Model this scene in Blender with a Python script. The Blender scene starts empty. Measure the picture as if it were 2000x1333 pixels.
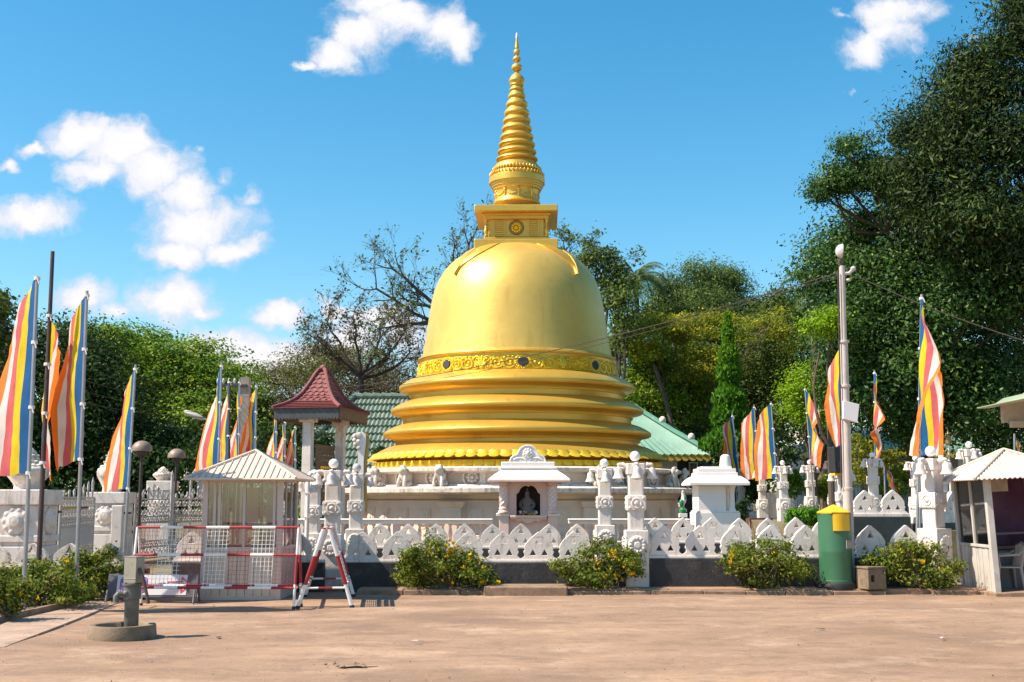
import bpy, bmesh, math, random
import numpy as np
from mathutils import Vector, Matrix, Euler
from mathutils.geometry import tessellate_polygon
PI = math.pi
R = math.radians
scene = bpy.context.scene
COL = scene.collection

# ------------------------------------------------------------------ camera
F, CX, CY, HZ, EYE = 2300.0, 1000.0, 667.0, 975.0, 1.7
TILT = math.atan((HZ - CY) / F)
cam = bpy.data.cameras.new("camera")
cam.sensor_width = 36.0
cam.lens = 36.0 * F / 2000.0
cam.clip_end = 6000.0
camo = bpy.data.objects.new("camera", cam)
camo.location = (0, 0, EYE)
camo.rotation_euler = (PI / 2 + TILT, 0, 0)
COL.objects.link(camo)
scene.camera = camo

# ------------------------------------------------------------------ light
SUN_EL, SUN_AZ = 50.0, 14.0          # sun stands on the left, a little on the viewer's side
sd = Vector((-math.cos(R(SUN_EL)) * math.cos(R(SUN_AZ)), -math.cos(R(SUN_EL)) * math.sin(R(SUN_AZ)), math.sin(R(SUN_EL))))
sun = bpy.data.lights.new("sun", 'SUN')
sun.energy = 4.9
sun.angle = R(0.53)
sun.color = (1.0, 0.885, 0.74)
suno = bpy.data.objects.new("sun", sun)
suno.rotation_euler = sd.to_track_quat('Z', 'Y').to_euler()
suno.location = (-30, -10, 40)
COL.objects.link(suno)
vs = scene.view_settings
vs.view_transform = 'Standard'
vs.look = 'None'
vs.exposure = 0.84
vs.gamma = 1.0
vs.use_curve_mapping = False
scene.cycles.use_adaptive_sampling = True
scene.cycles.max_bounces = 8
scene.cycles.transparent_max_bounces = 12


def at(px, py, Y):
    u = (px - CX) / F
    v = (CY - py) / F
    yw = math.cos(TILT) - v * math.sin(TILT)
    zw = math.sin(TILT) + v * math.cos(TILT)
    s = Y / yw
    return Vector((u * s, Y, EYE + zw * s))


def zat(py, Y):
    return at(1000, py, Y).z


def xat(px, Y, py=1000):
    return at(px, py, Y).x


def gnd(px, py, z=0.0):
    p = at(px, py, 1.0)
    k = (z - EYE) / (p.z - EYE)
    return Vector((p.x * k, k, z))


# ------------------------------------------------------------------ world: Nishita sky + clouds by direction
world = bpy.data.worlds.new("World")
scene.world = world
world.use_nodes = True
nt = world.node_tree
nt.nodes.clear()


def wn(t, **kw):
    n = nt.nodes.new(t)
    for k, v in kw.items():
        setattr(n, k, v)
    return n


def wl(a, b):
    nt.links.new(a, b)


def wmath(op, a, b=None, c=None, clamp=False):
    n = wn('ShaderNodeMath', operation=op)
    n.use_clamp = clamp
    for i, v in enumerate((a, b, c)):
        if v is None:
            continue
        if isinstance(v, (int, float)):
            n.inputs[i].default_value = v
        else:
            wl(v, n.inputs[i])
    return n.outputs[0]


sky = wn('ShaderNodeTexSky', sky_type='NISHITA')
sky.sun_disc = False
sky.sun_elevation = R(SUN_EL)
sky.sun_rotation = math.atan2(sd.x, sd.y)
sky.altitude = 200
sky.air_density = 1.1
sky.dust_density = 0.8
sky.ozone_density = 2.2
hsv = wn('ShaderNodeHueSaturation')
hsv.inputs['Hue'].default_value = 0.484
hsv.inputs['Saturation'].default_value = 1.40
hsv.inputs['Value'].default_value = 1.02
wl(sky.outputs[0], hsv.inputs['Color'])
tc = wn('ShaderNodeTexCoord')
sep = wn('ShaderNodeSeparateXYZ')
wl(tc.outputs['Generated'], sep.inputs[0])
ysafe = wmath('MAXIMUM', sep.outputs[1], 0.05)
pp = wmath('DIVIDE', sep.outputs[0], ysafe)
qq = wmath('DIVIDE', sep.outputs[2], ysafe)
comb = wn('ShaderNodeCombineXYZ')
wl(pp, comb.inputs[0])
wl(qq, comb.inputs[1])
# warp the lookup so cloud borders billow
nz = wn('ShaderNodeTexNoise')
nz.inputs['Scale'].default_value = 17.0
nz.inputs['Detail'].default_value = 7.0
nz.inputs['Roughness'].default_value = 0.6
wl(comb.outputs[0], nz.inputs['Vector'])
vs1 = wn('ShaderNodeVectorMath', operation='SUBTRACT')
vs1.inputs[1].default_value = (0.5, 0.5, 0.5)
wl(nz.outputs['Color'], vs1.inputs[0])
vs2 = wn('ShaderNodeVectorMath', operation='SCALE')
vs2.inputs['Scale'].default_value = 0.058
wl(vs1.outputs[0], vs2.inputs[0])
warp = wn('ShaderNodeVectorMath', operation='ADD')
wl(comb.outputs[0], warp.inputs[0])
wl(vs2.outputs[0], warp.inputs[1])
clouds = [  # x, y, rx, ry in the angles of the view, density
    (660, 115, 52, 42, 1), (705, 72, 66, 52, 1), (785, 42, 95, 46, 1), (862, 62, 62, 52, 1), (908, 84, 42, 36, 1), (600, 135, 36, 15, .8), (735, 10, 70, 30, 1),
    (150, 272, 74, 44, 1), (232, 292, 92, 58, 1), (305, 335, 82, 50, 1), (362, 376, 62, 44, 1), (72, 296, 42, 16, .9), (195, 342, 72, 28, 1),
    (385, 432, 96, 52, 1), (350, 486, 76, 30, 1), (450, 476, 62, 32, 1), (440, 350, 44, 46, .42), (482, 384, 40, 30, .45), (400, 292, 22, 22, .4),
    (55, 420, 98, 38, 1), (8, 322, 34, 16, .8),
    (160, 580, 68, 38, .9), (222, 604, 44, 22, .8), (335, 575, 92, 44, 1), (398, 602, 48, 22, .9), (540, 615, 66, 19, .95),
    (425, 680, 90, 34, 1.1), (500, 702, 95, 40, 1.1), (575, 694, 80, 36, 1.1), (650, 602, 22, 18, 1), (740, 614, 76, 30, 1), (690, 655, 70, 46, .95), (790, 640, 60, 50, .9),
    (1752, 26, 88, 40, .95), (1700, 92, 62, 42, .9), (1742, 66, 60, 44, .9), (1640, 28, 30, 16, .5), (1898, 76, 26, 15, .45), (1658, 182, 10, 22, .35)]
field = None
for (x, y, rx, ry, den) in clouds:
    c = at(x, y, 1.0)
    s = wn('ShaderNodeVectorMath', operation='SUBTRACT')
    wl(warp.outputs[0], s.inputs[0])
    s.inputs[1].default_value = (c.x, c.z - EYE, 0)
    m = wn('ShaderNodeVectorMath', operation='MULTIPLY')
    wl(s.outputs[0], m.inputs[0])
    m.inputs[1].default_value = (F / rx / 1.3, F / ry / 1.3, 0)
    ln = wn('ShaderNodeVectorMath', operation='LENGTH')
    wl(m.outputs[0], ln.inputs[0])
    v = wmath('SUBTRACT', den, ln.outputs['Value'])
    field = v if field is None else wmath('SMOOTH_MAX', field, v, 0.12)
nz2 = wn('ShaderNodeTexNoise')
nz2.inputs['Scale'].default_value = 30.0
nz2.inputs['Detail'].default_value = 9.0
nz2.inputs['Roughness'].default_value = 0.66
wl(warp.outputs[0], nz2.inputs['Vector'])
ero = wmath('MULTIPLY', wmath('SUBTRACT', nz2.outputs['Fac'], 0.5), 1.25)
field2 = wmath('ADD', field, ero)
mr = wn('ShaderNodeMapRange', interpolation_type='SMOOTHSTEP')
mr.inputs['From Min'].default_value = -0.08
mr.inputs['From Max'].default_value = 0.60
wl(field2, mr.inputs['Value'])
front = wmath('GREATER_THAN', sep.outputs[1], 0.3)
mask_a = wmath('MULTIPLY', mr.outputs[0], front)
# the same kind of scattered cumulus all round, beyond the part of the sky in view
nz3 = wn('ShaderNodeTexNoise')
nz3.inputs['Scale'].default_value = 4.2
nz3.inputs['Detail'].default_value = 9.0
nz3.inputs['Roughness'].default_value = 0.55
wl(tc.outputs['Generated'], nz3.inputs['Vector'])
mr3 = wn('ShaderNodeMapRange', interpolation_type='SMOOTHSTEP')
mr3.inputs['From Min'].default_value = 0.56
mr3.inputs['From Max'].default_value = 0.68
wl(nz3.outputs['Fac'], mr3.inputs['Value'])
side = wn('ShaderNodeMapRange', interpolation_type='SMOOTHSTEP')
side.inputs['From Min'].default_value = 0.55
side.inputs['From Max'].default_value = 0.9
wl(wmath('ADD', wmath('ABSOLUTE', pp), wmath('MULTIPLY', wmath('LESS_THAN', sep.outputs[1], 0.3), 2.0)), side.inputs['Value'])
mask_b = wmath('MULTIPLY', mr3.outputs[0], side.outputs[0])
mask = wmath('MAXIMUM', mask_a, mask_b)
mask = wmath('MULTIPLY', mask, wmath('GREATER_THAN', sep.outputs[2], 0.0))
thick = wn('ShaderNodeMapRange', interpolation_type='SMOOTHSTEP')
thick.inputs['From Min'].default_value = 0.15
thick.inputs['From Max'].default_value = 0.95
wl(field2, thick.inputs['Value'])
ccol = wn('ShaderNodeMix', data_type='RGBA')
ccol.inputs[6].default_value = (4.1, 4.35, 5.0, 1)
ccol.inputs[7].default_value = (5.6, 5.5, 5.6, 1)
wl(thick.outputs[0], ccol.inputs[0])
mixc = wn('ShaderNodeMix', data_type='RGBA')
wl(mask, mixc.inputs[0])
wl(hsv.outputs[0], mixc.inputs[6])
wl(ccol.outputs[2], mixc.inputs[7])
bg = wn('ShaderNodeBackground')
bg.inputs['Strength'].default_value = 0.105
wl(mixc.outputs[2], bg.inputs['Color'])
wo = wn('ShaderNodeOutputWorld')
wl(bg.outputs[0], wo.inputs['Surface'])


# ------------------------------------------------------------------ materials
def material(name, col, rough=0.6, metal=0.0, var=0.12, scale=2.0, bump=0.0, bscale=30.0, stain=None, streak=None,
             spec=0.5, trans=0.0, coat=0.0, col2=None, bdist=0.02, bmap=None):
    m = bpy.data.materials.new(name)
    m.use_nodes = True
    n = m.node_tree.nodes
    L = m.node_tree.links.new
    b = n['Principled BSDF']
    b.inputs['Roughness'].default_value = rough
    b.inputs['Metallic'].default_value = metal
    b.inputs['Specular IOR Level'].default_value = spec
    b.inputs['Coat Weight'].default_value = coat
    geo = n.new('ShaderNodeNewGeometry')

    def noise(sc, det=5.0, ro=0.6, vec=None):
        t = n.new('ShaderNodeTexNoise')
        t.inputs['Scale'].default_value = sc
        t.inputs['Detail'].default_value = det
        t.inputs['Roughness'].default_value = ro
        L(vec or geo.outputs['Position'], t.inputs['Vector'])
        return t.outputs['Fac']

    def ramp(src, lo, hi):
        r = n.new('ShaderNodeMapRange')
        r.inputs['From Min'].default_value = lo
        r.inputs['From Max'].default_value = hi
        L(src, r.inputs['Value'])
        return r.outputs[0]

    def mix(f, a, c):
        x = n.new('ShaderNodeMix')
        x.data_type = 'RGBA'
        if isinstance(f, float):
            x.inputs[0].default_value = f
        else:
            L(f, x.inputs[0])
        for i, v in ((6, a), (7, c)):
            if isinstance(v, tuple):
                x.inputs[i].default_value = (*v[:3], 1)
            else:
                L(v, x.inputs[i])
        return x.outputs[2]
    lo = tuple(c * (1 - var) for c in col)
    hi = col2 or tuple(min(1, c * (1 + var)) for c in col)
    out = mix(ramp(noise(scale, 6), 0.3, 0.7), lo, hi)
    if stain:
        scol, amt, ssc = stain
        f = ramp(noise(ssc, 8, 0.7), 0.62 - 0.25 * amt, 0.80 - 0.12 * amt)
        out = mix(f, out, scol)
    if streak:
        scol, amt, ssc = streak
        mp = n.new('ShaderNodeMapping')
        mp.inputs['Scale'].default_value = (ssc, ssc, ssc * 0.12)
        L(geo.outputs['Position'], mp.inputs['Vector'])
        f = ramp(noise(1.0, 6, 0.65, mp.outputs[0]), 0.62 - 0.2 * amt, 0.85 - 0.2 * amt)
        out = mix(f, out, scol)
    L(out, b.inputs['Base Color'])
    if bump > 0:
        bp = n.new('ShaderNodeBump')
        bp.inputs['Strength'].default_value = bump
        bp.inputs['Distance'].default_value = bdist
        bvec = None
        if bmap:
            mpb = n.new('ShaderNodeMapping')
            mpb.inputs['Scale'].default_value = bmap
            L(geo.outputs['Position'], mpb.inputs['Vector'])
            bvec = mpb.outputs[0]
        L(noise(bscale, 6, 0.6, bvec), bp.inputs['Height'])
        L(bp.outputs[0], b.inputs['Normal'])
    r = n.new('ShaderNodeMapRange')
    r.inputs['To Min'].default_value = max(0, rough - 0.08)
    r.inputs['To Max'].default_value = min(1, rough + 0.08)
    L(noise(scale * 3, 4), r.inputs['Value'])
    L(r.outputs[0], b.inputs['Roughness'])
    if trans > 0:
        tr = n.new('ShaderNodeBsdfTranslucent')
        L(out, tr.inputs['Color'])
        ms = n.new('ShaderNodeMixShader')
        ms.inputs[0].default_value = trans
        L(b.outputs[0], ms.inputs[1])
        L(tr.outputs[0], ms.inputs[2])
        L(ms.outputs[0], n['Material Output'].inputs['Surface'])
    return m


def leaf_material(name, cols, trans=0.35, rough=0.5):
    m = bpy.data.materials.new(name)
    m.use_nodes = True
    n = m.node_tree.nodes
    L = m.node_tree.links.new
    b = n['Principled BSDF']
    b.inputs['Roughness'].default_value = rough
    b.inputs['Specular IOR Level'].default_value = 0.12
    a = n.new('ShaderNodeAttribute')
    a.attribute_name = 'rnd'
    cr = n.new('ShaderNodeValToRGB')
    while len(cr.color_ramp.elements) < len(cols):
        cr.color_ramp.elements.new(0.5)
    for i, (p, c) in enumerate(cols):
        cr.color_ramp.elements[i].position = p
        cr.color_ramp.elements[i].color = (*c, 1)
    L(a.outputs['Fac'], cr.inputs[0])
    L(cr.outputs[0], b.inputs['Base Color'])
    tr = n.new('ShaderNodeBsdfTranslucent')
    L(cr.outputs[0], tr.inputs['Color'])
    ms = n.new('ShaderNodeMixShader')
    ms.inputs[0].default_value = trans
    L(b.outputs[0], ms.inputs[1])
    L(tr.outputs[0], ms.inputs[2])
    L(ms.outputs[0], n['Material Output'].inputs['Surface'])
    return m


def glass_material(name, tint=(0.9, 0.95, 0.95), alpha=0.25):
    m = bpy.data.materials.new(name)
    m.use_nodes = True
    n = m.node_tree.nodes
    L = m.node_tree.links.new
    g = n.new('ShaderNodeBsdfGlossy')
    g.inputs['Roughness'].default_value = 0.04
    t = n.new('ShaderNodeBsdfTransparent')
    t.inputs['Color'].default_value = (*tint, 1)
    fr = n.new('ShaderNodeFresnel')
    fr.inputs['IOR'].default_value = 1.5
    ad = n.new('ShaderNodeMath')
    ad.inputs[1].default_value = alpha
    L(fr.outputs[0], ad.inputs[0])
    ms = n.new('ShaderNodeMixShader')
    L(ad.outputs[0], ms.inputs[0])
    L(t.outputs[0], ms.inputs[1])
    L(g.outputs[0], ms.inputs[2])
    L(ms.outputs[0], n['Material Output'].inputs['Surface'])
    return m


M = {}
M['gold'] = material('gold_paint', (0.72, 0.445, 0.075), 0.40, 0.58, var=0.07, scale=0.7, bump=0.06, bscale=6, bdist=0.03, stain=((0.50, 0.27, 0.05), 0.15, 1.1))
M['gold_dome'] = material('gold_dome', (0.78, 0.50, 0.115), 0.45, 0.52, var=0.11, scale=0.6, bump=0.16, bscale=1.6, bdist=0.05, bmap=(0.7, 0.7, 2.2), stain=((0.60, 0.36, 0.08), 0.12, 0.7), streak=((0.56, 0.33, 0.06), 0.38, 1.3))
M['gold_yellow'] = material('gold_yellow', (0.80, 0.52, 0.025), 0.36, 0.42, var=0.10, scale=2.5, bump=0.12, bscale=14, stain=((0.42, 0.24, 0.02), 0.35, 3.0))
M['medallion'] = material('dark_medallion', (0.025, 0.027, 0.032), 0.6, 0.0)
M['plaster'] = material('weathered_white_plaster', (0.71, 0.63, 0.57), 0.75, var=0.10, scale=2.2, bump=0.25, bscale=28, stain=((0.27, 0.25, 0.23), 0.22, 3.2), streak=((0.33, 0.29, 0.26), 0.38, 9.0))
M['plaster_mid'] = material('mould_spotted_plaster', (0.68, 0.60, 0.54), 0.8, var=0.12, scale=2.4, bump=0.3, bscale=26, stain=((0.22, 0.20, 0.18), 0.26, 4.2), streak=((0.30, 0.27, 0.245), 0.40, 8.0))
M['plaster_old'] = material('lichen_stained_plaster', (0.66, 0.58, 0.50), 0.8, var=0.16, scale=2.5, bump=0.3, bscale=26, stain=((0.16, 0.14, 0.12), 0.42, 3.4), streak=((0.22, 0.19, 0.15), 0.55, 7.0))
M['plaster_drum'] = material('cream_drum_plaster', (0.68, 0.55, 0.455), 0.75, var=0.08, scale=1.6, bump=0.15, bscale=22, streak=((0.46, 0.38, 0.31), 0.25, 2.5))
M['white'] = material('fresh_white_paint', (0.80, 0.735, 0.69), 0.6, var=0.05, scale=2.0, bump=0.1, bscale=24, streak=((0.55, 0.52, 0.50), 0.18, 9.0))
M['pink'] = material('pale_pink_paint', (0.80, 0.555, 0.475), 0.6, var=0.06, scale=2.0, bump=0.1, bscale=24, streak=((0.62, 0.46, 0.42), 0.2, 10.0))
M['niche'] = material('brown_niche_paint', (0.16, 0.11, 0.09), 0.8)
M['black'] = material('black_wall_paint', (0.028, 0.028, 0.030), 0.65, var=0.35, scale=3.0, bump=0.5, bscale=16, stain=((0.09, 0.075, 0.065), 0.25, 4.0), streak=((0.075, 0.065, 0.055), 0.3, 6.0))
M['darkgreen_wall'] = material('dark_green_wall_paint', (0.022, 0.030, 0.030), 0.6, var=0.3, scale=3.0, bump=0.4, bscale=14, streak=((0.07, 0.07, 0.06), 0.3, 6.0))
M['globe'] = material('opal_globe', (0.86, 0.82, 0.76), 0.25, var=0.04, coat=0.3)
M['globe_old'] = material('dull_globe', (0.50, 0.47, 0.45), 0.45, var=0.08)
M['cream_metal'] = material('cream_metal', (0.62, 0.50, 0.40), 0.45, 0.0, var=0.05, scale=3, stain=((0.42, 0.32, 0.25), 0.12, 4), bump=0.05)
M['cream_frame'] = material('cream_frame', (0.56, 0.48, 0.42), 0.45, 0.0, var=0.06)
M['booth_white'] = material('grimy_white_booth', (0.52, 0.48, 0.43), 0.55, var=0.12, scale=3, streak=((0.26, 0.22, 0.18), 0.45, 9.0), stain=((0.30, 0.25, 0.2), 0.2, 5))
M['glass'] = glass_material('window_glass', (0.86, 0.90, 0.88), 0.10)
M['glass_dark'] = glass_material('tinted_glass', (0.55, 0.52, 0.60), 0.10)
M['red'] = material('barrier_red_paint', (0.33, 0.018, 0.022), 0.4, var=0.15, scale=6, stain=((0.16, 0.03, 0.025), 0.15, 14), bump=0.05)
M['barrier_white'] = material('barrier_white_paint', (0.80, 0.76, 0.72), 0.45, var=0.08, scale=6, stain=((0.40, 0.33, 0.28), 0.12, 14))
M['steel'] = material('galvanised_pole', (0.34, 0.34, 0.35), 0.45, 0.55, var=0.15, scale=5)
M['dark_steel'] = material('rusty_dark_pole', (0.07, 0.045, 0.045), 0.6, 0.2, var=0.3, scale=6)
M['concrete'] = material('concrete', (0.34, 0.29, 0.24), 0.85, var=0.2, scale=4, bump=0.4, bscale=35, stain=((0.14, 0.11, 0.09), 0.35, 5))
M['pump_grey'] = material('pump_grey_paint', (0.27, 0.25, 0.20), 0.5, 0.1, var=0.15, scale=5, stain=((0.13, 0.08, 0.05), 0.3, 9), bump=0.08)
M['pump_dark'] = material('pump_dark_iron', (0.13, 0.13, 0.12), 0.55, 0.3, var=0.25, scale=6, stain=((0.10, 0.05, 0.03), 0.3, 9), bump=0.1)
M['basin'] = material('mossy_basin', (0.21, 0.155, 0.10), 0.9, var=0.25, scale=4, bump=0.4, bscale=30, stain=((0.10, 0.075, 0.05), 0.4, 5))
M['bronze'] = material('bronze_lantern', (0.28, 0.20, 0.07), 0.45, 0.5)
M['ochre'] = material('ochre_edge', (0.42, 0.27, 0.07), 0.6, 0.1, stain=((0.3, 0.2, 0.12), .3, 4))
M['rust'] = material('rusted_iron', (0.10, 0.07, 0.06), 0.7, 0.3, var=0.3, scale=8)
M['red_tile'] = material('red_clay_tile', (0.215, 0.060, 0.057), 0.7, var=0.25, scale=5, bump=0.2, bscale=25, stain=((0.09, 0.045, 0.045), 0.5, 5))
M['fascia'] = material('grey_fascia', (0.055, 0.062, 0.068), 0.6, var=0.2, scale=3)
M['green_tile'] = material('green_glazed_tile', (0.14, 0.20, 0.155), 0.5, var=0.3, scale=2.4, stain=((0.27, 0.27, 0.20), 0.55, 1.6), bump=0.15)
M['green_roof'] = material('green_sheet_roof', (0.080, 0.215, 0.155), 0.45, var=0.14, scale=1.2, streak=((0.20, 0.30, 0.24), 0.3, 3.0))
M['far_green_roof'] = material('far_green_sheet', (0.15, 0.25, 0.125), 0.5, var=0.16, scale=1.2, streak=((0.24, 0.28, 0.17), 0.4, 3.0))
M['pale_green_roof'] = material('faded_green_sheet', (0.36, 0.42, 0.27), 0.6, var=0.15, scale=2)
M['yellow_fascia'] = material('yellow_fascia', (0.52, 0.36, 0.05), 0.5, var=0.12, scale=4)
M['timber'] = material('dark_timber', (0.16, 0.095, 0.06), 0.7, var=0.25, scale=8, bump=0.2)
M['pale_timber'] = material('weathered_timber', (0.42, 0.36, 0.28), 0.8, var=0.2, scale=6, bump=0.2)
M['house_wall'] = material('grey_white_wall', (0.50, 0.48, 0.47), 0.8, var=0.06, scale=1)
M['blue'] = material('blue_panel', (0.01, 0.13, 0.26), 0.5, var=0.1)
M['dark_pane'] = material('dark_window_pane', (0.03, 0.035, 0.04), 0.15, var=0.1)
M['bin_green'] = material('green_enamel', (0.040, 0.138, 0.068), 0.42, 0.0, var=0.08, scale=2.5, coat=0.1, stain=((0.03, 0.09, 0.05), 0.12, 5), bump=0.04, bscale=8)
M['bin_yellow'] = material('yellow_enamel', (0.78, 0.46, 0.012), 0.4, var=0.08, scale=4, stain=((0.42, 0.24, 0.03), 0.15, 8))
M['bin_black'] = material('black_plinth', (0.022, 0.021, 0.021), 0.7, var=0.25, scale=5, stain=((0.12, 0.08, 0.06), 0.2, 6))
M['bark'] = material('bark', (0.095, 0.07, 0.05), 0.9, var=0.3, scale=4, bump=0.6, bscale=18)
M['bark_pale'] = material('pale_bark', (0.15, 0.115, 0.085), 0.9, var=0.25, scale=3, bump=0.5, bscale=15)
M['bark_dark'] = material('dark_twig', (0.055, 0.043, 0.037), 0.9, var=0.25, scale=3)
M['dome_lamp'] = material('brown_dome_lamp', (0.23, 0.165, 0.12), 0.5, var=0.12, scale=5)
M['gate'] = material('silver_gate_paint', (0.42, 0.39, 0.37), 0.5, 0.25, var=0.12, scale=8)
M['brick_red'] = material('dark_red_wall', (0.13, 0.02, 0.018), 0.6, var=0.15)
M['sign_frame'] = material('sign_frame_grey', (0.12, 0.115, 0.125), 0.5, var=0.12, scale=5)
M['sign_white'] = material('sign_white', (0.72, 0.68, 0.68), 0.5, var=0.04)
M['sign_purple'] = material('sign_purple', (0.14, 0.06, 0.34), 0.5, var=0.05)
M['sign_red'] = material('sign_red', (0.68, 0.04, 0.07), 0.5, var=0.05)
M['sign_navy'] = material('sign_navy', (0.03, 0.03, 0.13), 0.5, var=0.05)
M['poster'] = material('purple_poster', (0.085, 0.03, 0.10), 0.5, var=0.3, scale=1.6, col2=(0.22, 0.11, 0.20))
M['speaker'] = material('black_speaker', (0.02, 0.02, 0.022), 0.5)
M['pole_paint'] = material('white_pole_paint', (0.50, 0.43, 0.39), 0.55, var=0.1, scale=5, streak=((0.30, 0.22, 0.18), 0.3, 14))
M['plastic'] = material('shaded_white_plastic', (0.36, 0.32, 0.27), 0.4, var=0.05)  # white chair's albedo lowered to stand in for shade inside the booth
M['statue'] = material('grey_statue_stone', (0.42, 0.38, 0.34), 0.8, var=0.2, scale=5, bump=0.3)
M['robe'] = material('pale_stone_buddha', (0.30, 0.25, 0.23), 0.7, var=0.1)
M['cable'] = material('cable', (0.05, 0.035, 0.03), 0.7)
M['soil'] = material('bed_soil', (0.15, 0.09, 0.055), 0.95, var=0.3, scale=5, bump=0.6, bscale=25)
M['tie'] = material('white_tie', (0.7, 0.66, 0.62), 0.8)
M['crystal'] = material('pinnacle_crystal', (0.70, 0.66, 0.70), 0.15, coat=0.5)
M['statue_green'] = material('green_glazed_statue', (0.02, 0.22, 0.07), 0.3)
FL = [material('flag_' + n, c, 0.8, var=0.16, scale=2.2, trans=0.42, bump=0.25, bscale=22, bdist=0.012) for n, c in (
    ('blue', (0.004, 0.105, 0.30)), ('yellow', (0.76, 0.56, 0.012)), ('red', (0.66, 0.125, 0.135)), ('white', (0.76, 0.67, 0.61)), ('orange', (0.82, 0.205, 0.022)))]
LEAF = {
    'dark': leaf_material('leaf_dark', [(0, (0.022, 0.052, 0.014)), (0.55, (0.049, 0.115, 0.026)), (0.88, (0.098, 0.170, 0.039)), (1, (0.196, 0.299, 0.042))], 0.22, 0.42),
    'mango': leaf_material('leaf_mango', [(0, (0.012, 0.022, 0.007)), (0.6, (0.030, 0.058, 0.014)), (0.95, (0.07, 0.115, 0.022)), (1, (0.15, 0.19, 0.035))], 0.2, 0.5),
    'rain': leaf_material('leaf_rain', [(0, (0.055, 0.110, 0.012)), (0.45, (0.145, 0.255, 0.022)), (0.8, (0.29, 0.40, 0.030)), (1, (0.46, 0.47, 0.035))], 0.42),
    'shade': leaf_material('leaf_shade', [(0, (0.014, 0.034, 0.010)), (0.6, (0.030, 0.068, 0.016)), (1, (0.075, 0.130, 0.024))], 0.3),
    'olive': leaf_material('leaf_olive', [(0, (0.045, 0.072, 0.016)), (0.5, (0.090, 0.135, 0.028)), (0.85, (0.155, 0.205, 0.042)), (1, (0.24, 0.33, 0.044))], 0.35),
    'brown': leaf_material('leaf_brown', [(0, (0.079, 0.059, 0.036)), (0.6, (0.148, 0.119, 0.059)), (1, (0.173, 0.198, 0.058))], 0.35),
    'feather': leaf_material('leaf_feather', [(0, (0.050, 0.092, 0.022)), (0.6, (0.105, 0.165, 0.041)), (1, (0.21, 0.27, 0.062))], 0.35),
    'yellow': leaf_material('leaf_yellow', [(0, (0.10, 0.155, 0.016)), (0.5, (0.26, 0.29, 0.022)), (1, (0.52, 0.43, 0.035))], 0.42),
    'lime': leaf_material('leaf_lime', [(0, (0.10, 0.21, 0.008)), (0.5, (0.22, 0.38, 0.012)), (1, (0.38, 0.52, 0.02))], 0.45),
    'mast': leaf_material('leaf_mast', [(0, (0.039, 0.120, 0.011)), (0.6, (0.096, 0.251, 0.017)), (1, (0.270, 0.426, 0.027))], 0.35),
    'bush': leaf_material('leaf_bush', [(0, (0.055, 0.085, 0.014)), (0.45, (0.135, 0.185, 0.024)), (0.80, (0.25, 0.29, 0.035)), (0.92, (0.36, 0.33, 0.06)), (1, (0.26, 0.17, 0.07))], 0.38),
    'bush_flower': leaf_material('bush_flower', [(0, (0.80, 0.52, 0.01)), (1, (0.92, 0.68, 0.03))], 0.35),
    'palm': leaf_material('leaf_palm', [(0, (0.028, 0.076, 0.017)), (0.6, (0.071, 0.143, 0.029)), (1, (0.171, 0.235, 0.048))], 0.3),
}


# ------------------------------------------------------------------ builders
def tag(o, label=None, cat=None, group=None, kind=None):
    if label:
        o['label'] = label
    if cat:
        o['category'] = cat
    if group:
        o['group'] = group
    if kind:
        o['kind'] = kind
    return o


def thing(name, label, cat, loc=(0, 0, 0), rz=0.0, group=None):
    o = bpy.data.objects.new(name, None)
    o.empty_display_size = 0.2
    COL.objects.link(o)
    o.location = loc
    o.rotation_euler = (0, 0, rz)
    return tag(o, label, cat, group)


def place(me, name, parent=None, loc=(0, 0, 0), rot=(0, 0, 0), scale=None):
    o = bpy.data.objects.new(name, me)
    COL.objects.link(o)
    o.location = loc
    o.rotation_euler = rot
    if scale is not None:
        o.scale = scale if isinstance(scale, (tuple, list)) else (scale,) * 3
    o.parent = parent
    return o


def copy_tree(o, parent=None):
    c = o.copy()
    COL.objects.link(c)
    c.parent = parent
    for ch in o.children:
        copy_tree(ch, c)
    return c


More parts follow.
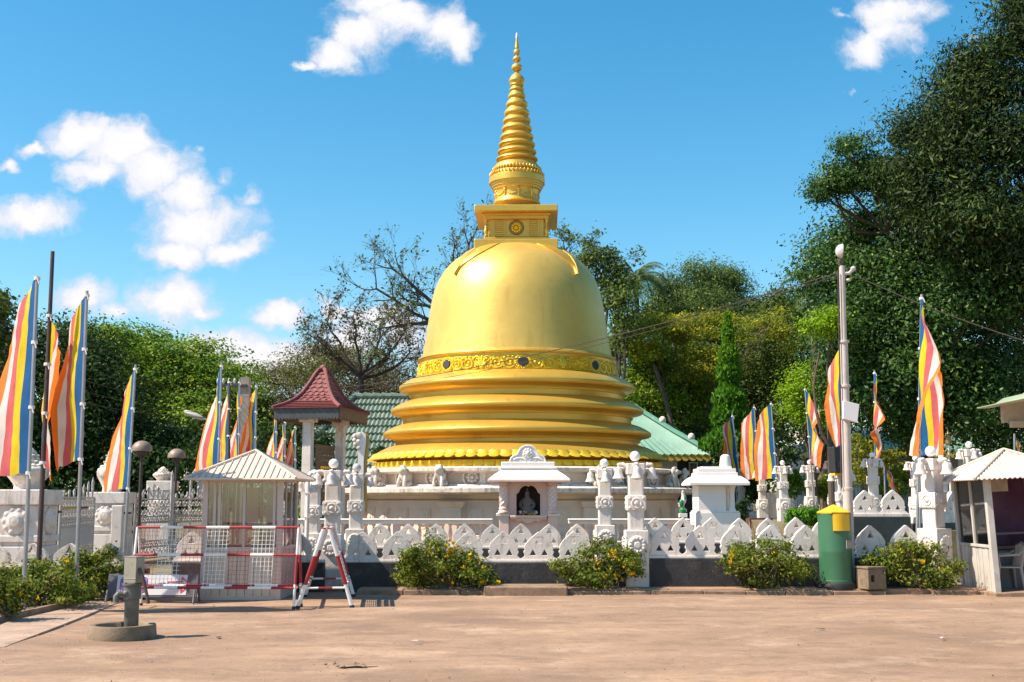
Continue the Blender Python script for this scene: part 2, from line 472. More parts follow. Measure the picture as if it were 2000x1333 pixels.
class MB:
    def __init__(self):
        self.v, self.f, self.m = [], [], []

    def add(self, vs_, fs, mi=0):
        b = len(self.v)
        self.v += [tuple(p) for p in vs_]
        self.f += [tuple(i + b for i in f) for f in fs]
        self.m += [mi] * len(fs)
        return b

    def box(self, x0, x1, y0, y1, z0, z1, mi=0):
        b = self.add([(x0, y0, z0), (x1, y0, z0), (x1, y1, z0), (x0, y1, z0), (x0, y0, z1), (x1, y0, z1), (x1, y1, z1), (x0, y1, z1)],
                     [(0, 3, 2, 1), (4, 5, 6, 7), (0, 1, 5, 4), (1, 2, 6, 5), (2, 3, 7, 6), (3, 0, 4, 7)], mi)
        return self

    def frustum(self, z0, x0, y0, z1, x1, y1, cx=0, cy=0, mi=0):
        self.add([(cx - x0, cy - y0, z0), (cx + x0, cy - y0, z0), (cx + x0, cy + y0, z0), (cx - x0, cy + y0, z0),
                  (cx - x1, cy - y1, z1), (cx + x1, cy - y1, z1), (cx + x1, cy + y1, z1), (cx - x1, cy + y1, z1)],
                 [(0, 3, 2, 1), (4, 5, 6, 7), (0, 1, 5, 4), (1, 2, 6, 5), (2, 3, 7, 6), (3, 0, 4, 7)], mi)
        return self

    def tube(self, pts, rad, n=8, mi=0, cap=True):
        pts = [Vector(p) for p in pts]
        if not isinstance(rad, (list, tuple)):
            rad = [rad] * len(pts)
        b = len(self.v)
        up = None
        for i, p in enumerate(pts):
            d = (pts[min(i + 1, len(pts) - 1)] - pts[max(i - 1, 0)])
            if d.length < 1e-9:
                d = Vector((0, 0, 1))
            d.normalize()
            if up is None:
                up = d.orthogonal().normalized()
            else:
                up = (up - d * up.dot(d))
                up = up.normalized() if up.length > 1e-6 else d.orthogonal().normalized()
            w = d.cross(up)
            for k in range(n):
                a = 2 * PI * k / n
                self.v.append(tuple(p + (up * math.cos(a) + w * math.sin(a)) * rad[i]))
        for i in range(len(pts) - 1):
            for k in range(n):
                k2 = (k + 1) % n
                self.f.append((b + i * n + k, b + i * n + k2, b + (i + 1) * n + k2, b + (i + 1) * n + k))
                self.m.append(mi)
        if cap:
            self.f.append(tuple(b + k for k in range(n))[::-1])
            self.f.append(tuple(b + (len(pts) - 1) * n + k for k in range(n)))
            self.m += [mi, mi]
        return self

    def lathe(self, prof, n=32, c=(0, 0, 0), mi=0, a0=0.0):
        b = len(self.v)
        for (r, z) in prof:
            for k in range(n):
                a = a0 + 2 * PI * k / n
                self.v.append((c[0] + r * math.cos(a), c[1] + r * math.sin(a), c[2] + z))
        for i in range(len(prof) - 1):
            for k in range(n):
                k2 = (k + 1) % n
                self.f.append((b + i * n + k, b + i * n + k2, b + (i + 1) * n + k2, b + (i + 1) * n + k))
                self.m.append(mi)
        self.f.append(tuple(b + k for k in range(n))[::-1])
        self.f.append(tuple(b + (len(prof) - 1) * n + k for k in range(n)))
        self.m += [mi, mi]
        return self

    def ball(self, c, r, nu=16, nv=10, mi=0):
        r = r if isinstance(r, (tuple, list)) else (r, r, r)
        b = len(self.v)
        self.v.append((c[0], c[1], c[2] - r[2]))
        for i in range(1, nv):
            t = PI * i / nv
            for k in range(nu):
                a = 2 * PI * k / nu
                self.v.append((c[0] + r[0] * math.sin(t) * math.cos(a), c[1] + r[1] * math.sin(t) * math.sin(a), c[2] - r[2] * math.cos(t)))
        self.v.append((c[0], c[1], c[2] + r[2]))
        e = len(self.v) - 1
        for k in range(nu):
            k2 = (k + 1) % nu
            self.f.append((b, b + 1 + k2, b + 1 + k))
            self.f.append((e, b + 1 + (nv - 2) * nu + k, b + 1 + (nv - 2) * nu + k2))
            self.m += [mi, mi]
            for i in range(nv - 2):
                p = b + 1 + i * nu
                self.f.append((p + k, p + k2, p + nu + k2, p + nu + k))
                self.m.append(mi)
        return self

    def plate(self, outer, holes, y0, y1, mi=0):
        """outline in x,z extruded from y0 to y1, with holes"""
        loops = [outer] + list(holes)
        flat = [p for l in loops for p in l]
        tris = tessellate_polygon([[Vector((p[0], p[1], 0)) for p in l] for l in loops])
        n = len(flat)
        vs_ = [(p[0], y0, p[1]) for p in flat] + [(p[0], y1, p[1]) for p in flat]
        fs = []
        for t in tris:
            a, b_, c = [flat[i] for i in t]
            cr = (b_[0] - a[0]) * (c[1] - a[1]) - (b_[1] - a[1]) * (c[0] - a[0])
            t = tuple(t) if cr > 0 else tuple(t)[::-1]
            fs.append(t)
            fs.append(tuple(i + n for i in t)[::-1])
        o = 0
        for li, l in enumerate(loops):
            k = len(l)
            area = sum(l[i][0] * l[(i + 1) % k][1] - l[(i + 1) % k][0] * l[i][1] for i in range(k))
            ccw = area > 0
            if li > 0:
                ccw = not ccw
            for i in range(k):
                j = (i + 1) % k
                q = (o + i, o + i + n, o + j + n, o + j)
                fs.append(q if ccw else q[::-1])
            o += k
        self.add(vs_, fs, mi)
        return self

    def xf(self, mat, i0=0):
        for i in range(i0, len(self.v)):
            self.v[i] = tuple(mat @ Vector(self.v[i]))
        return self

    def mesh(self, name, mats, smooth=False, ang=38):
        me = bpy.data.meshes.new(name)
        me.from_pydata(self.v, [], self.f)
        mats = mats if isinstance(mats, (list, tuple)) else [mats]
        for k in mats:
            me.materials.append(M[k] if isinstance(k, str) else k)
        if len(mats) > 1:
            me.polygons.foreach_set('material_index', self.m)
        if smooth:
            me.polygons.foreach_set('use_smooth', [True] * len(me.polygons))
            me.set_sharp_from_angle(angle=R(ang))
        me.update()
        return me

    def build(self, name, mats, parent=None, smooth=False, bevel=0.0, ang=38, **kw):
        o = place(self.mesh(name, mats, smooth, ang), name, parent, **kw)
        if bevel:
            b = o.modifiers.new('bevel', 'BEVEL')
            b.width = bevel
            b.segments = 2
            b.limit_method = 'ANGLE'
            b.angle_limit = R(40)
        return o


def fit_bevel(me_obj, width):
    b = me_obj.modifiers.new('bevel', 'BEVEL')
    b.width = width
    b.segments = 2
    b.limit_method = 'ANGLE'
    b.angle_limit = R(40)


def np_mesh(name, V, faces_n, mat, rnd=None):
    """V (n*faces_n,3): separate polygons of faces_n corners each"""
    n = len(V) // faces_n
    me = bpy.data.meshes.new(name)
    me.vertices.add(len(V))
    me.vertices.foreach_set('co', np.asarray(V, np.float32).ravel())
    me.loops.add(len(V))
    me.loops.foreach_set('vertex_index', np.arange(len(V), dtype=np.int32))
    me.polygons.add(n)
    me.polygons.foreach_set('loop_start', np.arange(0, len(V), faces_n, dtype=np.int32))
    me.materials.append(mat)
    if rnd is not None:
        at_ = me.attributes.new('rnd', 'FLOAT', 'FACE')
        at_.data.foreach_set('value', np.asarray(rnd, np.float32))
    me.update()
    me.validate()
    return me


def leaf_quads(P, size, rng, droop=0.0, aspect=0.45, normal=None, updown=0.35):
    """diamond leaves at P: direction random, drooping; returns (4n,3)"""
    n = len(P)
    d = rng.normal(size=(n, 3))
    d[:, 2] = d[:, 2] * (1 - min(droop, 0.9) * 0.5) - droop
    u = rng.normal(size=(n, 3))
    u[:, 2] += updown * 2
    if normal is not None:                       # leaf blades face outward from their clump
        u = u * 0.62 + normal * 1.25
        u /= np.linalg.norm(u, axis=1)[:, None] + 1e-9
        d -= u * (d * u).sum(1)[:, None] * 0.85
    d /= np.linalg.norm(d, axis=1)[:, None] + 1e-9
    w = np.cross(d, u)
    w /= np.linalg.norm(w, axis=1)[:, None] + 1e-9
    s = (size * rng.uniform(0.65, 1.3, n))[:, None]
    V = np.empty((n, 4, 3))
    V[:, 0] = P - d * s * 0.5
    V[:, 1] = P + w * s * aspect * 0.5
    V[:, 2] = P + d * s * 0.5
    V[:, 3] = P - w * s * aspect * 0.5
    nn = np.cross(d, w)
    V[:, 1] += nn * s * 0.08
    V[:, 3] += nn * s * 0.08
    return V.reshape(-1, 3)


def crown_points(blobs, n, rng, clump=0.55, per=14, fill=0.25, cut_z=None, flat=0.6):
    """leaf positions clumped on and inside ellipsoids (x,y,z,rx,ry,rz)"""
    more = list(blobs)
    for b in blobs:                                  # smaller lobes break up each ellipsoid's outline
        for _ in range(6):
            q = rng.normal(size=3)
            q /= np.linalg.norm(q)
            f = rng.uniform(0.28, 0.5)
            more.append((b[0] + q[0] * b[3] * 0.95, b[1] + q[1] * b[4] * 0.95, b[2] + q[2] * b[5] * 0.95, b[3] * f, b[4] * f, b[5] * f))
    B = np.array(more, float)
    area = (B[:, 3] * B[:, 5]) ** 0.8
    pick = rng.choice(len(B), size=max(1, n // per), p=area / area.sum())
    k = len(pick)
    d = rng.normal(size=(k, 3))
    d /= np.linalg.norm(d, axis=1)[:, None]
    rad = np.where(rng.uniform(size=k) < fill, rng.uniform(0.15, 0.85, k), rng.uniform(0.80, 1.06, k))
    C = B[pick, :3] + d * rad[:, None] * B[pick, 3:6]
    cl = clump * rng.uniform(0.5, 1.4, k)
    idx = np.repeat(np.arange(k), per)
    off = rng.normal(size=(len(idx), 3)) * 0.5
    off = np.clip(off, -0.95, 0.95)
    off[:, 2] *= flat
    P = C[idx] + off * cl[idx][:, None]
    tone = np.clip(0.45 + 0.22 * rng.normal(size=k), 0, 1)[idx] + rng.normal(size=len(idx)) * 0.16
    if cut_z is not None:
        keep = P[:, 2] > cut_z
        P, tone, idx, off = P[keep], tone[keep], idx[keep], off[keep]
    nn = off / (np.linalg.norm(off, axis=1)[:, None] + 1e-6) + 0.7 * d[idx]
    if flat < 0.4:
        nn[:, 2] += 1.1
    nn /= np.linalg.norm(nn, axis=1)[:, None] + 1e-6
    return P, np.clip(tone, 0, 1), nn


def limb_mesh(mb, a, b, r0, r1, rng, bend=0.12, n=6, seg=5):
    a, b = Vector(a), Vector(b)
    L = (b - a).length
    pts, rad = [], []
    o1 = Vector(rng.normal(size=3)) * L * bend
    for i in range(seg + 1):
        t = i / seg
        pts.append(a.lerp(b, t) + o1 * math.sin(PI * t) + Vector(rng.normal(size=3)) * L * 0.012 * (0 < i < seg))
        rad.append(r0 + (r1 - r0) * t)
    mb.tube(pts, rad, n)
    return pts


def tree(name, label, base, blobs, n, size, leaf, trunk_r, seed, clump=0.6, bark='bark', droop=0.1, aspect=0.5, group=None, fork=0.45, per=14,
         cat='tree', fill=0.25, extra=None, trunk_name='trunk', cut_z=None, flat=0.6):
    rng = np.random.default_rng(seed)
    base = Vector(base)
    t = thing(name, label, cat, base, 0, group)
    rel = [(b[0] - base.x, b[1] - base.y, b[2] - base.z, *b[3:]) for b in blobs]
    P, tone, nrm = crown_points(rel, n, rng, clump, per, fill, cut_z, flat)
    me = np_mesh('crown', leaf_quads(P, size, rng, droop, aspect, nrm), 4, LEAF[leaf], tone)
    place(me, 'crown', t)
    mb = MB()
    top = np.average(np.array(rel)[:, :3], axis=0)
    f = Vector((top[0] * 0.35, top[1] * 0.35, max(0.3, top[2] * fork)))
    mb.tube([(0, 0, -0.2), (0.02, 0, f.z * 0.15), tuple(f * 0.55), tuple(f)], [trunk_r * 1.35, trunk_r * 1.05, trunk_r * 0.9, trunk_r * 0.75], 9)
    for bi_, b in enumerate(rel):
        if len(rel) > 20 and bi_ % 5:
            continue
        e = Vector(b[:3])
        pts = limb_mesh(mb, f, e, trunk_r * 0.55, trunk_r * 0.16, rng, 0.08)
        for _ in range(5):
            s = pts[rng.integers(2, len(pts))]
            d = rng.normal(size=3)
            d /= np.linalg.norm(d)
            limb_mesh(mb, s, e + Vector((d[0] * b[3], d[1] * b[4], abs(d[2]) * b[5])) * 0.9 if False else Vector((e.x + d[0] * b[3] * 0.8, e.y + d[1] * b[4] * 0.8, e.z + d[2] * b[5] * 0.8)),
                      trunk_r * 0.16, trunk_r * 0.03, rng, 0.08, 5, 4)
    mb.build(trunk_name, bark, t, True)
    return t


def blob(px, py, rx, ry, Y, depth=None):
    """ellipsoid from its place in the view at distance Y"""
    c = at(px, py, Y)
    k = (at(px + 1, py, Y) - c).x
    d = depth if depth is not None else rx * k
    return (c.x, Y, c.z, rx * k, d, ry * k)


def skin_obj(name, verts, edges, radii, mat, parent, root=0, sub=2, **kw):
    me = bpy.data.meshes.new(name)
    me.from_pydata([tuple(v) for v in verts], edges, [])
    me.materials.append(M[mat] if isinstance(mat, str) else mat)
    o = place(me, name, parent, **kw)
    o.modifiers.new('skin', 'SKIN')
    if not me.skin_vertices:
        bm = bmesh.new()
        bm.from_mesh(me)
        bm.verts.layers.skin.verify()
        bm.to_mesh(me)
        bm.free()
    for i, r in enumerate(radii):
        me.skin_vertices[0].data[i].radius = (r, r) if not isinstance(r, tuple) else r
        me.skin_vertices[0].data[i].use_root = (i == root)
    s = o.modifiers.new('sub', 'SUBSURF')
    s.levels = sub
    s.render_levels = sub
    o.modifiers['skin'].use_smooth_shade = True
    return o


def text_mesh(name, body, size, mat, parent=None, loc=(0, 0, 0), rot=(PI / 2, 0, 0), ext=0.002):
    cu = bpy.data.curves.new(name, 'FONT')
    cu.body = body
    cu.size = size
    cu.extrude = ext
    cu.align_x = 'CENTER'
    cu.align_y = 'CENTER'
    tmp = bpy.data.objects.new(name, cu)
    COL.objects.link(tmp)
    bpy.context.view_layer.update()
    me = bpy.data.meshes.new_from_object(tmp.evaluated_get(bpy.context.evaluated_depsgraph_get()))
    bpy.data.objects.remove(tmp)
    me.materials.clear()
    me.materials.append(M[mat])
    return place(me, name, parent, loc, rot)


# ------------------------------------------------------------------ ground and paving
def ground_material():
    m = bpy.data.materials.new('dusty_tarmac')
    m.use_nodes = True
    n = m.node_tree.nodes
    L = m.node_tree.links.new
    b = n['Principled BSDF']
    b.inputs['Roughness'].default_value = 0.85
    b.inputs['Specular IOR Level'].default_value = 0.25
    geo = n.new('ShaderNodeNewGeometry')

    def noise(sc, det, ro=0.6, squash=(1, 1, 1)):
        mp = n.new('ShaderNodeMapping')
        mp.inputs['Scale'].default_value = squash
        L(geo.outputs['Position'], mp.inputs['Vector'])
        t = n.new('ShaderNodeTexNoise')
        t.inputs['Scale'].default_value = sc
        t.inputs['Detail'].default_value = det
        t.inputs['Roughness'].default_value = ro
        L(mp.outputs[0], t.inputs['Vector'])
        return t.outputs['Fac']

    def rng_(s, a, c):
        r = n.new('ShaderNodeMapRange')
        r.inputs['From Min'].default_value = a
        r.inputs['From Max'].default_value = c
        L(s, r.inputs['Value'])
        return r.outputs[0]

    def mix(f, a, c):
        x = n.new('ShaderNodeMix')
        x.data_type = 'RGBA'
        L(f, x.inputs[0])
        for i, v in ((6, a), (7, c)):
            if isinstance(v, tuple):
                x.inputs[i].default_value = (*v, 1)
            else:
                L(v, x.inputs[i])
        return x.outputs[2]
    # pale washed-in dust over browner tarmac, in long drifts, with small dark scuffs
    c = mix(rng_(noise(0.5, 8, 0.66, (0.6, 1, 1)), 0.36, 0.64), (0.245, 0.155, 0.102), (0.390, 0.250, 0.160))
    c = mix(rng_(noise(1.7, 9, 0.74, (0.7, 1.1, 1)), 0.48, 0.70), c, (0.190, 0.124, 0.086))
    c = mix(rng_(noise(1.0, 9, 0.7, (0.8, 1, 1)), 0.53, 0.72), c, (0.47, 0.325, 0.220))
    c = mix(rng_(noise(4.5, 9, 0.8), 0.50, 0.72), c, (0.235, 0.155, 0.105))
    c = mix(rng_(noise(16, 6, 0.8), 0.55, 0.76), c, (0.16, 0.10, 0.070))
    c = mix(rng_(noise(26, 4, 0.7), 0.60, 0.74), c, (0.50, 0.35, 0.25))
    L(c, b.inputs['Base Color'])
    bp = n.new('ShaderNodeBump')
    bp.inputs['Strength'].default_value = 0.5
    bp.inputs['Distance'].default_value = 0.012
    L(noise(60, 5, 0.7), bp.inputs['Height'])
    L(bp.outputs[0], b.inputs['Normal'])
    return m


M['ground'] = ground_material()
M['verge'] = material('dusty_cement_verge', (0.34, 0.20, 0.125), 0.9, var=0.22, scale=2.5, bump=0.4, bscale=40, stain=((0.15, 0.10, 0.07), 0.25, 4))
M['kerb'] = material('worn_kerb', (0.27, 0.175, 0.115), 0.9, var=0.25, scale=4, bump=0.4, bscale=30, stain=((0.09, 0.07, 0.055), 0.4, 5))
M['paving'] = material('pale_paving', (0.38, 0.26, 0.19), 0.9, var=0.2, scale=2.5, bump=0.4, bscale=45, stain=((0.17, 0.12, 0.085), 0.35, 3))
M['grass'] = material('temple_garden_earth', (0.16, 0.13, 0.07), 0.95, var=0.4, scale=1.5, bump=0.4, bscale=10)

# gently uneven sheet near the viewer, flat sheet to the horizon
nx, ny = 90, 70
xs = np.linspace(-24, 24, nx)
ys = np.linspace(2, 22, ny)
rng = np.random.default_rng(4)
mb = MB()
ph = rng.uniform(0, 6, 12)
for y in ys:
    for x in xs:
        e = min(1, (x + 24) / 3, (24 - x) / 3, (y - 2) / 2, (22 - y) / 1.5)
        z = 0.012 * (math.sin(x * 0.9 + ph[0]) * math.sin(y * 0.8 + ph[1]) + 0.7 * math.sin(x * 1.7 + y * 1.3 + ph[2]) + 0.4 * math.sin(x * 3.1 - y * 2.2 + ph[3]))
        mb.v.append((x, y, z * max(0, e)))
for j in range(ny - 1):
    for i in range(nx - 1):
        a = j * nx + i
        mb.f.append((a, a + 1, a + nx + 1, a + nx))
        mb.m.append(0)
B = 3000
q0 = mb.add([(-B, -200, 0), (B, -200, 0), (B, 2, 0), (-B, 2, 0), (-B, 22, 0), (-24, 22, 0), (-24, 2, 0), (24, 2, 0), (B, 22, 0), (24, 22, 0), (B, 5000, 0), (-B, 5000, 0)],
            [(0, 1, 2, 7, 6, 3), (3, 6, 5, 4), (7, 2, 8, 9), (4, 5, 9, 8, 10, 11)])
tag(mb.build('ground', 'ground', None, True), kind='structure')
# garden earth inside the precinct (seen between walls and beyond)
mb = MB().box(-200, 200, 22.9, 900, -0.3, 0.012)
tag(mb.build('garden_earth', 'grass', None), kind='structure')
# verge strip under the bushes with a broken kerb edge
x0, x1 = xat(700, 21.5), 9.9
mb = MB().box(x0, x1, 21.58, 22.95, -0.2, 0.095)
tag(mb.build('verge', 'verge', None, False, 0.02), kind='structure')
kerb = thing('kerb', 'low worn cement kerb along the verge below the black wall', 'kerb', (0, 21.5, 0))
kerb['kind'] = 'structure'
rng = np.random.default_rng(8)
x = x0
while x < x1 - 0.2:
    w = rng.uniform(0.7, 1.1)
    e = min(x + w, x1)
    h = 0.075 + rng.uniform(-0.018, 0.012)
    if not (6.4 < x < 6.9):
        MB().box(x + 0.006, e - 0.006, -0.06 + rng.uniform(-0.012, 0.012), 0.076, -0.15, h).build('kerb_stone', 'kerb', kerb, False, 0.015)
    x = e
a = gnd(945, 1164)
b_ = gnd(1108, 1164)
tag(MB().box(a.x, b_.x, 21.2, 22.0, -0.05, 0.155).build('cement_step', 'kerb', None, False, 0.02), 'flat cement step slab on the verge between the two middle bushes', 'step')
# paved strip on the left, running from the lower left corner to the booth
PA = [gnd(-60, 1300), gnd(0, 1268), gnd(120, 1222), gnd(245, 1172), gnd(300, 1158), gnd(150, 1158), gnd(60, 1180), gnd(-60, 1215)]
mb = MB()
mb.add([(p.x, p.y, 0.016) for p in PA], [tuple(range(len(PA)))])
o = tag(mb.build('path', 'paving', None), kind='structure')
# joint line along the path's outer edge: a run of flat edging stones
e_pts = [gnd(0, 1268), gnd(120, 1222), gnd(245, 1172)]
for a_, c_ in zip(e_pts, e_pts[1:]):
    nseg = max(2, int((c_ - a_).length / 0.9))
    for k in range(nseg):
        p_, q_ = a_.lerp(c_, k / nseg), a_.lerp(c_, (k + 0.97) / nseg)
        d_ = (q_ - p_).normalized()
        n_ = Vector((d_.y, -d_.x, 0)) * 0.05
        s_ = MB()
        s_.add([(*(p_ + n_).xy, -0.02), (*(q_ + n_).xy, -0.02), (*(q_ - n_).xy, -0.02), (*(p_ - n_).xy, -0.02), (*(p_ + n_).xy, 0.024), (*(q_ + n_).xy, 0.024), (*(q_ - n_).xy, 0.024), (*(p_ - n_).xy, 0.024)],
               [(0, 3, 2, 1), (4, 5, 6, 7), (0, 1, 5, 4), (1, 2, 6, 5), (2, 3, 7, 6), (3, 0, 4, 7)])
        s_.build('edging_stone', 'paving', o, False, 0.006)
# earth bed of the left bushes with its kerb
bed = [(-40, 1232), (0, 1216), (60, 1203), (122, 1189), (200, 1160), (262, 1143), (60, 1143), (-60, 1160)]
mb = MB()
pts = [gnd(*p) for p in bed]
mb.add([(p.x, p.y, 0.07) for p in pts] + [(p.x, p.y, -0.1) for p in pts], [tuple(range(8)), tuple(range(15, 7, -1))] + [(i, i + 8, (i + 1) % 8 + 8, (i + 1) % 8) for i in range(8)])
bedo = tag(mb.build('planting_bed', 'soil', None), kind='structure')
mb = MB()
for i in range(4):
    p, q = pts[i], pts[i + 1]
    d = (q - p).normalized()
    nrm = Vector((d.y, -d.x, 0)) * 0.07
    s = MB()
    s.add([(*(p + nrm).xy, -0.1), (*(q + nrm).xy, -0.1), (*(q - nrm * .3).xy, -0.1), (*(p - nrm * .3).xy, -0.1), (*(p + nrm).xy, 0.1), (*(q + nrm).xy, 0.1), (*(q - nrm * .3).xy, 0.1), (*(p - nrm * .3).xy, 0.1)],
          [(0, 3, 2, 1), (4, 5, 6, 7), (0, 1, 5, 4), (1, 2, 6, 5), (2, 3, 7, 6), (3, 0, 4, 7)])
    s.build('edging_stone', 'kerb', bedo, False, 0.015)
# small litter on the tarmac
for i, (px, py, c, nm, lb) in enumerate(((1603, 1233, 'bin_green', 'fallen_leaf', 'small green leaf lying on the open tarmac'), (812, 1257, 'tie', 'paper_scrap', 'tiny white paper scrap on the tarmac left of centre'),
                                         (1842, 1251, 'tie', 'paper_scrap', 'tiny white paper scrap on the tarmac at the right'), (428, 1250, 'rust', 'pebble', 'small dark pebble on the tarmac right of the pump'))):
    p = gnd(px, py)
    mb = MB().plate([(-.05, -.02), (.0, -.035), (.06, 0), (.01, .03)], [], -0.004, 0.004)
    o = mb.build(nm, c, None, loc=(p.x, p.y, 0.03), rot=(R(88), R(3), R(i * 40)))
    tag(o, lb, 'leaf' if i == 0 else ('stone' if i == 3 else 'litter'))

# grit, dry leaf bits and pebbles strewn over the tarmac
rng = np.random.default_rng(21)
n_g = 2600
gx = rng.uniform(-9, 10, n_g)
gy = 9.5 + 12.0 * rng.uniform(0, 1, n_g) ** 1.2
GV = []
gm = MB()
for i in range(n_g):
    s_ = float(rng.choice([0.004, 0.006, 0.009, 0.015], p=[0.5, 0.34, 0.14, 0.02]))
    a_ = rng.uniform(0, 6.28)
    c_, d_ = math.cos(a_) * s_, math.sin(a_) * s_
    x_, y_ = float(gx[i]), float(gy[i])
    gm.add([(x_ + c_, y_ + d_, 0.012), (x_ - d_ * 0.8, y_ + c_ * 0.8, 0.012), (x_ - c_, y_ - d_, 0.012), (x_ + d_ * 0.7, y_ - c_ * 0.7, 0.012), (x_, y_, 0.018 + s_ * 0.7)],
           [(0, 1, 4), (1, 2, 4), (2, 3, 4), (3, 0, 4)], int(rng.integers(0, 3)))
tag(gm.build('grit', ['kerb', 'rust', 'paving']), kind='stuff')
# shallow pothole with broken edge
p = gnd(690, 1304)
ph_ = thing('pothole_patch', 'small broken dark pothole in the tarmac near the bottom edge', 'pothole', (p.x, p.y, 0))
ol = [(0.20 * math.cos(a) * (1 + 0.25 * math.sin(3 * a + 1)), 0.08 * math.sin(a) * (1 + 0.3 * math.sin(5 * a))) for a in np.linspace(0, 2 * PI, 25)[:-1]]
gm = MB()
gm.add([(x, y, 0.022) for x, y in ol] + [(x * 0.4, y * 0.4, 0.019) for x, y in ol], [(i, (i + 1) % 24, (i + 1) % 24 + 24, i + 24) for i in range(24)] + [tuple(range(24, 48))])
gm.build('rough_patch', 'kerb', ph_)
for k in range(9):
    a = rng.uniform(0, 6.28)
    r_ = rng.uniform(0.1, 0.36)
    MB().ball((r_ * math.cos(a), r_ * math.sin(a) * 0.5, 0.02), (0.022, 0.018, 0.012), 6, 4).build('chip', 'kerb', ph_)


# ------------------------------------------------------------------ the golden stupa
D = 45.0
SC = at(1010, 900, D)
stupa = thing('golden_stupa', 'huge golden bell-shaped stupa with ringed spire on a white round base', 'stupa', (SC.x, D, 0))


def pr(hw, y):
    """radius and height of a silhouette point hw pixels from the axis at row y"""
    p = at(1000 + hw, y, 1.0)
    th = math.atan(p.x)
    return (D * math.sin(th), EYE + (p.z - EYE) * D * math.cos(th) ** 2)


def prof(lst):
    return [pr(*p) for p in lst][::-1]


NS = 96
dome_edge = [(20, 484), (60, 486), (84, 492), (102, 500), (120, 511), (133, 522), (144, 535), (152, 548), (158, 561), (163, 575), (167, 592), (170.5, 612), (174, 634), (178, 660), (182, 682), (186, 704)]
MB().lathe(prof(dome_edge), 128).build('dome', 'gold_dome', stupa, True)
MB().lathe(prof([(170, 700), (186, 701), (193, 703), (195.5, 706.5), (194, 709), (191, 710.5), (191, 714), (180, 715)]), NS).build('moulding', 'gold', stupa, True)
MB().lathe(prof([(170, 711), (190.5, 712), (194, 741), (198, 744), (170, 745)]), NS).build('frieze_band', 'gold_yellow', stupa, True)


def ring(tip, ytop, ytip, yneck, hwt, hwn, ybot):
    pts = [(hwt - 30, ytop), (hwt, ytop)]
    for i in range(1, 9):                                  # gently convex shoulder
        t = i / 8
        pts.append((hwt + (tip - 1.5 - hwt) * t, ytop + (ytip - 5 - ytop) * (0.45 * t + 0.55 * t ** 2.2)))
    pts += [(tip - 0.3, ytip - 3.6), (tip, ytip - 2.5), (tip, ytip + 1.0), (tip - 0.6, ytip + 2.0), (tip - 3.0, ytip + 2.6), (tip - 3.2, ytip + 3.6)]
    for i in range(1, 9):                                  # cavetto below
        t = i / 8
        pts.append((tip - 3.2 + (hwn - tip + 3.2) * math.sin(t * PI / 2) ** 0.85, ytip + 3.6 + (yneck - ytip - 3.6) * (1 - math.cos(t * PI / 2)) ** 0.9))
    pts += [(hwn - 3, yneck + 0.4), (hwn - 3, ybot), (hwn - 30, ybot + .5)]
    return pts


for a in ((231, 741, 762, 776, 198, 211, 792), (247, 786, 807, 821, 212, 226, 838), (262, 832, 852, 866, 226, 240, 882)):
    MB().lathe(prof(ring(*a)), NS).build('ring_terrace', 'gold', stupa, True)
MB().lathe(prof([(210, 872), (242, 873), (256, 877), (272, 885), (281, 890), (284, 893), (276, 902), (268, 906), (270, 921), (230, 922)]), NS).build('lotus_base', 'gold', stupa, True)
# lotus petals, each its own piece
r_up, z_up = pr(280, 896.5)
r_lo, z_lo = pr(280, 912)
NP = 88


def petal_mesh(name, w, h, dep, tipcurl):
    mb = MB()
    nu, nv = 8, 6
    front = []
    for j in range(nv + 1):
        t = j / nv
        hw = w * (1 - 0.38 * max(0, (t - 0.45) / 0.55) ** 2.6)
        for i in range(nu + 1):
            s = i / nu * 2 - 1
            bulge = dep * (1 - s * s) ** 0.6 * (0.45 + 0.55 * math.sin(PI * min(1, t * 0.8 + 0.15)))
            front.append((s * hw, -(bulge + tipcurl * t * t), -h * t + 0.02 * (1 - s * s) * 0 - h * 0.12 * (1 - s * s) * t))
    n = (nu + 1)
    fs = [(j * n + i, (j + 1) * n + i, (j + 1) * n + i + 1, j * n + i + 1) for j in range(nv) for i in range(nu)]
    mb.add(front, fs)
    # closing underside lip back to the wall
    b = len(mb.v)
    for i in range(nu + 1):
        p = front[nv * n + i]
        mb.v.append((p[0] * 0.8, 0.10, p[2] + h * 0.18))
    for i in range(nu):
        mb.f.append((nv * n + i, b + i, b + i + 1, nv * n + i + 1))
        mb.m.append(0)
    return mb.mesh(name, 'gold_yellow', True, 60)


pm1 = petal_mesh('petal', 0.212, 0.22, 0.10, 0.26)
pm2 = petal_mesh('petal', 0.212, 0.27, 0.12, 0.03)
for k in range(NP):
    a = 2 * PI * k / NP
    place(pm1, 'petal', stupa, ((r_up - 0.02) * math.sin(a), -(r_up - 0.02) * math.cos(a), z_up + 0.13), (R(-3), 0, a))
    a2 = a + PI / NP
    place(pm2, 'petal', stupa, ((r_lo - 0.04) * math.sin(a2), -(r_lo - 0.04) * math.cos(a2), z_lo + 0.11), (0, 0, a2))
# frieze ornament
r_f, z_f = pr(192.5, 727)
h_f = 0.31


def spiral(mb, cx, cz, r, turns, sgn, thick, start=0.0):
    pts = []
    for i in range(22):
        t = i / 21
        a = start + sgn * turns * 2 * PI * t
        rr = r * (1 - 0.82 * t)
        pts.append((cx + rr * math.cos(a), 0.0, cz + rr * math.sin(a)))
    mb.tube(pts, [thick * (1 - 0.35 * i / 21) for i in range(22)], 6)
    mb.ball(pts[-1], thick * 1.5, 8, 6)


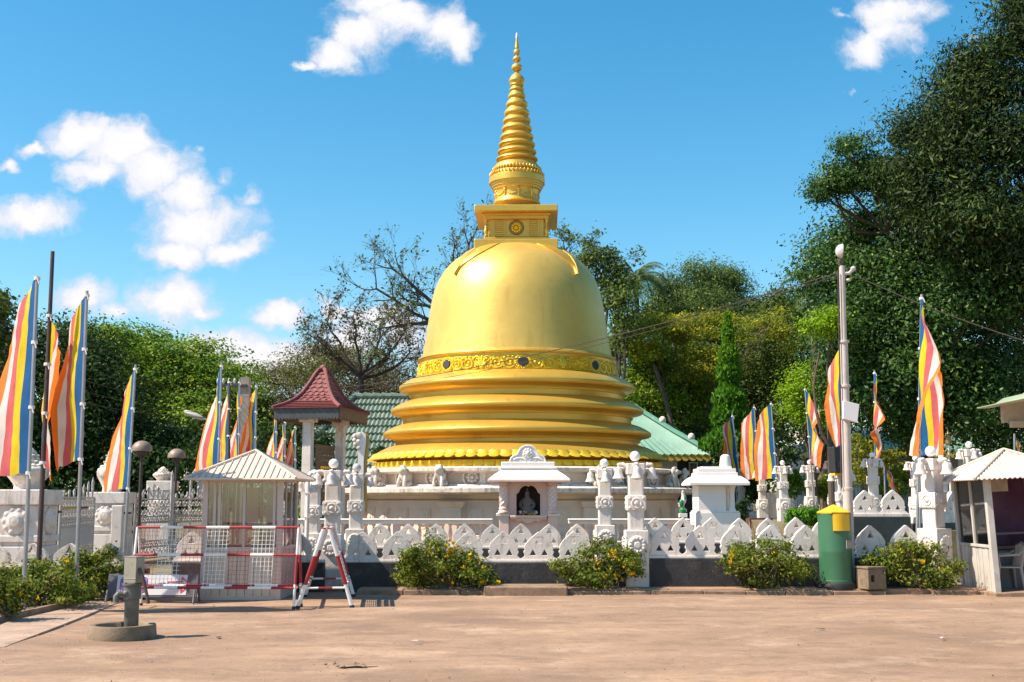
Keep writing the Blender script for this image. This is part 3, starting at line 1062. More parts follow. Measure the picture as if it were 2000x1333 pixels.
mb = MB()
spiral(mb, 0, -0.03, 0.26, 1.6, 1, 0.045, PI * 0.9)
spiral(mb, 0.36, 0.10, 0.15, 1.3, -1, 0.032, PI)
spiral(mb, 0.33, -0.17, 0.12, 1.2, 1, 0.03, PI)
for i in range(7):
    a = PI * 0.2 + i * 0.55
    mb.tube([(0.27 * math.cos(a), 0, -0.03 + 0.25 * math.sin(a)), (0.37 * math.cos(a + .25), 0.01, -0.03 + 0.31 * math.sin(a + .25))], [0.045, 0.012], 6)
scroll = mb.mesh('scroll', 'gold_yellow', True, 60)
mb = MB()
for i in range(5):
    a = PI * (i / 4)
    mb.tube([(0, 0, -0.2), (0.14 * math.cos(a), -0.02, -0.05 + 0.16 * math.sin(a)), (0.19 * math.cos(a), 0, 0.02 + 0.24 * math.sin(a))], [0.04, 0.055, 0.015], 7)
mb.ball((0, 0, -0.2), (0.12, 0.06, 0.06), 10, 6)
palm_orn = mb.mesh('palmette', 'gold_yellow', True, 60)
mb = MB()
for k in range(22):
    a = 2 * PI * k / 22
    i0 = len(mb.v)
    mb.ball((0.265 * math.cos(a), 0, 0.265 * math.sin(a)), (0.045, 0.05, 0.045), 6, 5)
pts = [(0.22 * math.cos(2 * PI * k / 28), -0.015, 0.22 * math.sin(2 * PI * k / 28)) for k in range(29)]
mb.tube(pts, 0.03, 6)
med_rim = mb.mesh('medallion_rim', 'gold_yellow', True, 60)
mb = MB().lathe([(0.0, 0.03), (0.165, 0.03), (0.185, 0.0)], 24)
mb.xf(Matrix.Rotation(PI / 2, 4, 'X'))
med_disc = mb.mesh('medallion_disc', 'medallion', True)
for k in range(8):
    a0 = R(3) + k * PI / 4

    def on_frieze(me, name, a, par=stupa, sx=1.0):
        return place(me, name, par, (r_f * math.sin(a) * 1.0, -r_f * math.cos(a), z_f), (R(-7), 0, a), (sx, 1, 0.93))
    md = on_frieze(med_rim, 'medallion', a0)
    place(med_disc, 'medallion_disc', md, (0, -0.035, 0))
    for j, (da, sx, me, nm) in enumerate(((7.2, -1, scroll, 'scroll'), (14.2, 1, scroll, 'scroll'), (22.5, 1, palm_orn, 'palmette'), (30.8, -1, scroll, 'scroll'), (37.8, 1, scroll, 'scroll'))):
        on_frieze(me, nm, a0 + R(da), sx=sx)
# leaves laid over the shoulder of the dome
rz_dome = sorted(prof(dome_edge), key=lambda p: p[1])


def dome_r(z):
    return float(np.interp(z, [p[1] for p in rz_dome], [p[0] for p in rz_dome]))


def dome_leaf(a0):
    ztop, zbot = pr(78, 490)[1], pr(150, 556)[1]
    mb = MB()
    N = 14
    rows = []
    for j in range(N + 1):
        t = j / N
        z = ztop + (zbot - ztop) * t
        w = 0.85 * (math.sin(PI * min(1, t * 0.85 + 0.25)) ** 1.0) * (1 - t) ** 1.1 + 0.035
        skew = -0.30 * t * 0
        for i in range(7):
            s = i / 6 * 2 - 1
            r = dome_r(z) + 0.045 + 0.055 * (1 - abs(s)) ** 0.5
            a = a0 + (s * w + 0.10 * math.sin(t * 4) + skew) / max(1.0, dome_r(z))
            rows.append((r * math.sin(a), -r * math.cos(a), z + 0.02))
    mb.add(rows, [(j * 7 + i, (j + 1) * 7 + i, (j + 1) * 7 + i + 1, j * 7 + i + 1) for j in range(N) for i in range(6)])
    n0 = len(rows)
    inner = []
    for j in range(N + 1):
        for i in (0, 6):
            x, y, z = rows[j * 7 + i]
            k = (dome_r(z) - 0.05) / math.hypot(x, y)
            inner.append((x * k, y * k, z - 0.05))
    mb.add(inner, [])
    for j in range(N):
        mb.f.append((j * 7, n0 + j * 2, n0 + j * 2 + 2, (j + 1) * 7))
        mb.f.append(((j + 1) * 7 + 6, n0 + j * 2 + 3, n0 + j * 2 + 1, j * 7 + 6))
        mb.m += [0, 0]
    o = mb.build('leaf_ornament', 'gold', stupa, True)
    v = MB()
    v.tube([((dome_r(z) + 0.12) * math.sin(a), -(dome_r(z) + 0.12) * math.cos(a), z) for z, a in [(ztop + (zbot - ztop) * t, a0 + 0.10 * math.sin(t * 4) / max(1.0, dome_r(ztop + (zbot - ztop) * t))) for t in np.linspace(0, 1, 12)]], [0.035 - 0.02 * t for t in np.linspace(0, 1, 12)], 6)
    v.build('leaf_vein', 'gold', o, True)


for a0 in (-46, 46, 134, 226):
    dome_leaf(R(a0))
# harmika (square block) turned a little to the viewer's left
hz = R(-1.5)
pxm = pr(1, 440)[0]


def hbox(name, hw, y0, y1, mat='gold', par=stupa, bev=0.03):
    z1 = zat(y0, D - hw * pxm)
    z0 = zat(y1, D - hw * pxm)
    s = hw * pxm
    return MB().box(-s, s, -s, s, z0, z1).build(name, mat, par, False, bev, rot=(0, 0, hz)), z0, z1, s


_, bz0, bz1, _ = hbox('harmika_plinth', 79, 467, 515)
_, kz0, kz1, ks = hbox('harmika_step', 62, 463, 469)
blk, mz0, mz1, ms_ = hbox('harmika_block', 53, 427, 464)
hbox('harmika_cornice', 62, 420, 428)
hbox('harmika_cornice', 66, 416, 421)
hbox('harmika_frieze', 64.5, 412.6, 416.4)
hbox('harmika_slab', 79, 400, 413)
for q in range(4):
    rot = Matrix.Rotation(hz + q * PI / 2, 4, 'Z')
    for sx in (-1, 1):
        mb = MB()
        c = sx * ms_ * 0.62
        w = ms_ * 0.20
        mb.box(c - w, c - w + 0.04, -ms_ - 0.06, -ms_ + 0.01, mz0, mz1)
        mb.box(c + w - 0.04, c + w, -ms_ - 0.06, -ms_ + 0.01, mz0, mz1)
        mb.xf(rot).build('louvre_frame', 'gold', stupa)
        for i in range(9):
            z = mz0 + (mz1 - mz0) * (i + 0.5) / 9
            s = MB().box(c - w + 0.045, c + w - 0.045, -0.03, 0.03, -0.017, 0.017)
            s.xf(rot @ Matrix.Translation((0, -ms_ - 0.025, z)) @ Matrix.Identity(4))
            s.build('louvre_slat', 'gold', stupa)
    # corner baluster
    mb = MB().lathe([(0.08, 0), (0.08, 0.06), (0.05, 0.09), (0.085, 0.2), (0.06, 0.3), (0.04, 0.34), (0.06, 0.37), (0.04, 0.4), (0.055, (mz1 - mz0) - 0.08), (0.085, mz1 - mz0)], 14, (-ms_ * 1.09, -ms_ * 1.09, mz0))
    mb.xf(rot).build('corner_baluster', 'gold', stupa, True)
    # rosette
    mb = MB()
    zc = (mz0 + mz1) / 2
    mb.tube([(0.255 * math.cos(2 * PI * k / 30), -ms_ - 0.02, zc + 0.255 * math.sin(2 * PI * k / 30)) for k in range(31)], 0.035, 6)
    mb.xf(rot).build('rosette_rim', 'bronze', stupa, True)
    mb = MB()
    for k in range(10):
        a = 2 * PI * k / 10
        mb.ball((0.15 * math.cos(a), -ms_ - 0.02, zc + 0.15 * math.sin(a)), (0.06, 0.05, 0.06), 8, 6)
    mb.ball((0, -ms_ - 0.02, zc), (0.09, 0.06, 0.09), 10, 6)
    mb.xf(rot).build('rosette', 'gold_yellow', stupa, True)
# neck, fringe, spire
MB().lathe(prof([(30, 374), (44, 376), (43.5, 379), (43, 391), (44.5, 396), (46, 399), (45, 401), (30, 402)]), 48).build('spire_neck', 'gold', stupa, True)
MB().lathe(prof([(36, 345), (50, 346), (52, 349.5), (54.4, 350), (54.4, 361.5), (51.5, 362), (51.5, 365.5), (49.5, 366), (49.5, 369.5), (47, 370), (47, 374), (44, 376), (36, 377)]), 64).build('spire_collar', 'gold', stupa, True)
MB().lathe(prof([(30, 322), (40, 323), (44, 328), (46, 333), (45, 338), (48, 341), (50, 345), (30, 346)]), 48).build('spire_lotus', 'gold', stupa, True)
r1, z1 = pr(47, 335)
r2, z2 = pr(51.5, 345.5)
fr = MB().ball((0, 0, 0), (0.052, 0.04, 0.09), 8, 6).mesh('fringe_petal', 'gold', True)
for k in range(44):
    a = 2 * PI * k / 44
    place(fr, 'fringe_petal', stupa, (r1 * math.sin(a), -r1 * math.cos(a), z1), (0, 0, a))
    place(fr, 'fringe_petal', stupa, (r2 * math.sin(a), -r2 * math.cos(a), z2), (R(25), 0, a))
# garland on the neck
r3, z3 = pr(43.6, 384)
mb = MB()
for k in range(10):
    a0 = R(4) + k * PI / 5
    pts = []
    for i in range(13):
        t = i / 12
        a = a0 + t * PI / 5
        pts.append((r3 * math.sin(a), -r3 * math.cos(a), z3 + 0.07 - 0.16 * math.sin(PI * t)))
    mb.tube(pts, 0.022, 5)
    x, y = r3 * math.sin(a0), -r3 * math.cos(a0)
    mb.ball((x, y, z3 + 0.09), (0.07, 0.07, 0.06), 8, 6)
    mb.tube([(x, y, z3 + 0.08), (x, y, z3 - 0.17)], [0.05, 0.02], 6)
mb.build('garland', 'gold', stupa, True)
sp = []
rings = [(168, 13.6), (177, 14.8), (190, 17.6), (206, 21.6), (223, 25), (238.5, 27.6), (254, 30.2), (270, 33), (285, 36), (299.5, 38.4), (313.5, 41)]
prev = 160
for i, (y, hw) in enumerate(rings):
    nxt = rings[i + 1][0] if i + 1 < len(rings) else 324
    gap_up = (y - prev) if i else 7
    h = 0.42 * min(gap_up, nxt - y + 2)
    sp += [(hw * 0.80, y - h * 1.08), (hw * 0.91, y - h * 0.75), (hw * 0.985, y - h * 0.35), (hw, y), (hw * 0.97, y + h * 0.35), (hw * 0.88, y + h * 0.7), (hw * 0.83, y + h * 0.85), (hw * 0.84, y + h * 1.0)]
    prev = y
MB().lathe(prof([(4, 150)] + [(10, 160)] + sp + [(36, 324)]), 56).build('spire', 'gold', stupa, True)
MB().lathe(prof([(3.5, 142), (4.5, 144), (8, 147), (12, 151), (14.5, 155.5), (15.8, 159), (15.4, 161), (13.5, 163), (13, 166), (8, 167)]), 40).build('spire_cap', 'gold', stupa, True)
for (y, r, h) in ((103, 6.4, 6), (116.5, 8.2, 5.5), (133, 10.6, 8)):
    MB().lathe(prof([(max(.4, r * math.sin(PI * i / 10)), y - h * math.cos(PI * i / 10)) for i in range(11)]), 28).build('pinnacle_bead', 'gold', stupa, True)
MB().lathe(prof([(1.8, 73), (2.6, 75), (2.2, 78), (4, 93), (4.2, 95), (3, 96), (3, 144), (1, 145)]), 20).build('pinnacle_rod', 'gold', stupa, True)
MB().lathe(prof([(0.3, 64), (1.8, 67), (2.6, 71), (2.4, 75), (0.5, 76)]), 14).build('crystal', 'crystal', stupa, True)
# white round base (drum)
MB().lathe(prof([(200, 917), (296, 918), (318, 920), (322, 921.5), (322, 926.5), (316, 928), (308, 930), (200, 931)]), 128).build('drum_cornice', 'plaster_old', stupa, True)
MB().lathe(prof([(200, 920), (300, 921), (300, 952), (200, 953)]), 128).build('drum_frieze', 'plaster_drum', stupa, True)
MB().lathe(prof([(200, 949), (312, 950), (314, 953), (347, 955), (350, 957), (350, 964), (344, 967), (322, 968), (200, 969)]), 128).build('drum_ledge', 'plaster_old', stupa, True)
MB().lathe(prof([(200, 965), (318, 966), (316, 972), (309, 977), (304, 980), (200, 981)]), 128).build('drum_moulding', 'plaster_drum', stupa, True)
rw, zw_ = pr(313, 979)
MB().lathe([(rw - 1, -0.1), (rw + 0.15, -0.1), (rw + 0.15, 0.5), (rw, 0.55), (rw, zw_ + 0.02), (rw - 1, zw_ + 0.03)], 128).build('drum_wall', 'plaster_drum', stupa, True)
r_dr, z_dr = pr(301, 936)
mb = MB()
mb.tube([(0.30 * math.cos(2 * PI * k / 24), 0, 0.30 * math.sin(2 * PI * k / 24)) for k in range(25)], 0.035, 6)
for k in range(8):
    mb.ball((0.14 * math.cos(k * PI / 4), 0, 0.14 * math.sin(k * PI / 4)), (0.06, 0.05, 0.06), 7, 5)
mb.ball((0, 0, 0), (0.08, 0.09, 0.08), 8, 6)
disc_me = mb.mesh('drum_rosette', 'plaster', True)
mb = MB().box(-0.10, 0.10, -0.06, 0.1, -0.36, 0.34)
pil_me = mb.mesh('drum_pilaster', 'plaster')
mb = MB()
mb.box(-0.27, 0.27, -0.05, 0.1, -0.27, 0.27)
mb.box(-0.21, 0.21, -0.075, -0.04, -0.21, 0.21)
mb.ball((0, -0.07, 0.0), (0.12, 0.05, 0.14), 10, 6)
pan_me = mb.mesh('drum_panel', 'plaster_drum')
STEP = 13.8
for k in range(26):
    a = R(-15 + k * 360 / 26)
    place(disc_me, 'drum_rosette', stupa, ((r_dr + 0.05) * math.sin(a), -(r_dr + 0.05) * math.cos(a), z_dr - 0.03), (0, 0, a), 1.05)
    a2 = a + R(3.6)
    place(pil_me, 'drum_pilaster', stupa, (r_dr * math.sin(a2), -r_dr * math.cos(a2), z_dr), (0, 0, a2))
for k in range(40):
    a = R(4.5 + k * 9)
    if k % 5 == 2:
        continue
    place(pan_me, 'drum_panel', stupa, (rw * math.sin(a), -rw * math.cos(a), 1.12), (0, 0, a))


for k in range(8):
    a = R(24 + 45 * k)
    mb = MB().box(-0.36, 0.36, -0.16, 0.3, -0.1, zw_ - 0.22)
    mb.frustum(zw_ - 0.219, 0.40, 0.22, zw_ - 0.02, 0.52, 0.34, 0, 0.05)
    mb.build('drum_pier', 'plaster_drum', stupa, False, 0.01, loc=(rw * math.sin(a), -rw * math.cos(a), 0), rot=(0, 0, a))


# lion figures sitting on the ledge
def lion(label, ang):
    t = thing('lion_statue', label, 'statue', (0, 0, 0), 0, 'seated stone lions on the ledge of the round base')
    V = [(0, 0.16, 0.14), (0, 0.10, 0.30), (0, -0.02, 0.46), (0, -0.08, 0.60), (0, -0.15, 0.68), (0, -0.25, 0.64),
         (0.13, -0.05, 0.44), (0.16, -0.14, 0.24), (0.16, -0.18, 0.04), (-0.13, -0.05, 0.44), (-0.16, -0.14, 0.24), (-0.16, -0.18, 0.04),
         (0.16, 0.14, 0.16), (0.22, 0.0, 0.20), (0.20, -0.04, 0.05), (-0.16, 0.14, 0.16), (-0.22, 0.0, 0.20), (-0.20, -0.04, 0.05)]
    E = [(0, 1), (1, 2), (2, 3), (3, 4), (4, 5), (2, 6), (6, 7), (7, 8), (2, 9), (9, 10), (10, 11), (0, 12), (12, 13), (13, 14), (0, 15), (15, 16), (16, 17)]
    rad = [0.17, 0.18, 0.17, 0.13, 0.14, 0.08, 0.09, 0.06, 0.065, 0.09, 0.06, 0.065, 0.12, 0.10, 0.06, 0.12, 0.10, 0.06]
    skin_obj('body', V, E, rad, 'plaster_old', t)
    mb = MB()
    for s in (-1, 1):
        mb.ball((0.09 * s, -0.10, 0.81), (0.035, 0.03, 0.05), 8, 6)
    mb.ball((0, -0.06, 0.66), (0.19, 0.12, 0.20), 12, 8)
    mb.build('mane', 'plaster_old', t, True)
    MB().box(-0.28, 0.28, -0.30, 0.30, -0.02, 0.045).build('pedestal', 'plaster_old', t, False, 0.01)
    rl, zl = pr(325, 956)
    t.location = (SC.x + rl * math.sin(R(ang)), D - rl * math.cos(R(ang)), zl - 0.02)
    t.rotation_euler = (0, 0, R(ang))
    t.scale = (0.92,) * 3
    return t


for lb, ang in (('grey seated stone lion on the ledge farthest left of the niche shrine', -52), ('seated stone lion on the ledge, second one left of the niche shrine', -38),
                ('pale seated stone lion on the ledge nearest left of the niche shrine', -24.5), ('seated stone lion on the ledge left of the thinner bell pillar', 26),
                ('seated stone lion on the ledge just left of the front bell pillar', 40), ('seated stone lion on the ledge right of the front bell pillar', 62),
                ('seated stone lion at the far right end of the ledge in profile', 80), ('weathered stone lion half hidden beside the left bell pillars', -66)):
    lion(lb, ang)


# ------------------------------------------------------------------ petal-topped walls
def petal_outline(w, h):
    half = [(0.50, 0.0), (0.50, 0.05), (0.455, 0.075), (0.405, 0.13), (0.40, 0.19), (0.43, 0.25), (0.432, 0.30), (0.395, 0.335), (0.415, 0.41), (0.40, 0.50), (0.355, 0.60), (0.285, 0.71), (0.20, 0.81), (0.11, 0.90), (0.03, 0.985)]
    pts = [(x * w, z * h) for x, z in half]
    return pts + [(0, h)] + [(-x, z) for x, z in reversed(pts)]


def tri(cx, z, s, h):
    return [(cx - s, z), (cx + s, z), (cx, z + h)]


def petal_panel(w=0.655, h=0.55, th=0.11):
    mb = MB().plate(petal_outline(w, h), [tri(0, h * 0.58, 0.062, 0.115), tri(-0.108, h * 0.16, 0.060, 0.11), tri(0.108, h * 0.16, 0.060, 0.11)], -th / 2, th / 2)
    return mb


petal_me = {}


def petal_wall(label, x0, x1, Y, zb, zt, phase=0.0, pitch=0.655, z0=0.0, base='black', petal='plaster', rz=0.0, band=0.05, name='petal_parapet', skip=(), th=0.11):
    """black base, white string course, one object per pierced petal"""
    L = x1 - x0
    t = thing(name, label, 'wall', (x0, Y, z0), rz)
    MB().box(0, L, -0.13, 0.13, -0.1, zb - z0 - band).build('wall_base', base, t, False, 0.012)
    MB().box(0, L, -0.10, 0.10, zb - z0 - band + 0.001, zb - z0 + 0.001).build('string_course', petal, t, False, 0.01)
    key = (round(pitch, 3), round(zt - zb, 3), petal, th)
    if key not in petal_me:
        petal_me[key] = petal_panel(pitch, zt - zb, th).mesh('petal_panel', petal)
    me = petal_me[key]
    x = phase + pitch / 2
    i = 0
    rr = random.Random(int(x0 * 100) + 7)
    while x + pitch / 2 <= L + 0.02:
        if i not in skip:
            o = place(me, 'petal_panel', t, (x, rr.uniform(-0.008, 0.008), zb - z0), (rr.uniform(-0.01, 0.01), rr.uniform(-0.012, 0.012), 0), (1, 1, rr.uniform(0.985, 1.015)))
            fit_bevel(o, 0.012)
        x += pitch
        i += 1
    return t


YW = 22.2
zbl, ztl = zat(1094, YW), zat(1039, YW)
zbr, ztr = zat(1086, YW), zat(1027, YW)
xl = lambda px: xat(px, YW, 1090)
petal_wall('front white petal wall on black base left of the front bell pillar', xl(672), xl(1221), YW, zbl, ztl, petal='plaster_mid', phase=(xl(742) - xl(672)) - 0.655)
petal_wall('front white petal wall on black base between front bell pillar and green bin', xl(1264), xl(1660), YW, zbr, ztr)
petal_wall('short front petal wall between the green bin and the right bell pillar', xl(1666), xl(1803), YW, zat(1085, YW), ztr, phase=0.0)
petal_wall('front petal wall behind the cream booth and the mesh barrier', xl(340), xl(634), YW, zbl, ztl, petal='plaster_mid')
Y2 = 27.7
x2 = lambda px: xat(px, Y2, 1060)
petal_wall('second row of white petal wall in front of the niche shrine', x2(704), x2(1160), Y2, zat(1068, Y2), zat(1024, Y2), phase=0.12, petal='plaster_mid')
petal_wall('second row of white petal wall right of the thinner bell pillar', x2(1200), x2(1662), Y2, zat(1058, Y2), zat(1012, Y2), phase=0.62)
petal_wall('raised terrace petal wall on dark base behind the green bin', x2(1672), x2(1786), Y2 + 0.3, zat(1004, Y2), zat(958, Y2), base='darkgreen_wall', band=0.08, petal='plaster')
petal_wall('terrace petal wall turning away beside the right booth', x2(1800), x2(1800) + 4.3, Y2 + 0.5, zat(1006, Y2), zat(960, Y2), base='darkgreen_wall', band=0.22, rz=R(38))
# low wall left of the barrier, in front of the gateway
YG = 20.6
xg = lambda px: xat(px, YG, 1090)
petal_wall('low weathered petal wall behind the flowering bushes at far left', xg(-60), xg(290), YG, zat(1106, YG), zat(1062, YG), phase=0.10, petal='plaster_old')
# terrace ground behind the right wall
tag(MB().box(x2(1680), 60, Y2 + 0.6, 140, -0.2, 0.95).build('terrace', 'grass'), kind='structure')


# ------------------------------------------------------------------ bell pillars
def bell_pillar_proto(label):
    t = thing('bell_post', label, 'pillar', (0, 0, 0), 0, 'white pillars with bells and a globe lamp')
    MB().box(-0.215, 0.215, -0.215, 0.215, 0, 1.05).build('base_block', 'plaster', t, False, 0.015)
    for q in range(4):
        mb = MB()
        mb.lathe([(0.0, 0.05), (0.05, 0.05), (0.07, 0.03), (0.155, 0.03), (0.175, 0.0)], 24)
        for k in range(12):
            a = 2 * PI * k / 12
            mb.ball((0.125 * math.cos(a), 0.125 * math.sin(a), 0.03), (0.035, 0.035, 0.022), 7, 5)
        mb.xf(Matrix.Rotation(q * PI / 2, 4, 'Z') @ Matrix.Translation((0, -0.215, 0.78)) @ Matrix.Rotation(PI / 2, 4, 'X'))
        mb.build('rosette', 'plaster', t, True)
    MB().box(-0.145, 0.145, -0.145, 0.145, 1.0, 2.12).build('shaft', 'plaster', t, False, 0.03)
    MB().box(-0.178, 0.178, -0.178, 0.178, 1.42, 1.70).build('collar_block', 'plaster', t, False, 0.012)
    for q in range(4):
        mb = MB()
        mb.tube([(0.09 * math.cos(2 * PI * k / 20), 0.09 * math.sin(2 * PI * k / 20), 0) for k in range(21)], 0.016, 6)
        mb.ball((0, 0, 0), (0.05, 0.05, 0.03), 8, 6)
        for sx in (-1, 1):
            for sy in (-1, 1):
                mb.ball((0.125 * sx, 0.09 * sy, 0), (0.03, 0.03, 0.015), 6, 5)
        mb.xf(Matrix.Rotation(q * PI / 2, 4, 'Z') @ Matrix.Translation((0, -0.178, 1.56)) @ Matrix.Rotation(PI / 2, 4, 'X'))
        mb.build('flower_relief', 'plaster', t, True)
    MB().box(-0.168, 0.168, -0.168, 0.168, 2.10, 2.31).build('capital', 'plaster', t, False, 0.012)
    for q in range(4):
        m = Matrix.Rotation(q * PI / 2, 4, 'Z')
        mb = MB()
        mb.tube([(0, -0.15, 2.24), (0, -0.24, 2.29), (0, -0.31, 2.27), (0, -0.32, 2.22)], [0.05, 0.045, 0.035, 0.03], 8)
        mb.ball((0, -0.29, 2.29), (0.05, 0.06, 0.035), 8, 6)
        br = mb.xf(m).build('bell_bracket', 'plaster', t, True)
        mb = MB().lathe([(0.0, 2.02), (0.085, 2.02), (0.115, 2.025), (0.112, 2.04), (0.085, 2.08), (0.072, 2.14), (0.070, 2.19), (0.055, 2.225), (0.02, 2.24)], 18, (0, -0.32, 0))
        mb.ball((0, -0.32, 2.015), (0.025, 0.025, 0.03), 8, 6)
        mb.xf(m).build('bell', 'plaster', t, True)
    MB().lathe([(0.05, 2.30), (0.045, 2.34), (0.035, 2.36)], 14).build('lamp_collar', 'dark_steel', t, True)
    MB().ball((0, 0, 2.445), 0.10, 24, 16).build('globe', 'globe', t, True)
    return t


proto = bell_pillar_proto('x')
pillars = [  # px, top row of the globe, Y, ground z, height of the globe top in m (None: from the row), turn, label
    (1240, 882, 22.2, 0.09, 0, 'front bell pillar standing in the petal wall right of the niche shrine'),
    (1180, 897, 27.2, 0.05, 0, 'thinner bell pillar one step behind, just right of the niche shrine'),
    (652, 897, 22.6, 0.05, 0, 'bell pillar with a cream globe right of the cream booth'),
    (697, 906, 26.0, 0.05, 3, 'weathered bell pillar with a dull grey globe left of the stupa base'),
    (614, 918, 25.2, 0.05, 0, 'bell pillar under the red-roofed pavilion with a pipe clipped on'),
    (1817, 872, 22.1, 0.09, 34, 'large bell pillar turned cornerwise beside the right booth'),
    (1892, 863, 31.0, 0.95, 5, 'bell pillar with white globe just above the right booth roof'),
    (1838, 888, 36.0, 0.95, 8, 'grey shaded bell pillar under the big tree'),
    (1788, 891, 33.0, 0.95, 4, 'bell pillar half hidden behind the widest right flag'),
    (1703, 884, 34.0, 0.95, 3, 'bell pillar behind the hanging flag right of the lamp pole'),
    (1643, 906, 30.5, 0.4, 0, 'bell pillar directly behind the white lamp pole'),
    (1627, 890, 40.0, 0.95, 0, 'small far bell pillar left of the black loudspeaker'),
    (1581, 899, 41.0, 0.9, 2, 'far bell pillar behind the thin twisted flag'),
    (1528, 900, 40.0, 0.8, 5, 'far bell pillar right of the pair of wide flags'),
    (1487, 911, 44.0, 0.8, 2, 'far bell pillar between the pair of wide flags'),
    (1447, 916, 47.0, 0.8, 0, 'farthest bell pillar just behind the small white shrine'),
]
PIL = {}
for i, (px, py, Y, z0, rz, lb) in enumerate(pillars):
    o = proto if i == 0 else copy_tree(proto)
    p = at(px, py, Y)
    s = (p.z - z0) / 2.545
    o.location = (p.x, Y, z0)
    o.rotation_euler = (0, 0, R(rz))
    sw = s if s > 0.8 else s * 1.12
    o.scale = (sw, sw, s)
    o['label'] = lb
    PIL[px] = o
    if px in (697,):
        for ch in o.children:
            if ch.name.startswith('globe'):
                ch.data = ch.data.copy()
                ch.data.materials[0] = M['globe_old']
# downpipe clipped to the pavilion pillar
px_ = at(602, 950, 24.85)
mb = MB().tube([(px_.x, 24.8, 0.0), (px_.x, 24.8, zat(932, 24.8)), (px_.x + 0.06, 24.86, zat(924, 24.8))], 0.045, 10)
for z in (0.7, 1.3, 1.8):
    mb.box(px_.x - 0.06, px_.x + 0.06, 24.74, 24.86, z, z + 0.03)
tag(mb.build('drain_pipe', 'plaster', None, True), 'white drain pipe clipped to the pillar right of the cream booth', 'pipe')

# ------------------------------------------------------------------ balustrade before the stupa
YB = 33.5
bal_me = MB().lathe([(0.06, 0), (0.06, 0.05), (0.035, 0.08), (0.06, 0.2), (0.045, 0.34), (0.03, 0.42), (0.055, 0.46), (0.06, 0.5)], 10).mesh('baluster', 'pink', True)
for (pa, pb, lb) in ((573, 962, 'white rail with pinkish balusters left of the niche shrine'), (1110, 1345, 'white rail with pinkish balusters right of the niche shrine')):
    xa, xb = xat(pa, YB, 1020), xat(pb, YB, 1020)
    t = thing('balustrade', lb, 'balustrade', (xa, YB, 0))
    zr0, zr1 = zat(1024, YB), zat(1014, YB)
    MB().box(0, xb - xa, -0.16, 0.16, zr0, zr1 - 0.05).box(-0.01, xb - xa + 0.01, -0.2, 0.2, zr1 - 0.049, zr1).build('hand_rail', 'white', t, False, 0.02)
    MB().box(0, xb - xa, -0.18, 0.18, -0.05, zr0 - 0.52).build('plinth', 'white', t, False, 0.01)
    n = int((xb - xa) / 0.21)
    for i in range(n):
        x = (i + 0.5) * (xb - xa) / n
        if i % 9 == 4:
            MB().box(x - 0.1, x + 0.1, -0.12, 0.12, zr0 - 0.525, zr0 + 0.002).build('post', 'pink', t, False, 0.01)
        else:
            place(bal_me, 'baluster', t, (x, 0, zr0 - 0.5))


# ------------------------------------------------------------------ niche shrine in front of the stupa
YS = 30.0
kS = (at(1001, 1000, YS) - at(1000, 1000, YS)).x
sx = lambda px: (px - 1031) * kS
sz = lambda py: zat(py, YS)
shrine = thing('niche_shrine', 'pale pink niche shrine with white eaves and curved pediment before the stupa', 'shrine', (xat(1031, YS, 1000), YS, 0))


def slab(name, xa, xb, ya, yb, pa, pb, mat, bev=0.012, par=shrine, taper=0.0):
    mb = MB()
    if taper:
        mb.frustum(sz(pb), (xb - xa) / 2, (yb - ya) / 2, sz(pa), (xb - xa) / 2 - taper, (yb - ya) / 2 - taper, (xa + xb) / 2, (ya + yb) / 2)
    else:
        mb.box(xa, xb, ya, yb, sz(pb), sz(pa))
    return mb.build(name, mat, par, False, bev)


# legs / lower body
slab('pier', sx(975), sx(994), -0.02, 1.0, 1005, 1140, 'pink')
slab('pier', sx(1070), sx(1089), -0.02, 1.0, 1005, 1140, 'pink')
slab('apron_wall', sx(993), sx(1071), 0.10, 0.95, 1012, 1140, 'pink')
slab('pier_cap', sx(969), sx(994.5), -0.06, 1.02, 1003.5, 1009, 'white')
slab('pier_cap', sx(1069.5), sx(1093), -0.06, 1.02, 1003.5, 1009, 'white')
# niche wall with scalloped opening
op = [(1007, 1008), (1057, 1008), (1057, 966), (1052, 962), (1049, 955), (1044, 950), (1037, 947.5), (1032, 950), (1027, 947.5), (1020, 950), (1015, 955), (1012, 962), (1007, 966)]
outer = [(975, 1010), (1089, 1010), (1089, 941), (975, 941)]
mb = MB().plate([(sx(x), sz(y)) for x, y in outer], [[(sx(x), sz(y)) for x, y in op]], 0.10, 0.22)
mb.build('niche_wall', 'pink', shrine, False)
mb = MB()
pts = [(sx(x), 0.10, sz(y)) for x, y in op[1:] + op[:1]]
mb.tube(pts, 0.022, 6)
mb.build('niche_moulding', 'pink', shrine, True)
MB().box(sx(980), sx(1085), 0.85, 0.93, sz(1012), sz(941)).build('niche_back', 'niche', shrine)
for xa, xb in ((980, 983), (1082, 1085)):
    MB().box(sx(xa), sx(xb), 0.221, 0.849, sz(1012), sz(941)).build('niche_side', 'niche', shrine)
MB().box(sx(983.2), sx(1081.8), 0.221, 0.849, sz(1011.5), sz(1009)).build('niche_floor', 'pink', shrine)
slab('offering_shelf', sx(996), sx(1068), -0.10, 0.10, 1007.5, 1012, 'pink')
mb = MB().plate([(sx(996), sz(1012)), (sx(1068), sz(1012)), (sx(1066), sz(1016)), (sx(1058), sz(1016)), (sx(1052), sz(1020)), (sx(1044), sz(1018)), (sx(1038), sz(1022)), (sx(1032), sz(1023)), (sx(1026), sz(1022)), (sx(1020), sz(1018)), (sx(1012), sz(1020)), (sx(1006), sz(1016)), (sx(998), sz(1016))][::-1], [], -0.02, 0.07)
mb.build('shelf_valance', 'pink', shrine)
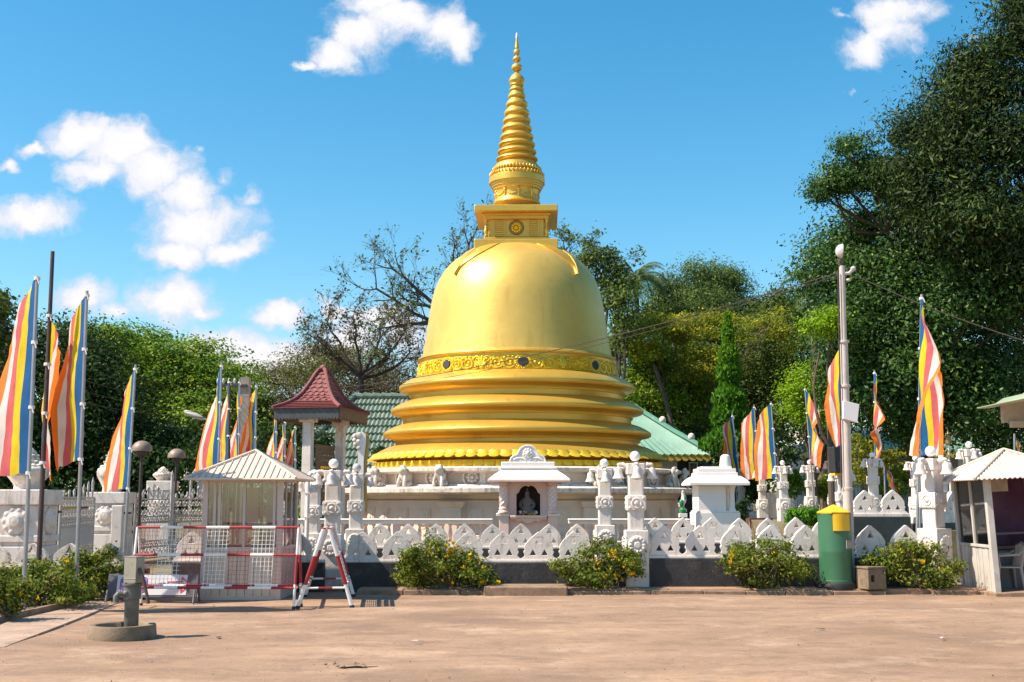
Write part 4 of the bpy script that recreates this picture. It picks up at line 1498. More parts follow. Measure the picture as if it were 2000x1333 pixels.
for px in (983.5, 1078.5):
    mb = MB()
    zb, zt = sz(1003), sz(943)
    prf = [(0.14, 0), (0.14, 0.04), (0.11, 0.07), (0.12, 0.12), (0.095, 0.16)]
    for i in range(14):
        t = i / 13
        prf.append((0.098 + 0.012 * math.sin(i * PI), 0.17 + t * (zt - zb - 0.27)))
    prf += [(0.12, zt - zb - 0.09), (0.10, zt - zb - 0.06), (0.14, zt - zb)]
    mb.lathe(prf, 16, (sx(px), 0.0, zb))
    o = mb.build('column', 'pink', shrine, True)
    for k in range(5):
        pts = []
        for i in range(20):
            t = i / 19
            a = t * 5 + k * 2 * PI / 5
            pts.append((sx(px) + 0.10 * math.cos(a), 0.10 * math.sin(a), zb + 0.18 + t * (zt - zb - 0.30)))
        MB().tube(pts, 0.018, 5).build('column_twist', 'white', o, True)
# eaves: curved hip, ledge, second tier
slab('soffit', sx(953), sx(1113), -0.42, 1.42, 938, 942.5, 'pink')
mb = MB()
for (pa, xa, ya), (pb, xb, yb) in zip([(938, 80, 0.92), (934, 75, 0.88), (928, 68, 0.80), (923, 60, 0.70)], [(934, 75, 0.88), (928, 68, 0.80), (923, 60, 0.70), (919.5, 55, 0.63)]):
    mb.frustum(sz(pa), xa * kS, ya, sz(pb) - 0.0, xb * kS, yb, sx(1033), 0.5)
mb.build('eave', 'white', shrine, False)
slab('roof_tier', sx(978), sx(1086), -0.10, 1.10, 916.5, 920, 'white')
slab('roof_tier', sx(974), sx(1090), -0.14, 1.14, 912, 917, 'white', 0.03)
slab('roof_tier', sx(979), sx(1084), -0.09, 1.09, 903, 912.5, 'white', 0.02)
ped = [(979, 906), (1084, 906), (1084, 903.5), (1066, 903.5), (1064, 896), (1060, 892), (1052, 889), (1049.5, 884), (1046, 878), (1041, 874), (1036, 872), (1031, 871.5), (1026, 872), (1021, 874), (1016, 878), (1012.5, 884), (1010, 889), (1002, 892), (998, 896), (996, 903.5), (979, 903.5)]
pl = [(sx(x), sz(y)) for x, y in ped]
MB().plate(pl, [], -0.06, 0.10).build('pediment', 'white', shrine)
MB().tube([(x, -0.06, z) for x, z in pl[3:-1]], 0.022, 6).build('pediment_rim', 'white', shrine, True)
mb = MB()
for k in range(9):
    a = 2 * PI * k / 9
    mb.ball((sx(1031) + 0.09 * math.cos(a), -0.06, sz(886) + 0.09 * math.sin(a)), (0.045, 0.035, 0.045), 8, 6)
mb.ball((sx(1031), -0.06, sz(886)), (0.07, 0.06, 0.07), 10, 7)
for s in (-1, 1):
    spts = [(sx(1031) + s * (0.30 - 0.14 * t) * math.cos(t * 5) * 0.6 + s * 0.18, -0.06, sz(903) + 0.05 + 0.05 * math.sin(t * 6)) for t in np.linspace(0, 1, 12)]
    mb.tube(spts, 0.022, 6)
mb.build('pediment_relief', 'white', shrine, True)
# the seated figure and its offerings
bud = thing('buddha_statue', 'small seated stone Buddha statue inside the dark niche', 'statue', (xat(1031, YS, 1000) + sx(1030), YS + 0.52, sz(1009) + 0.0))
V = [(0, 0, 0.10), (0, 0.02, 0.26), (0, 0.02, 0.40), (0, 0.0, 0.50), (0, -0.01, 0.60), (0.13, 0.02, 0.40), (0.19, -0.02, 0.27), (0.10, -0.14, 0.17), (-0.13, 0.02, 0.40), (-0.19, -0.02, 0.27), (-0.10, -0.14, 0.17),
     (0.16, -0.04, 0.08), (0.27, -0.12, 0.07), (0.08, -0.20, 0.07), (-0.16, -0.04, 0.08), (-0.27, -0.12, 0.07), (-0.08, -0.20, 0.07), (0, -0.01, 0.68)]
E = [(0, 1), (1, 2), (2, 3), (3, 4), (4, 17), (2, 5), (5, 6), (6, 7), (2, 8), (8, 9), (9, 10), (0, 11), (11, 12), (12, 13), (0, 14), (14, 15), (15, 16)]
skin_obj('body', V, E, [0.13, 0.12, 0.13, 0.055, 0.085, 0.06, 0.05, 0.035, 0.06, 0.05, 0.035, 0.085, 0.075, 0.05, 0.085, 0.075, 0.05, 0.06], 'robe', bud)
MB().ball((0, 0, 0.70), (0.035, 0.035, 0.04), 8, 6).build('head_knot', 'robe', bud, True)
bud.scale = (1.0, 1.0, 0.95)
rr = random.Random(5)
fl = thing('flower_offerings', 'row of pale and dark red flowers laid before the niche statue', 'flowers', (xat(1031, YS, 1000) + sx(1032), YS + 0.26, sz(1008)))
fme = [MB().ball((0, 0, 0), (0.045, 0.04, 0.035), 7, 5).mesh('flower', m, True) for m in ('yellow_fascia', 'tie', 'red')]
for i in range(22):
    place(fme[rr.choice((0, 0, 1, 1, 2))], 'flower', fl, (rr.uniform(-0.29, 0.29), rr.uniform(-0.06, 0.06), rr.uniform(0.03, 0.08)), (rr.uniform(0, 3), rr.uniform(0, 3), 0))

# ------------------------------------------------------------------ small white shrine on the right
YR = 33.0
kR = (at(1001, 1000, YR) - at(1000, 1000, YR)).x
xo = xat(1403, YR, 980)
ws = thing('white_shrine', 'small plain white shrine with hipped slab roof and bell-shaped top', 'shrine', (xo, YR, 0))
rx = lambda px: (px - 1403) * kR
zr = lambda py: zat(py, YR)
MB().box(rx(1364), rx(1418), 0, 1.1, 0.0, zr(949)).build('wall', 'white', ws, False, 0.015)
MB().box(rx(1359), rx(1445), -0.06, 1.16, -0.1, zr(1002)).build('plinth', 'white', ws, False, 0.015)
mb = MB().box(rx(1361), rx(1443), -0.03, 1.13, zr(1002) + 0.002, zr(999))
mb.build('base_moulding', 'white', ws, False, 0.01)
for y in (0.08, 0.95):
    MB().lathe([(0.10, 0), (0.10, 0.04), (0.075, 0.08), (0.07, 0.5), (0.085, 0.62), (0.12, zr(949) - zr(999))], 14, (rx(1431), y, zr(999))).build('column', 'white', ws, True)
MB().box(rx(1345), rx(1462), -0.28, 1.38, zr(949) + 0.001, zr(944)).build('soffit', 'white', ws, False, 0.012)
mb = MB()
lv = [(944, 58, 0.83), (938, 53, 0.76), (933, 46, 0.67), (931, 43, 0.62)]
for (pa, xa, ya), (pb, xb, yb) in zip(lv, lv[1:]):
    mb.frustum(zr(pa) + 0.002, xa * kR, ya, zr(pb) + 0.002, xb * kR, yb, rx(1404), 0.55)
mb.build('eave', 'white', ws)
for (pa, pb, hw) in ((931, 924, 40), (924, 916, 37), (916, 912, 30)):
    MB().box(rx(1403) - hw * kR, rx(1403) + hw * kR, 0.55 - hw * kR * 0.95, 0.55 + hw * kR * 0.95, zr(pa) + 0.003, zr(pb) + 0.002).build('roof_tier', 'white', ws, False, 0.012)
MB().lathe([(0.17, 0), (0.165, 0.05), (0.15, 0.20), (0.125, 0.30), (0.06, 0.345), (0.0, 0.35)], 20, (rx(1423), 0.35, zr(912))).build('bell_top', 'white', ws, True)
# little green figure on the rail
p = at(1337, 1010, 32.6)
pg = thing('peacock_figurine', 'small green and white bird figurine standing on the rail', 'figurine', (p.x, 32.9, zat(1008, 32.9)))
MB().box(-0.11, 0.11, -0.1, 0.1, -0.05, 0.06).build('pedestal', 'white', pg, False, 0.008)
MB().lathe([(0.05, 0.06), (0.10, 0.10), (0.11, 0.16), (0.05, 0.22), (0.04, 0.26)], 12).build('stand', 'statue_green', pg, True)
skin_obj('body', [(0, 0.02, 0.32), (0.03, 0, 0.44), (0.02, 0, 0.56), (0.01, -0.02, 0.66), (0.0, -0.08, 0.66), (-0.1, 0.02, 0.22)], [(0, 1), (1, 2), (2, 3), (3, 4), (0, 5)], [0.09, 0.08, 0.05, 0.045, 0.015, 0.05], 'plaster', pg)
MB().ball((-0.04, -0.05, 0.34), (0.07, 0.05, 0.11), 10, 8).ball((0.06, -0.05, 0.5), (0.035, 0.03, 0.07), 8, 6).build('wing', 'statue_green', pg, True)

# flame-edged stele left of the stupa
p = at(703, 910, 31)
st = thing('carved_stele', 'tall curved white stele with carved crest and gold rear face', 'stele', (p.x, 31, 0))
zs = lambda py: zat(py, 31)
k31 = (at(1001, 1000, 31) - at(1000, 1000, 31)).x
ol = [(-6, 1000), (9, 1000), (8, 900), (10, 880), (12, 862), (11, 850), (5, 845), (-3, 846), (-9, 850), (-15, 851), (-11, 856), (-14, 860), (-9, 864), (-12, 869), (-6, 872), (-4, 880), (-3, 900)]
MB().plate([(x * k31, zs(y)) for x, y in ol], [], -0.12, 0.12).build('slab', 'white', st, False, 0.02)
MB().tube([((x + 1.5) * k31, 0.02, zs(y)) for x, y in ((9.5, 1000), (8.5, 900), (10.5, 880), (12.5, 862), (11.5, 852), (6, 846))], 0.055, 8).build('gold_edge', 'ochre', st, True)
mb = MB()
for (x, y, r) in ((-9, 853, .07), (-10, 861, .06), (-8, 868, .06), (-2, 852, .09), (-3, 864, .08), (-2, 876, .06)):
    mb.ball((x * k31, -0.13, zs(y)), (r, 0.05, r), 8, 6)
mb.build('crest_relief', 'plaster', st, True)


# ------------------------------------------------------------------ cream ticket booth
YK = 20.35
bx0, bx1 = xat(398, YK, 1100), xat(545, YK, 1100)
W_ = bx1 - bx0
booth = thing('ticket_booth', 'cream metal guard booth with glazed windows and pyramid sheet roof', 'booth', (bx0, YK, 0))
DK = 1.4
ze = zat(936, YK)
zc = zat(1075, YK)
# cladding in vertical ribbed strips
n = 9
for (ax, L) in (('x', W_), ('y', DK)):
    for side_ in (0, 1):
        for i in range(n):
            a, b = i * L / n + 0.004, (i + 1) * L / n - 0.004
            mb = MB()
            if ax == 'x':
                y = 0.0 if side_ == 0 else DK
                mb.box(a, b, y - 0.012, y + 0.012, 0.06, zc - 0.02)
                mb.box(a + 0.02, a + 0.035, y - 0.018, y + 0.018, 0.06, zc - 0.02)
            else:
                x = 0.0 if side_ == 0 else W_
                mb.box(x - 0.012, x + 0.012, a, b, 0.06, zc - 0.02)
            mb.build('cladding_strip', 'cream_metal', booth)
for (x, y) in ((0, 0), (W_, 0), (0, DK), (W_, DK)):
    MB().box(x - 0.045, x + 0.045, y - 0.045, y + 0.045, 0, ze + 0.02).build('corner_post', 'cream_frame', booth, False, 0.006)
for z0, z1 in ((0.0, 0.062), (zc - 0.021, zc + 0.05), (ze - 0.06, ze + 0.019)):
    for (xa, xb, ya, yb) in ((0.046, W_ - 0.046, -0.035, 0.035), (0.046, W_ - 0.046, DK - 0.035, DK + 0.035), (-0.035, 0.035, 0.046, DK - 0.046), (W_ - 0.035, W_ + 0.035, 0.046, DK - 0.046)):
        MB().box(xa, xb, ya, yb, z0, z1).build('rail', 'cream_frame', booth, False, 0.004)
for (xs_) in (0.16, 0.24, W_ * 0.52, W_ - 0.10):
    for y in (0, DK):
        MB().box(xs_ - 0.022, xs_ + 0.022, y - 0.025, y + 0.025, zc + 0.051, ze - 0.061).build('mullion', 'cream_frame', booth)
for y in (0.45, 0.95):
    for x in (0, W_):
        MB().box(x - 0.022, x + 0.022, y - 0.022, y + 0.022, zc + 0.051, ze - 0.061).build('mullion', 'cream_frame', booth)
for y in (-0.003, DK + 0.003):
    MB().box(0.046, W_ - 0.046, y - 0.003, y + 0.003, zc + 0.05, ze - 0.06).build('window_pane', 'glass', booth)
for x in (-0.003, W_ + 0.003):
    MB().box(x - 0.003, x + 0.003, 0.046, DK - 0.046, zc + 0.05, ze - 0.06).build('window_pane', 'glass', booth)
MB().box(W_ * 0.60, W_ * 0.86, DK - 0.09, DK - 0.05, zc + 0.12, ze - 0.16).build('notice_board', 'sign_white', booth)
MB().box(W_ * 0.25, W_ * 0.48, DK - 0.085, DK - 0.05, zc + 0.30, ze - 0.14).build('notice_poster', 'pink', booth)
MB().box(0.05, W_ - 0.05, 0.05, 0.5, zc - 0.06, zc - 0.03).build('counter', 'timber', booth)
# pyramid roof: sheets with standing seams
ov = 0.30
apx = Vector((W_ / 2 + 0.04, DK / 2, zat(882, YK + DK / 2)))
corners = [Vector((-ov, -ov, ze)), Vector((W_ + ov, -ov, ze)), Vector((W_ + ov, DK + ov, ze)), Vector((-ov, DK + ov, ze))]
for s in range(4):
    A, Bc = corners[s], corners[(s + 1) % 4]
    nn = 17 if s % 2 == 0 else 13
    nrm = (Bc - A).cross(apx - A).normalized()
    foot = A + (Bc - A) * ((apx - A).dot(Bc - A) / (Bc - A).length_squared)
    tF = (foot - A).length / (Bc - A).length
    up = apx - foot
    for i in range(nn):
        t0, t1 = i / nn, (i + 1) / nn

        def top(t):
            k = t / tF if t < tF else (1 - t) / (1 - tF)
            return A + (Bc - A) * t + up * k
        mb = MB()
        a, b = A + (Bc - A) * t0, A + (Bc - A) * t1
        poly = [a, b, top(t1)]
        if t0 < tF < t1:
            poly.append(apx)
        poly.append(top(t0))
        th = nrm * 0.012
        k = len(poly)
        mb.add([p for p in poly] + [p - th * 2 for p in poly], [tuple(range(k)), tuple(range(2 * k - 1, k - 1, -1))] + [(j, j + k, (j + 1) % k + k, (j + 1) % k) for j in range(k)])
        if i:
            mb.tube([a + th * 0.8, top(t0) + th * 0.8], 0.011, 5)
        mb.build('roof_sheet', 'cream_metal', booth)
    mb = MB().tube([A + nrm * 0.01, apx + Vector((0, 0, 0.015))], 0.028, 6)
    mb.build('hip_cap', 'cream_metal', booth, True)
    mb = MB().tube([A - Vector((0, 0, 0.01)), Bc - Vector((0, 0, 0.01))], 0.02, 5)
    mb.build('eave_trim', 'cream_metal', booth, True)


# ------------------------------------------------------------------ red and white mesh barricades
def banded_tube(mb, a, b, r, segs, first=0):
    a, b = Vector(a), Vector(b)
    for i in range(segs):
        mb.tube([a.lerp(b, i / segs), a.lerp(b, (i + 1) / segs)], r, 9, (i + first) % 2)
    return mb


def barricade(label, L, H, spread):
    t = thing('barricade', label, 'barrier', (0, 0, 0), 0, 'red and white mesh barricades')
    rm = ['red', 'barrier_white']
    r = 0.021
    top = lambda x, s: (x, s * 0.03, H)
    foot = lambda x, s: (x, s * spread / 2, 0.0)

    def on(x, z, s):
        k = (H - z) / H
        return (x, s * (0.03 + (spread / 2 - 0.03) * k), z)
    for x in (0, L):
        for s in (-1, 1):
            mb = MB()
            for (z0, z1, c) in ((H, H * 0.66, 1), (H * 0.66, H * 0.30, 0), (H * 0.30, 0.04, 1)):
                mb.tube([on(x, z0, s), on(x, z1, s)], r, 10, c)
            lg = mb.build('leg', rm, t, True)
            MB().tube([on(x, 0.05, s), on(x, 0, s)], r * 1.2, 10).build('rubber_foot', 'bin_black', lg, True)
    for s, zs_ in ((-1, (H, H * 0.66, H * 0.26)), (1, (H, H * 0.26))):
        for z in zs_:
            mb = MB()
            banded_tube(mb, on(0, z, s), on(L, z, s), r, 7, 0)
            mb.build('rail', rm, t, True)
    for x in (0, L):
        mb = MB()
        banded_tube(mb, on(x, H * 0.26, -1), on(x, H * 0.26, 1), r * 0.8, 3, 1)
        mb.build('cross_bar', rm, t, True)
        mb = MB()
        banded_tube(mb, on(x, H * 0.22, -1), on(x, H * 0.22, 1), r * 0.8, 3, 1)
    # wire mesh, coloured in the same bands
    mb = MB()
    nb = 7
    nxw = int(L / 0.062)
    for i in range(1, nxw):
        x = i * L / nxw
        c = int(x / L * nb) % 2
        mb.tube([on(x, H * 0.27, -1), on(x, H - 0.01, -1)], 0.0028 if c == 0 else 0.0042, 4, c, False)
    nz_ = int(H * 0.74 / 0.064)
    for j in range(1, nz_):
        z = H * 0.26 + j * H * 0.74 / nz_
        for b in range(nb):
            c = b % 2
            mb.tube([on(L * b / nb, z, -1), on(L * (b + 1) / nb, z, -1)], 0.0028 if c == 0 else 0.0042, 4, c, False)
    mb.build('wire_mesh', rm, t)
    return t


b1 = barricade('long red and white mesh barricade in front of the cream booth', 2.58, 1.25, 0.55)
pL = gnd(297, 1178)
b1.location = (pL.x, 18.95, 0)
b1.rotation_euler = (0, 0, R(-2.5))
b2 = copy_tree(b1)
b2['label'] = 'red and white mesh barricade seen end-on right of the long one'
b2.scale = (0.85, 1.55, 0.98)
pm = gnd(648, 1182)
b2.location = (pm.x, 18.75, 0)
b2.rotation_euler = (0, 0, R(97))

# ------------------------------------------------------------------ sign board leaning behind the barricade
ys = 19.75
xs0, xs1 = xat(208, ys, 1140), xat(385, ys, 1140)
sb = thing('direction_sign', 'low grey-framed white sign with purple square and red arrow behind the pump', 'sign', (xs0, ys, 0))
Wb = xs1 - xs0
z0, z1 = zat(1168, ys), zat(1121, ys)
rotb = (R(-14), 0, 0)
bd = MB().box(0, Wb, 0, 0.04, 0, z1 - z0).build('board', 'sign_frame', sb, False, 0.008, loc=(0, 0, z0), rot=rotb)
MB().box(0.16, Wb - 0.18, -0.006, -0.002, 0.04, z1 - z0 - 0.02).build('panel', 'sign_white', bd)


def rrect(x0, x1, z0, z1, r, n=5):
    pts = []
    for cx, cz, a0 in ((x1 - r, z0 + r, -PI / 2), (x1 - r, z1 - r, 0), (x0 + r, z1 - r, PI / 2), (x0 + r, z0 + r, PI)):
        for i in range(n + 1):
            a = a0 + PI / 2 * i / n
            pts.append((cx + r * math.cos(a), cz + r * math.sin(a)))
    return pts


hb = z1 - z0
MB().plate(rrect(0.21, 0.66, 0.075, hb - 0.05, 0.07), [rrect(0.225, 0.645, 0.09, hb - 0.065, 0.06)], -0.011, -0.008).build('purple_border', 'sign_purple', bd)
MB().plate(rrect(0.235, 0.635, 0.10, hb - 0.075, 0.05), [rrect(0.36, 0.53, 0.13, hb - 0.10, 0.01)], -0.011, -0.008).build('purple_square', 'sign_purple', bd)
arrow = [(0.0, 0.08), (0.23, 0.08), (0.23, 0.0), (0.40, 0.14), (0.23, 0.30), (0.23, 0.21), (0.0, 0.21)]
arrow_in = [(0.02, 0.10), (0.25, 0.10), (0.25, 0.042), (0.37, 0.14), (0.25, 0.255), (0.25, 0.19), (0.02, 0.19)]
ax_ = xat(325, ys, 1140) - xs0
MB().plate([(x + ax_, z * 0.92 + 0.07) for x, z in arrow], [[(x + ax_, z * 0.92 + 0.07) for x, z in arrow_in]], -0.012, -0.008).build('red_arrow', 'sign_red', bd)
text_mesh('lettering', 'NER', 0.10, 'sign_navy', bd, (xat(312, ys, 1140) - xs0, -0.010, 0.20), (PI / 2, R(-8), 0))
for x in (0.03, Wb - 0.03):
    MB().tube([(x, -0.10, 0), (x, -0.02, z0 + 0.12)], 0.02, 6).build('leg', 'sign_frame', sb)
    MB().tube([(x, 0.30, 0), (x, 0.12, z1 - 0.05)], 0.02, 6).build('leg', 'sign_frame', sb)

# ------------------------------------------------------------------ hand pump
pc = gnd(238, 1247)
pump = thing('hand_pump', 'grey iron hand pump with lever standing in a round concrete basin', 'hand pump', (pc.x, pc.y, 0))
br = 0.40
MB().lathe([(br + 0.01, -0.05), (br + 0.012, 0.02), (br, 0.17), (br - 0.008, 0.185), (br - 0.075, 0.185), (br - 0.085, 0.175), (br - 0.10, 0.10), (0.02, 0.085)], 48).build('basin', 'basin', pump, True, ang=50)
ox, oy = 0.10, 0.02
MB().lathe([(0.075, 0.08), (0.088, 0.10), (0.088, 0.60), (0.078, 0.61)], 28, (ox, oy, 0)).build('pedestal', 'pump_dark', pump, True)
MB().lathe([(0.095, 0.52), (0.105, 0.53), (0.105, 0.70), (0.125, 0.715), (0.125, 0.738), (0.05, 0.742)], 28, (ox, oy, 0)).build('water_tank', 'pump_dark', pump, True)
mb = MB()
mb.tube([(ox - 0.08, oy - 0.05, 0.60), (ox - 0.15, oy - 0.09, 0.60), (ox - 0.165, oy - 0.10, 0.57), (ox - 0.165, oy - 0.10, 0.49)], [0.04, 0.04, 0.038, 0.036], 12)
mb.ball((ox - 0.05, oy - 0.10, 0.61), (0.035, 0.02, 0.035), 10, 6)
mb.build('spout', 'pump_dark', pump, True)
mb = MB().box(-0.095, 0.095, -0.075, 0.075, 0.742, 1.10)
mb.box(-0.10, 0.10, -0.08, 0.08, 1.10, 1.108)
mb.box(-0.10, 0.10, -0.08, 0.08, 0.80, 0.81)
mb.xf(Matrix.Rotation(R(-24), 4, 'Z'))
mb.xf(Matrix.Translation((ox + 0.01, oy, 0)))
mb.build('pump_head', 'pump_grey', pump, False, 0.008)
MB().tube([(ox + 0.06, oy - 0.02, 0.95), (ox + 0.10, oy - 0.06, 0.93), (ox + 0.15, oy - 0.08, 0.80), (ox + 0.20, oy - 0.09, 0.62), (ox + 0.235, oy - 0.10, 0.47)], [0.022, 0.024, 0.022, 0.02, 0.022], 9).build('lever', 'rust', pump, True)
for k in range(6):
    a = k * PI / 3
    MB().lathe([(0.013, 0.738), (0.013, 0.755), (0.0, 0.757)], 6, (ox + 0.108 * math.cos(a), oy + 0.108 * math.sin(a), 0)).build('bolt', 'rust', pump)
mb = MB().tube([(ox - 0.10, oy - 0.02, 0.10), (ox - 0.105, oy - 0.03, 0.22)], [0.025, 0.02], 8)
mb.build('drain_stub', 'rust', pump, True)

pump.scale = (1.0, 1.0, 0.895)

# ------------------------------------------------------------------ green waste bin with yellow cap
pb_ = at(1637, 1148, 21.75)
wb = thing('waste_bin', 'tall green round bin with yellow pointed cap and black plinth', 'bin', (pb_.x, 21.85, 0.095))
kb = (at(1001, 1000, 21.85) - at(1000, 1000, 21.85)).x
zb_ = lambda py: zat(py, 21.85) - 0.095
rb = 31.5 * kb
MB().lathe([(37 * kb, -0.05), (38 * kb, 0.02), (37.5 * kb, zb_(1139)), (36.5 * kb, zb_(1137.5)), (rb, zb_(1137))], 40).build('plinth', 'bin_black', wb, True)
MB().lathe([(rb + 0.012, zb_(1137.4)), (rb + 0.012, zb_(1134)), (rb, zb_(1133)), (rb, zb_(1080)), (rb + 0.003, zb_(1078)), (rb, zb_(1076)), (rb, zb_(1004)), (rb - 0.02, zb_(1003))], 48).build('body', 'bin_green', wb, True)
MB().lathe([(rb - 0.02, zb_(1003) + 0.001), (rb + 0.035, zb_(1003.5) + 0.001), (rb + 0.038, zb_(1001)), (0.03, zb_(987)), (0.0, zb_(986.4))], 6, a0=R(8)).build('cap', 'bin_yellow', wb)
mb = MB()
n = 10
for i in range(n + 1):
    a = R(-80 + 62 * i / n) + R(22)
    for z in (zb_(1004) - 0.005, zb_(1037)):
        for rr_ in (rb + 0.004, rb + 0.02):
            mb.v.append((rr_ * math.sin(a + R(38)), -rr_ * math.cos(a + R(38)), z))
for i in range(n):
    o = i * 4
    for q in ((1, 5, 7, 3), (0, 2, 6, 4), (0, 4, 5, 1), (2, 3, 7, 6)):
        mb.f.append(tuple(o + k for k in q))
        mb.m.append(0)
mb.f += [(0, 1, 3, 2), (n * 4, n * 4 + 2, n * 4 + 3, n * 4 + 1)]
mb.m += [0, 0]
mb.build('flap', 'bin_yellow', wb)
a = R(40)
MB().box(-0.085, 0.085, -0.006, 0.006, -0.075, 0.075).build('label_plate', 'concrete', wb, loc=((rb + 0.004) * math.sin(a), -(rb + 0.004) * math.cos(a), zb_(1063)), rot=(0, 0, a))
text_mesh('lettering', 'T T', 0.07, 'sign_white', wb, ((rb + 0.014) * math.sin(a), -(rb + 0.014) * math.cos(a), zb_(1063)), (PI / 2, 0, a))
# concrete stool
p = gnd(1699, 1150, 0.095)
cb = thing('concrete_block', 'stained hollow concrete block standing right of the green bin', 'block', (p.x, p.y - 0.1, 0.095), R(22))
hole = [(-0.235 + 0.08, 0.13), (-0.075, 0.13), (-0.075, 0.25), (-0.155, 0.25)]
MB().plate([(-0.2, 0), (0.2, 0), (0.2, 0.36), (-0.2, 0.36)], [[(-0.13, 0.13), (-0.05, 0.13), (-0.05, 0.25), (-0.13, 0.25)]], -0.17, 0.17).build('block', 'basin', cb, False, 0.012)
MB().box(-0.215, 0.215, -0.185, 0.185, 0.361, 0.40).build('top_slab', 'basin', cb, False, 0.01)

# ------------------------------------------------------------------ lamp pole behind the bin
pl0 = at(1656, 1010, 22.0)
pl1 = at(1645, 522, 22.0)
lamp = thing('lamp_pole', 'tall white-painted lamp pole with tilted floodlight behind the green bin', 'lamp pole', (pl0.x, 22.02, 0.09))
tz = pl1.z - 0.09
dx = pl1.x - pl0.x
mb = MB()
for (f0, f1, r0) in ((0, 0.30, 0.095), (0.30, 0.52, 0.085), (0.52, 0.76, 0.075), (0.76, 1.0, 0.055)):
    mb.tube([(dx * f0, 0, tz * f0), (dx * f1, 0, tz * f1 + 0.02)], [r0, r0 * 0.97], 14)
mb.build('pole', 'pole_paint', lamp, True)
mb = MB()
for f in (0.30, 0.52, 0.76, 0.62):
    mb.lathe([(0.09, -0.025), (0.10, -0.02), (0.10, 0.02), (0.09, 0.025)], 14, (dx * f, 0, tz * f))
mb.build('pole_collar', 'pole_paint', lamp, True)
MB().tube([(dx * 0.3 - 0.13, -0.05, tz * 0.30), (dx * 0.6 - 0.11, -0.05, tz * 0.6), (dx * 0.97 - 0.09, -0.05, tz * 0.985)], 0.012, 6).build('conduit', 'dark_steel', lamp, True)
# floodlight: half-dome shell on its side
hd = MB().lathe([(0.0, 0.0), (0.09, 0.015), (0.16, 0.06), (0.20, 0.13), (0.205, 0.15), (0.0, 0.151)], 20)
hd.xf(Matrix.Diagonal((0.72, 0.45, 0.85, 1)))
hd.xf(Matrix.Translation((dx, -0.02, tz + 0.30)) @ Matrix.Rotation(R(96), 4, 'Y') @ Matrix.Translation((0, 0, -0.12)))
hd.build('floodlight', 'globe_old', lamp, True)
MB().tube([(dx - 0.02, 0, tz), (dx - 0.05, 0, tz + 0.08), (dx - 0.02, 0, tz + 0.15)], 0.035, 8).build('lamp_bracket', 'dark_steel', lamp, True)
MB().tube([(dx, 0, tz - 0.12), (dx + 0.12, -0.03, tz - 0.13), (dx + 0.20, -0.04, tz - 0.05)], 0.035, 8).ball((dx + 0.20, -0.05, tz - 0.04), (0.055, 0.05, 0.045), 10, 7).ball((dx + 0.10, -0.05, tz - 0.26), (0.045, 0.04, 0.03), 10, 7).build('insulator_cluster', 'globe_old', lamp, True)
MB().plate([(-0.14, -0.17), (0.12, -0.24), (0.17, 0.10), (-0.12, 0.17)], [], -0.14, -0.02).build('junction_plate', 'sign_white', lamp, False, 0.006, loc=(dx * 0.42 + 0.06, 0, zat(802, 22.0) - 0.09))
# loudspeaker on the pillar
p = at(1638, 900, 30.0)
sp_ = thing('loudspeaker', 'black loudspeaker box mounted above the pillar behind the lamp pole', 'loudspeaker', (p.x, 30.2, zat(925, 30.2)), R(12))
MB().plate([(-0.13, 0), (0.15, 0.0), (0.13, 0.66), (-0.15, 0.66)], [], -0.18, 0.18).build('cabinet', 'speaker', sp_, False, 0.02)
MB().lathe([(0.0, 0.02), (0.08, 0.0), (0.10, 0.02)], 20).xf(Matrix.Translation((0, -0.185, 0.22)) @ Matrix.Rotation(PI / 2, 4, 'X')).build('cone', 'dark_steel', sp_, True)
MB().box(-0.12, 0.12, -0.12, 0.12, -0.06, -0.002).build('mount', 'bin_yellow', sp_)

# ------------------------------------------------------------------ booth at the right edge
YQ = 21.1
rbx = xat(1948, YQ, 1150)
rk = thing('glazed_booth', 'white glazed booth with corrugated pyramid roof and purple posters at right edge', 'booth', (rbx, YQ, 0.0))
rk.rotation_euler = (0, R(-2.6), 0)
Wq, Dq = 1.35, 1.5
zq = zat(936, YQ)
zsill = zat(1068, YQ)
MB().box(-0.1, Wq + 0.1, -0.16, Dq, -0.05, 0.07).build('step', 'kerb', rk, False, 0.015)
for (x, y) in ((0, 0), (0, Dq), (Wq, 0), (Wq, Dq)):
    MB().box(x - 0.055, x + 0.055, y - 0.055, y + 0.055, 0.0, zq).build('corner_post', 'booth_white', rk, False, 0.008)
for i in range(10):
    a, b = 0.056 + i * (Dq - 0.112) / 10 + 0.002, 0.056 + (i + 1) * (Dq - 0.112) / 10 - 0.002
    MB().box(-0.012 - 0.006 * (i % 2), 0.014, a, b, 0.06, zsill - 0.03).build('cladding_strip', 'booth_white', rk)
MB().box(-0.04, 0.04, 0.056, Dq - 0.056, zsill - 0.029, zsill + 0.02).build('sill', 'booth_white', rk, False, 0.004)
MB().box(-0.035, 0.035, Dq * 0.5 - 0.03, Dq * 0.5 + 0.03, zsill + 0.021, zq - 0.03).build('mullion', 'booth_white', rk)
for (a, b) in ((0.056, Dq * 0.5 - 0.031), (Dq * 0.5 + 0.031, Dq - 0.056)):
    MB().box(-0.004, 0.004, a, b, zsill + 0.021, zq - 0.02).build('window_pane', 'glass_dark', rk)
MB().box(0.06, Wq - 0.06, Dq - 0.03, Dq + 0.01, 0.05, zq - 0.01).build('back_wall', 'poster', rk)
MB().box(Wq - 0.02, Wq + 0.02, 0.056, Dq - 0.056, 0.05, zq - 0.01).build('side_wall', 'poster', rk)
MB().box(0.06, Wq - 0.03, 0.75, 1.1, zsill - 0.10, zsill - 0.05).build('counter', 'timber', rk)
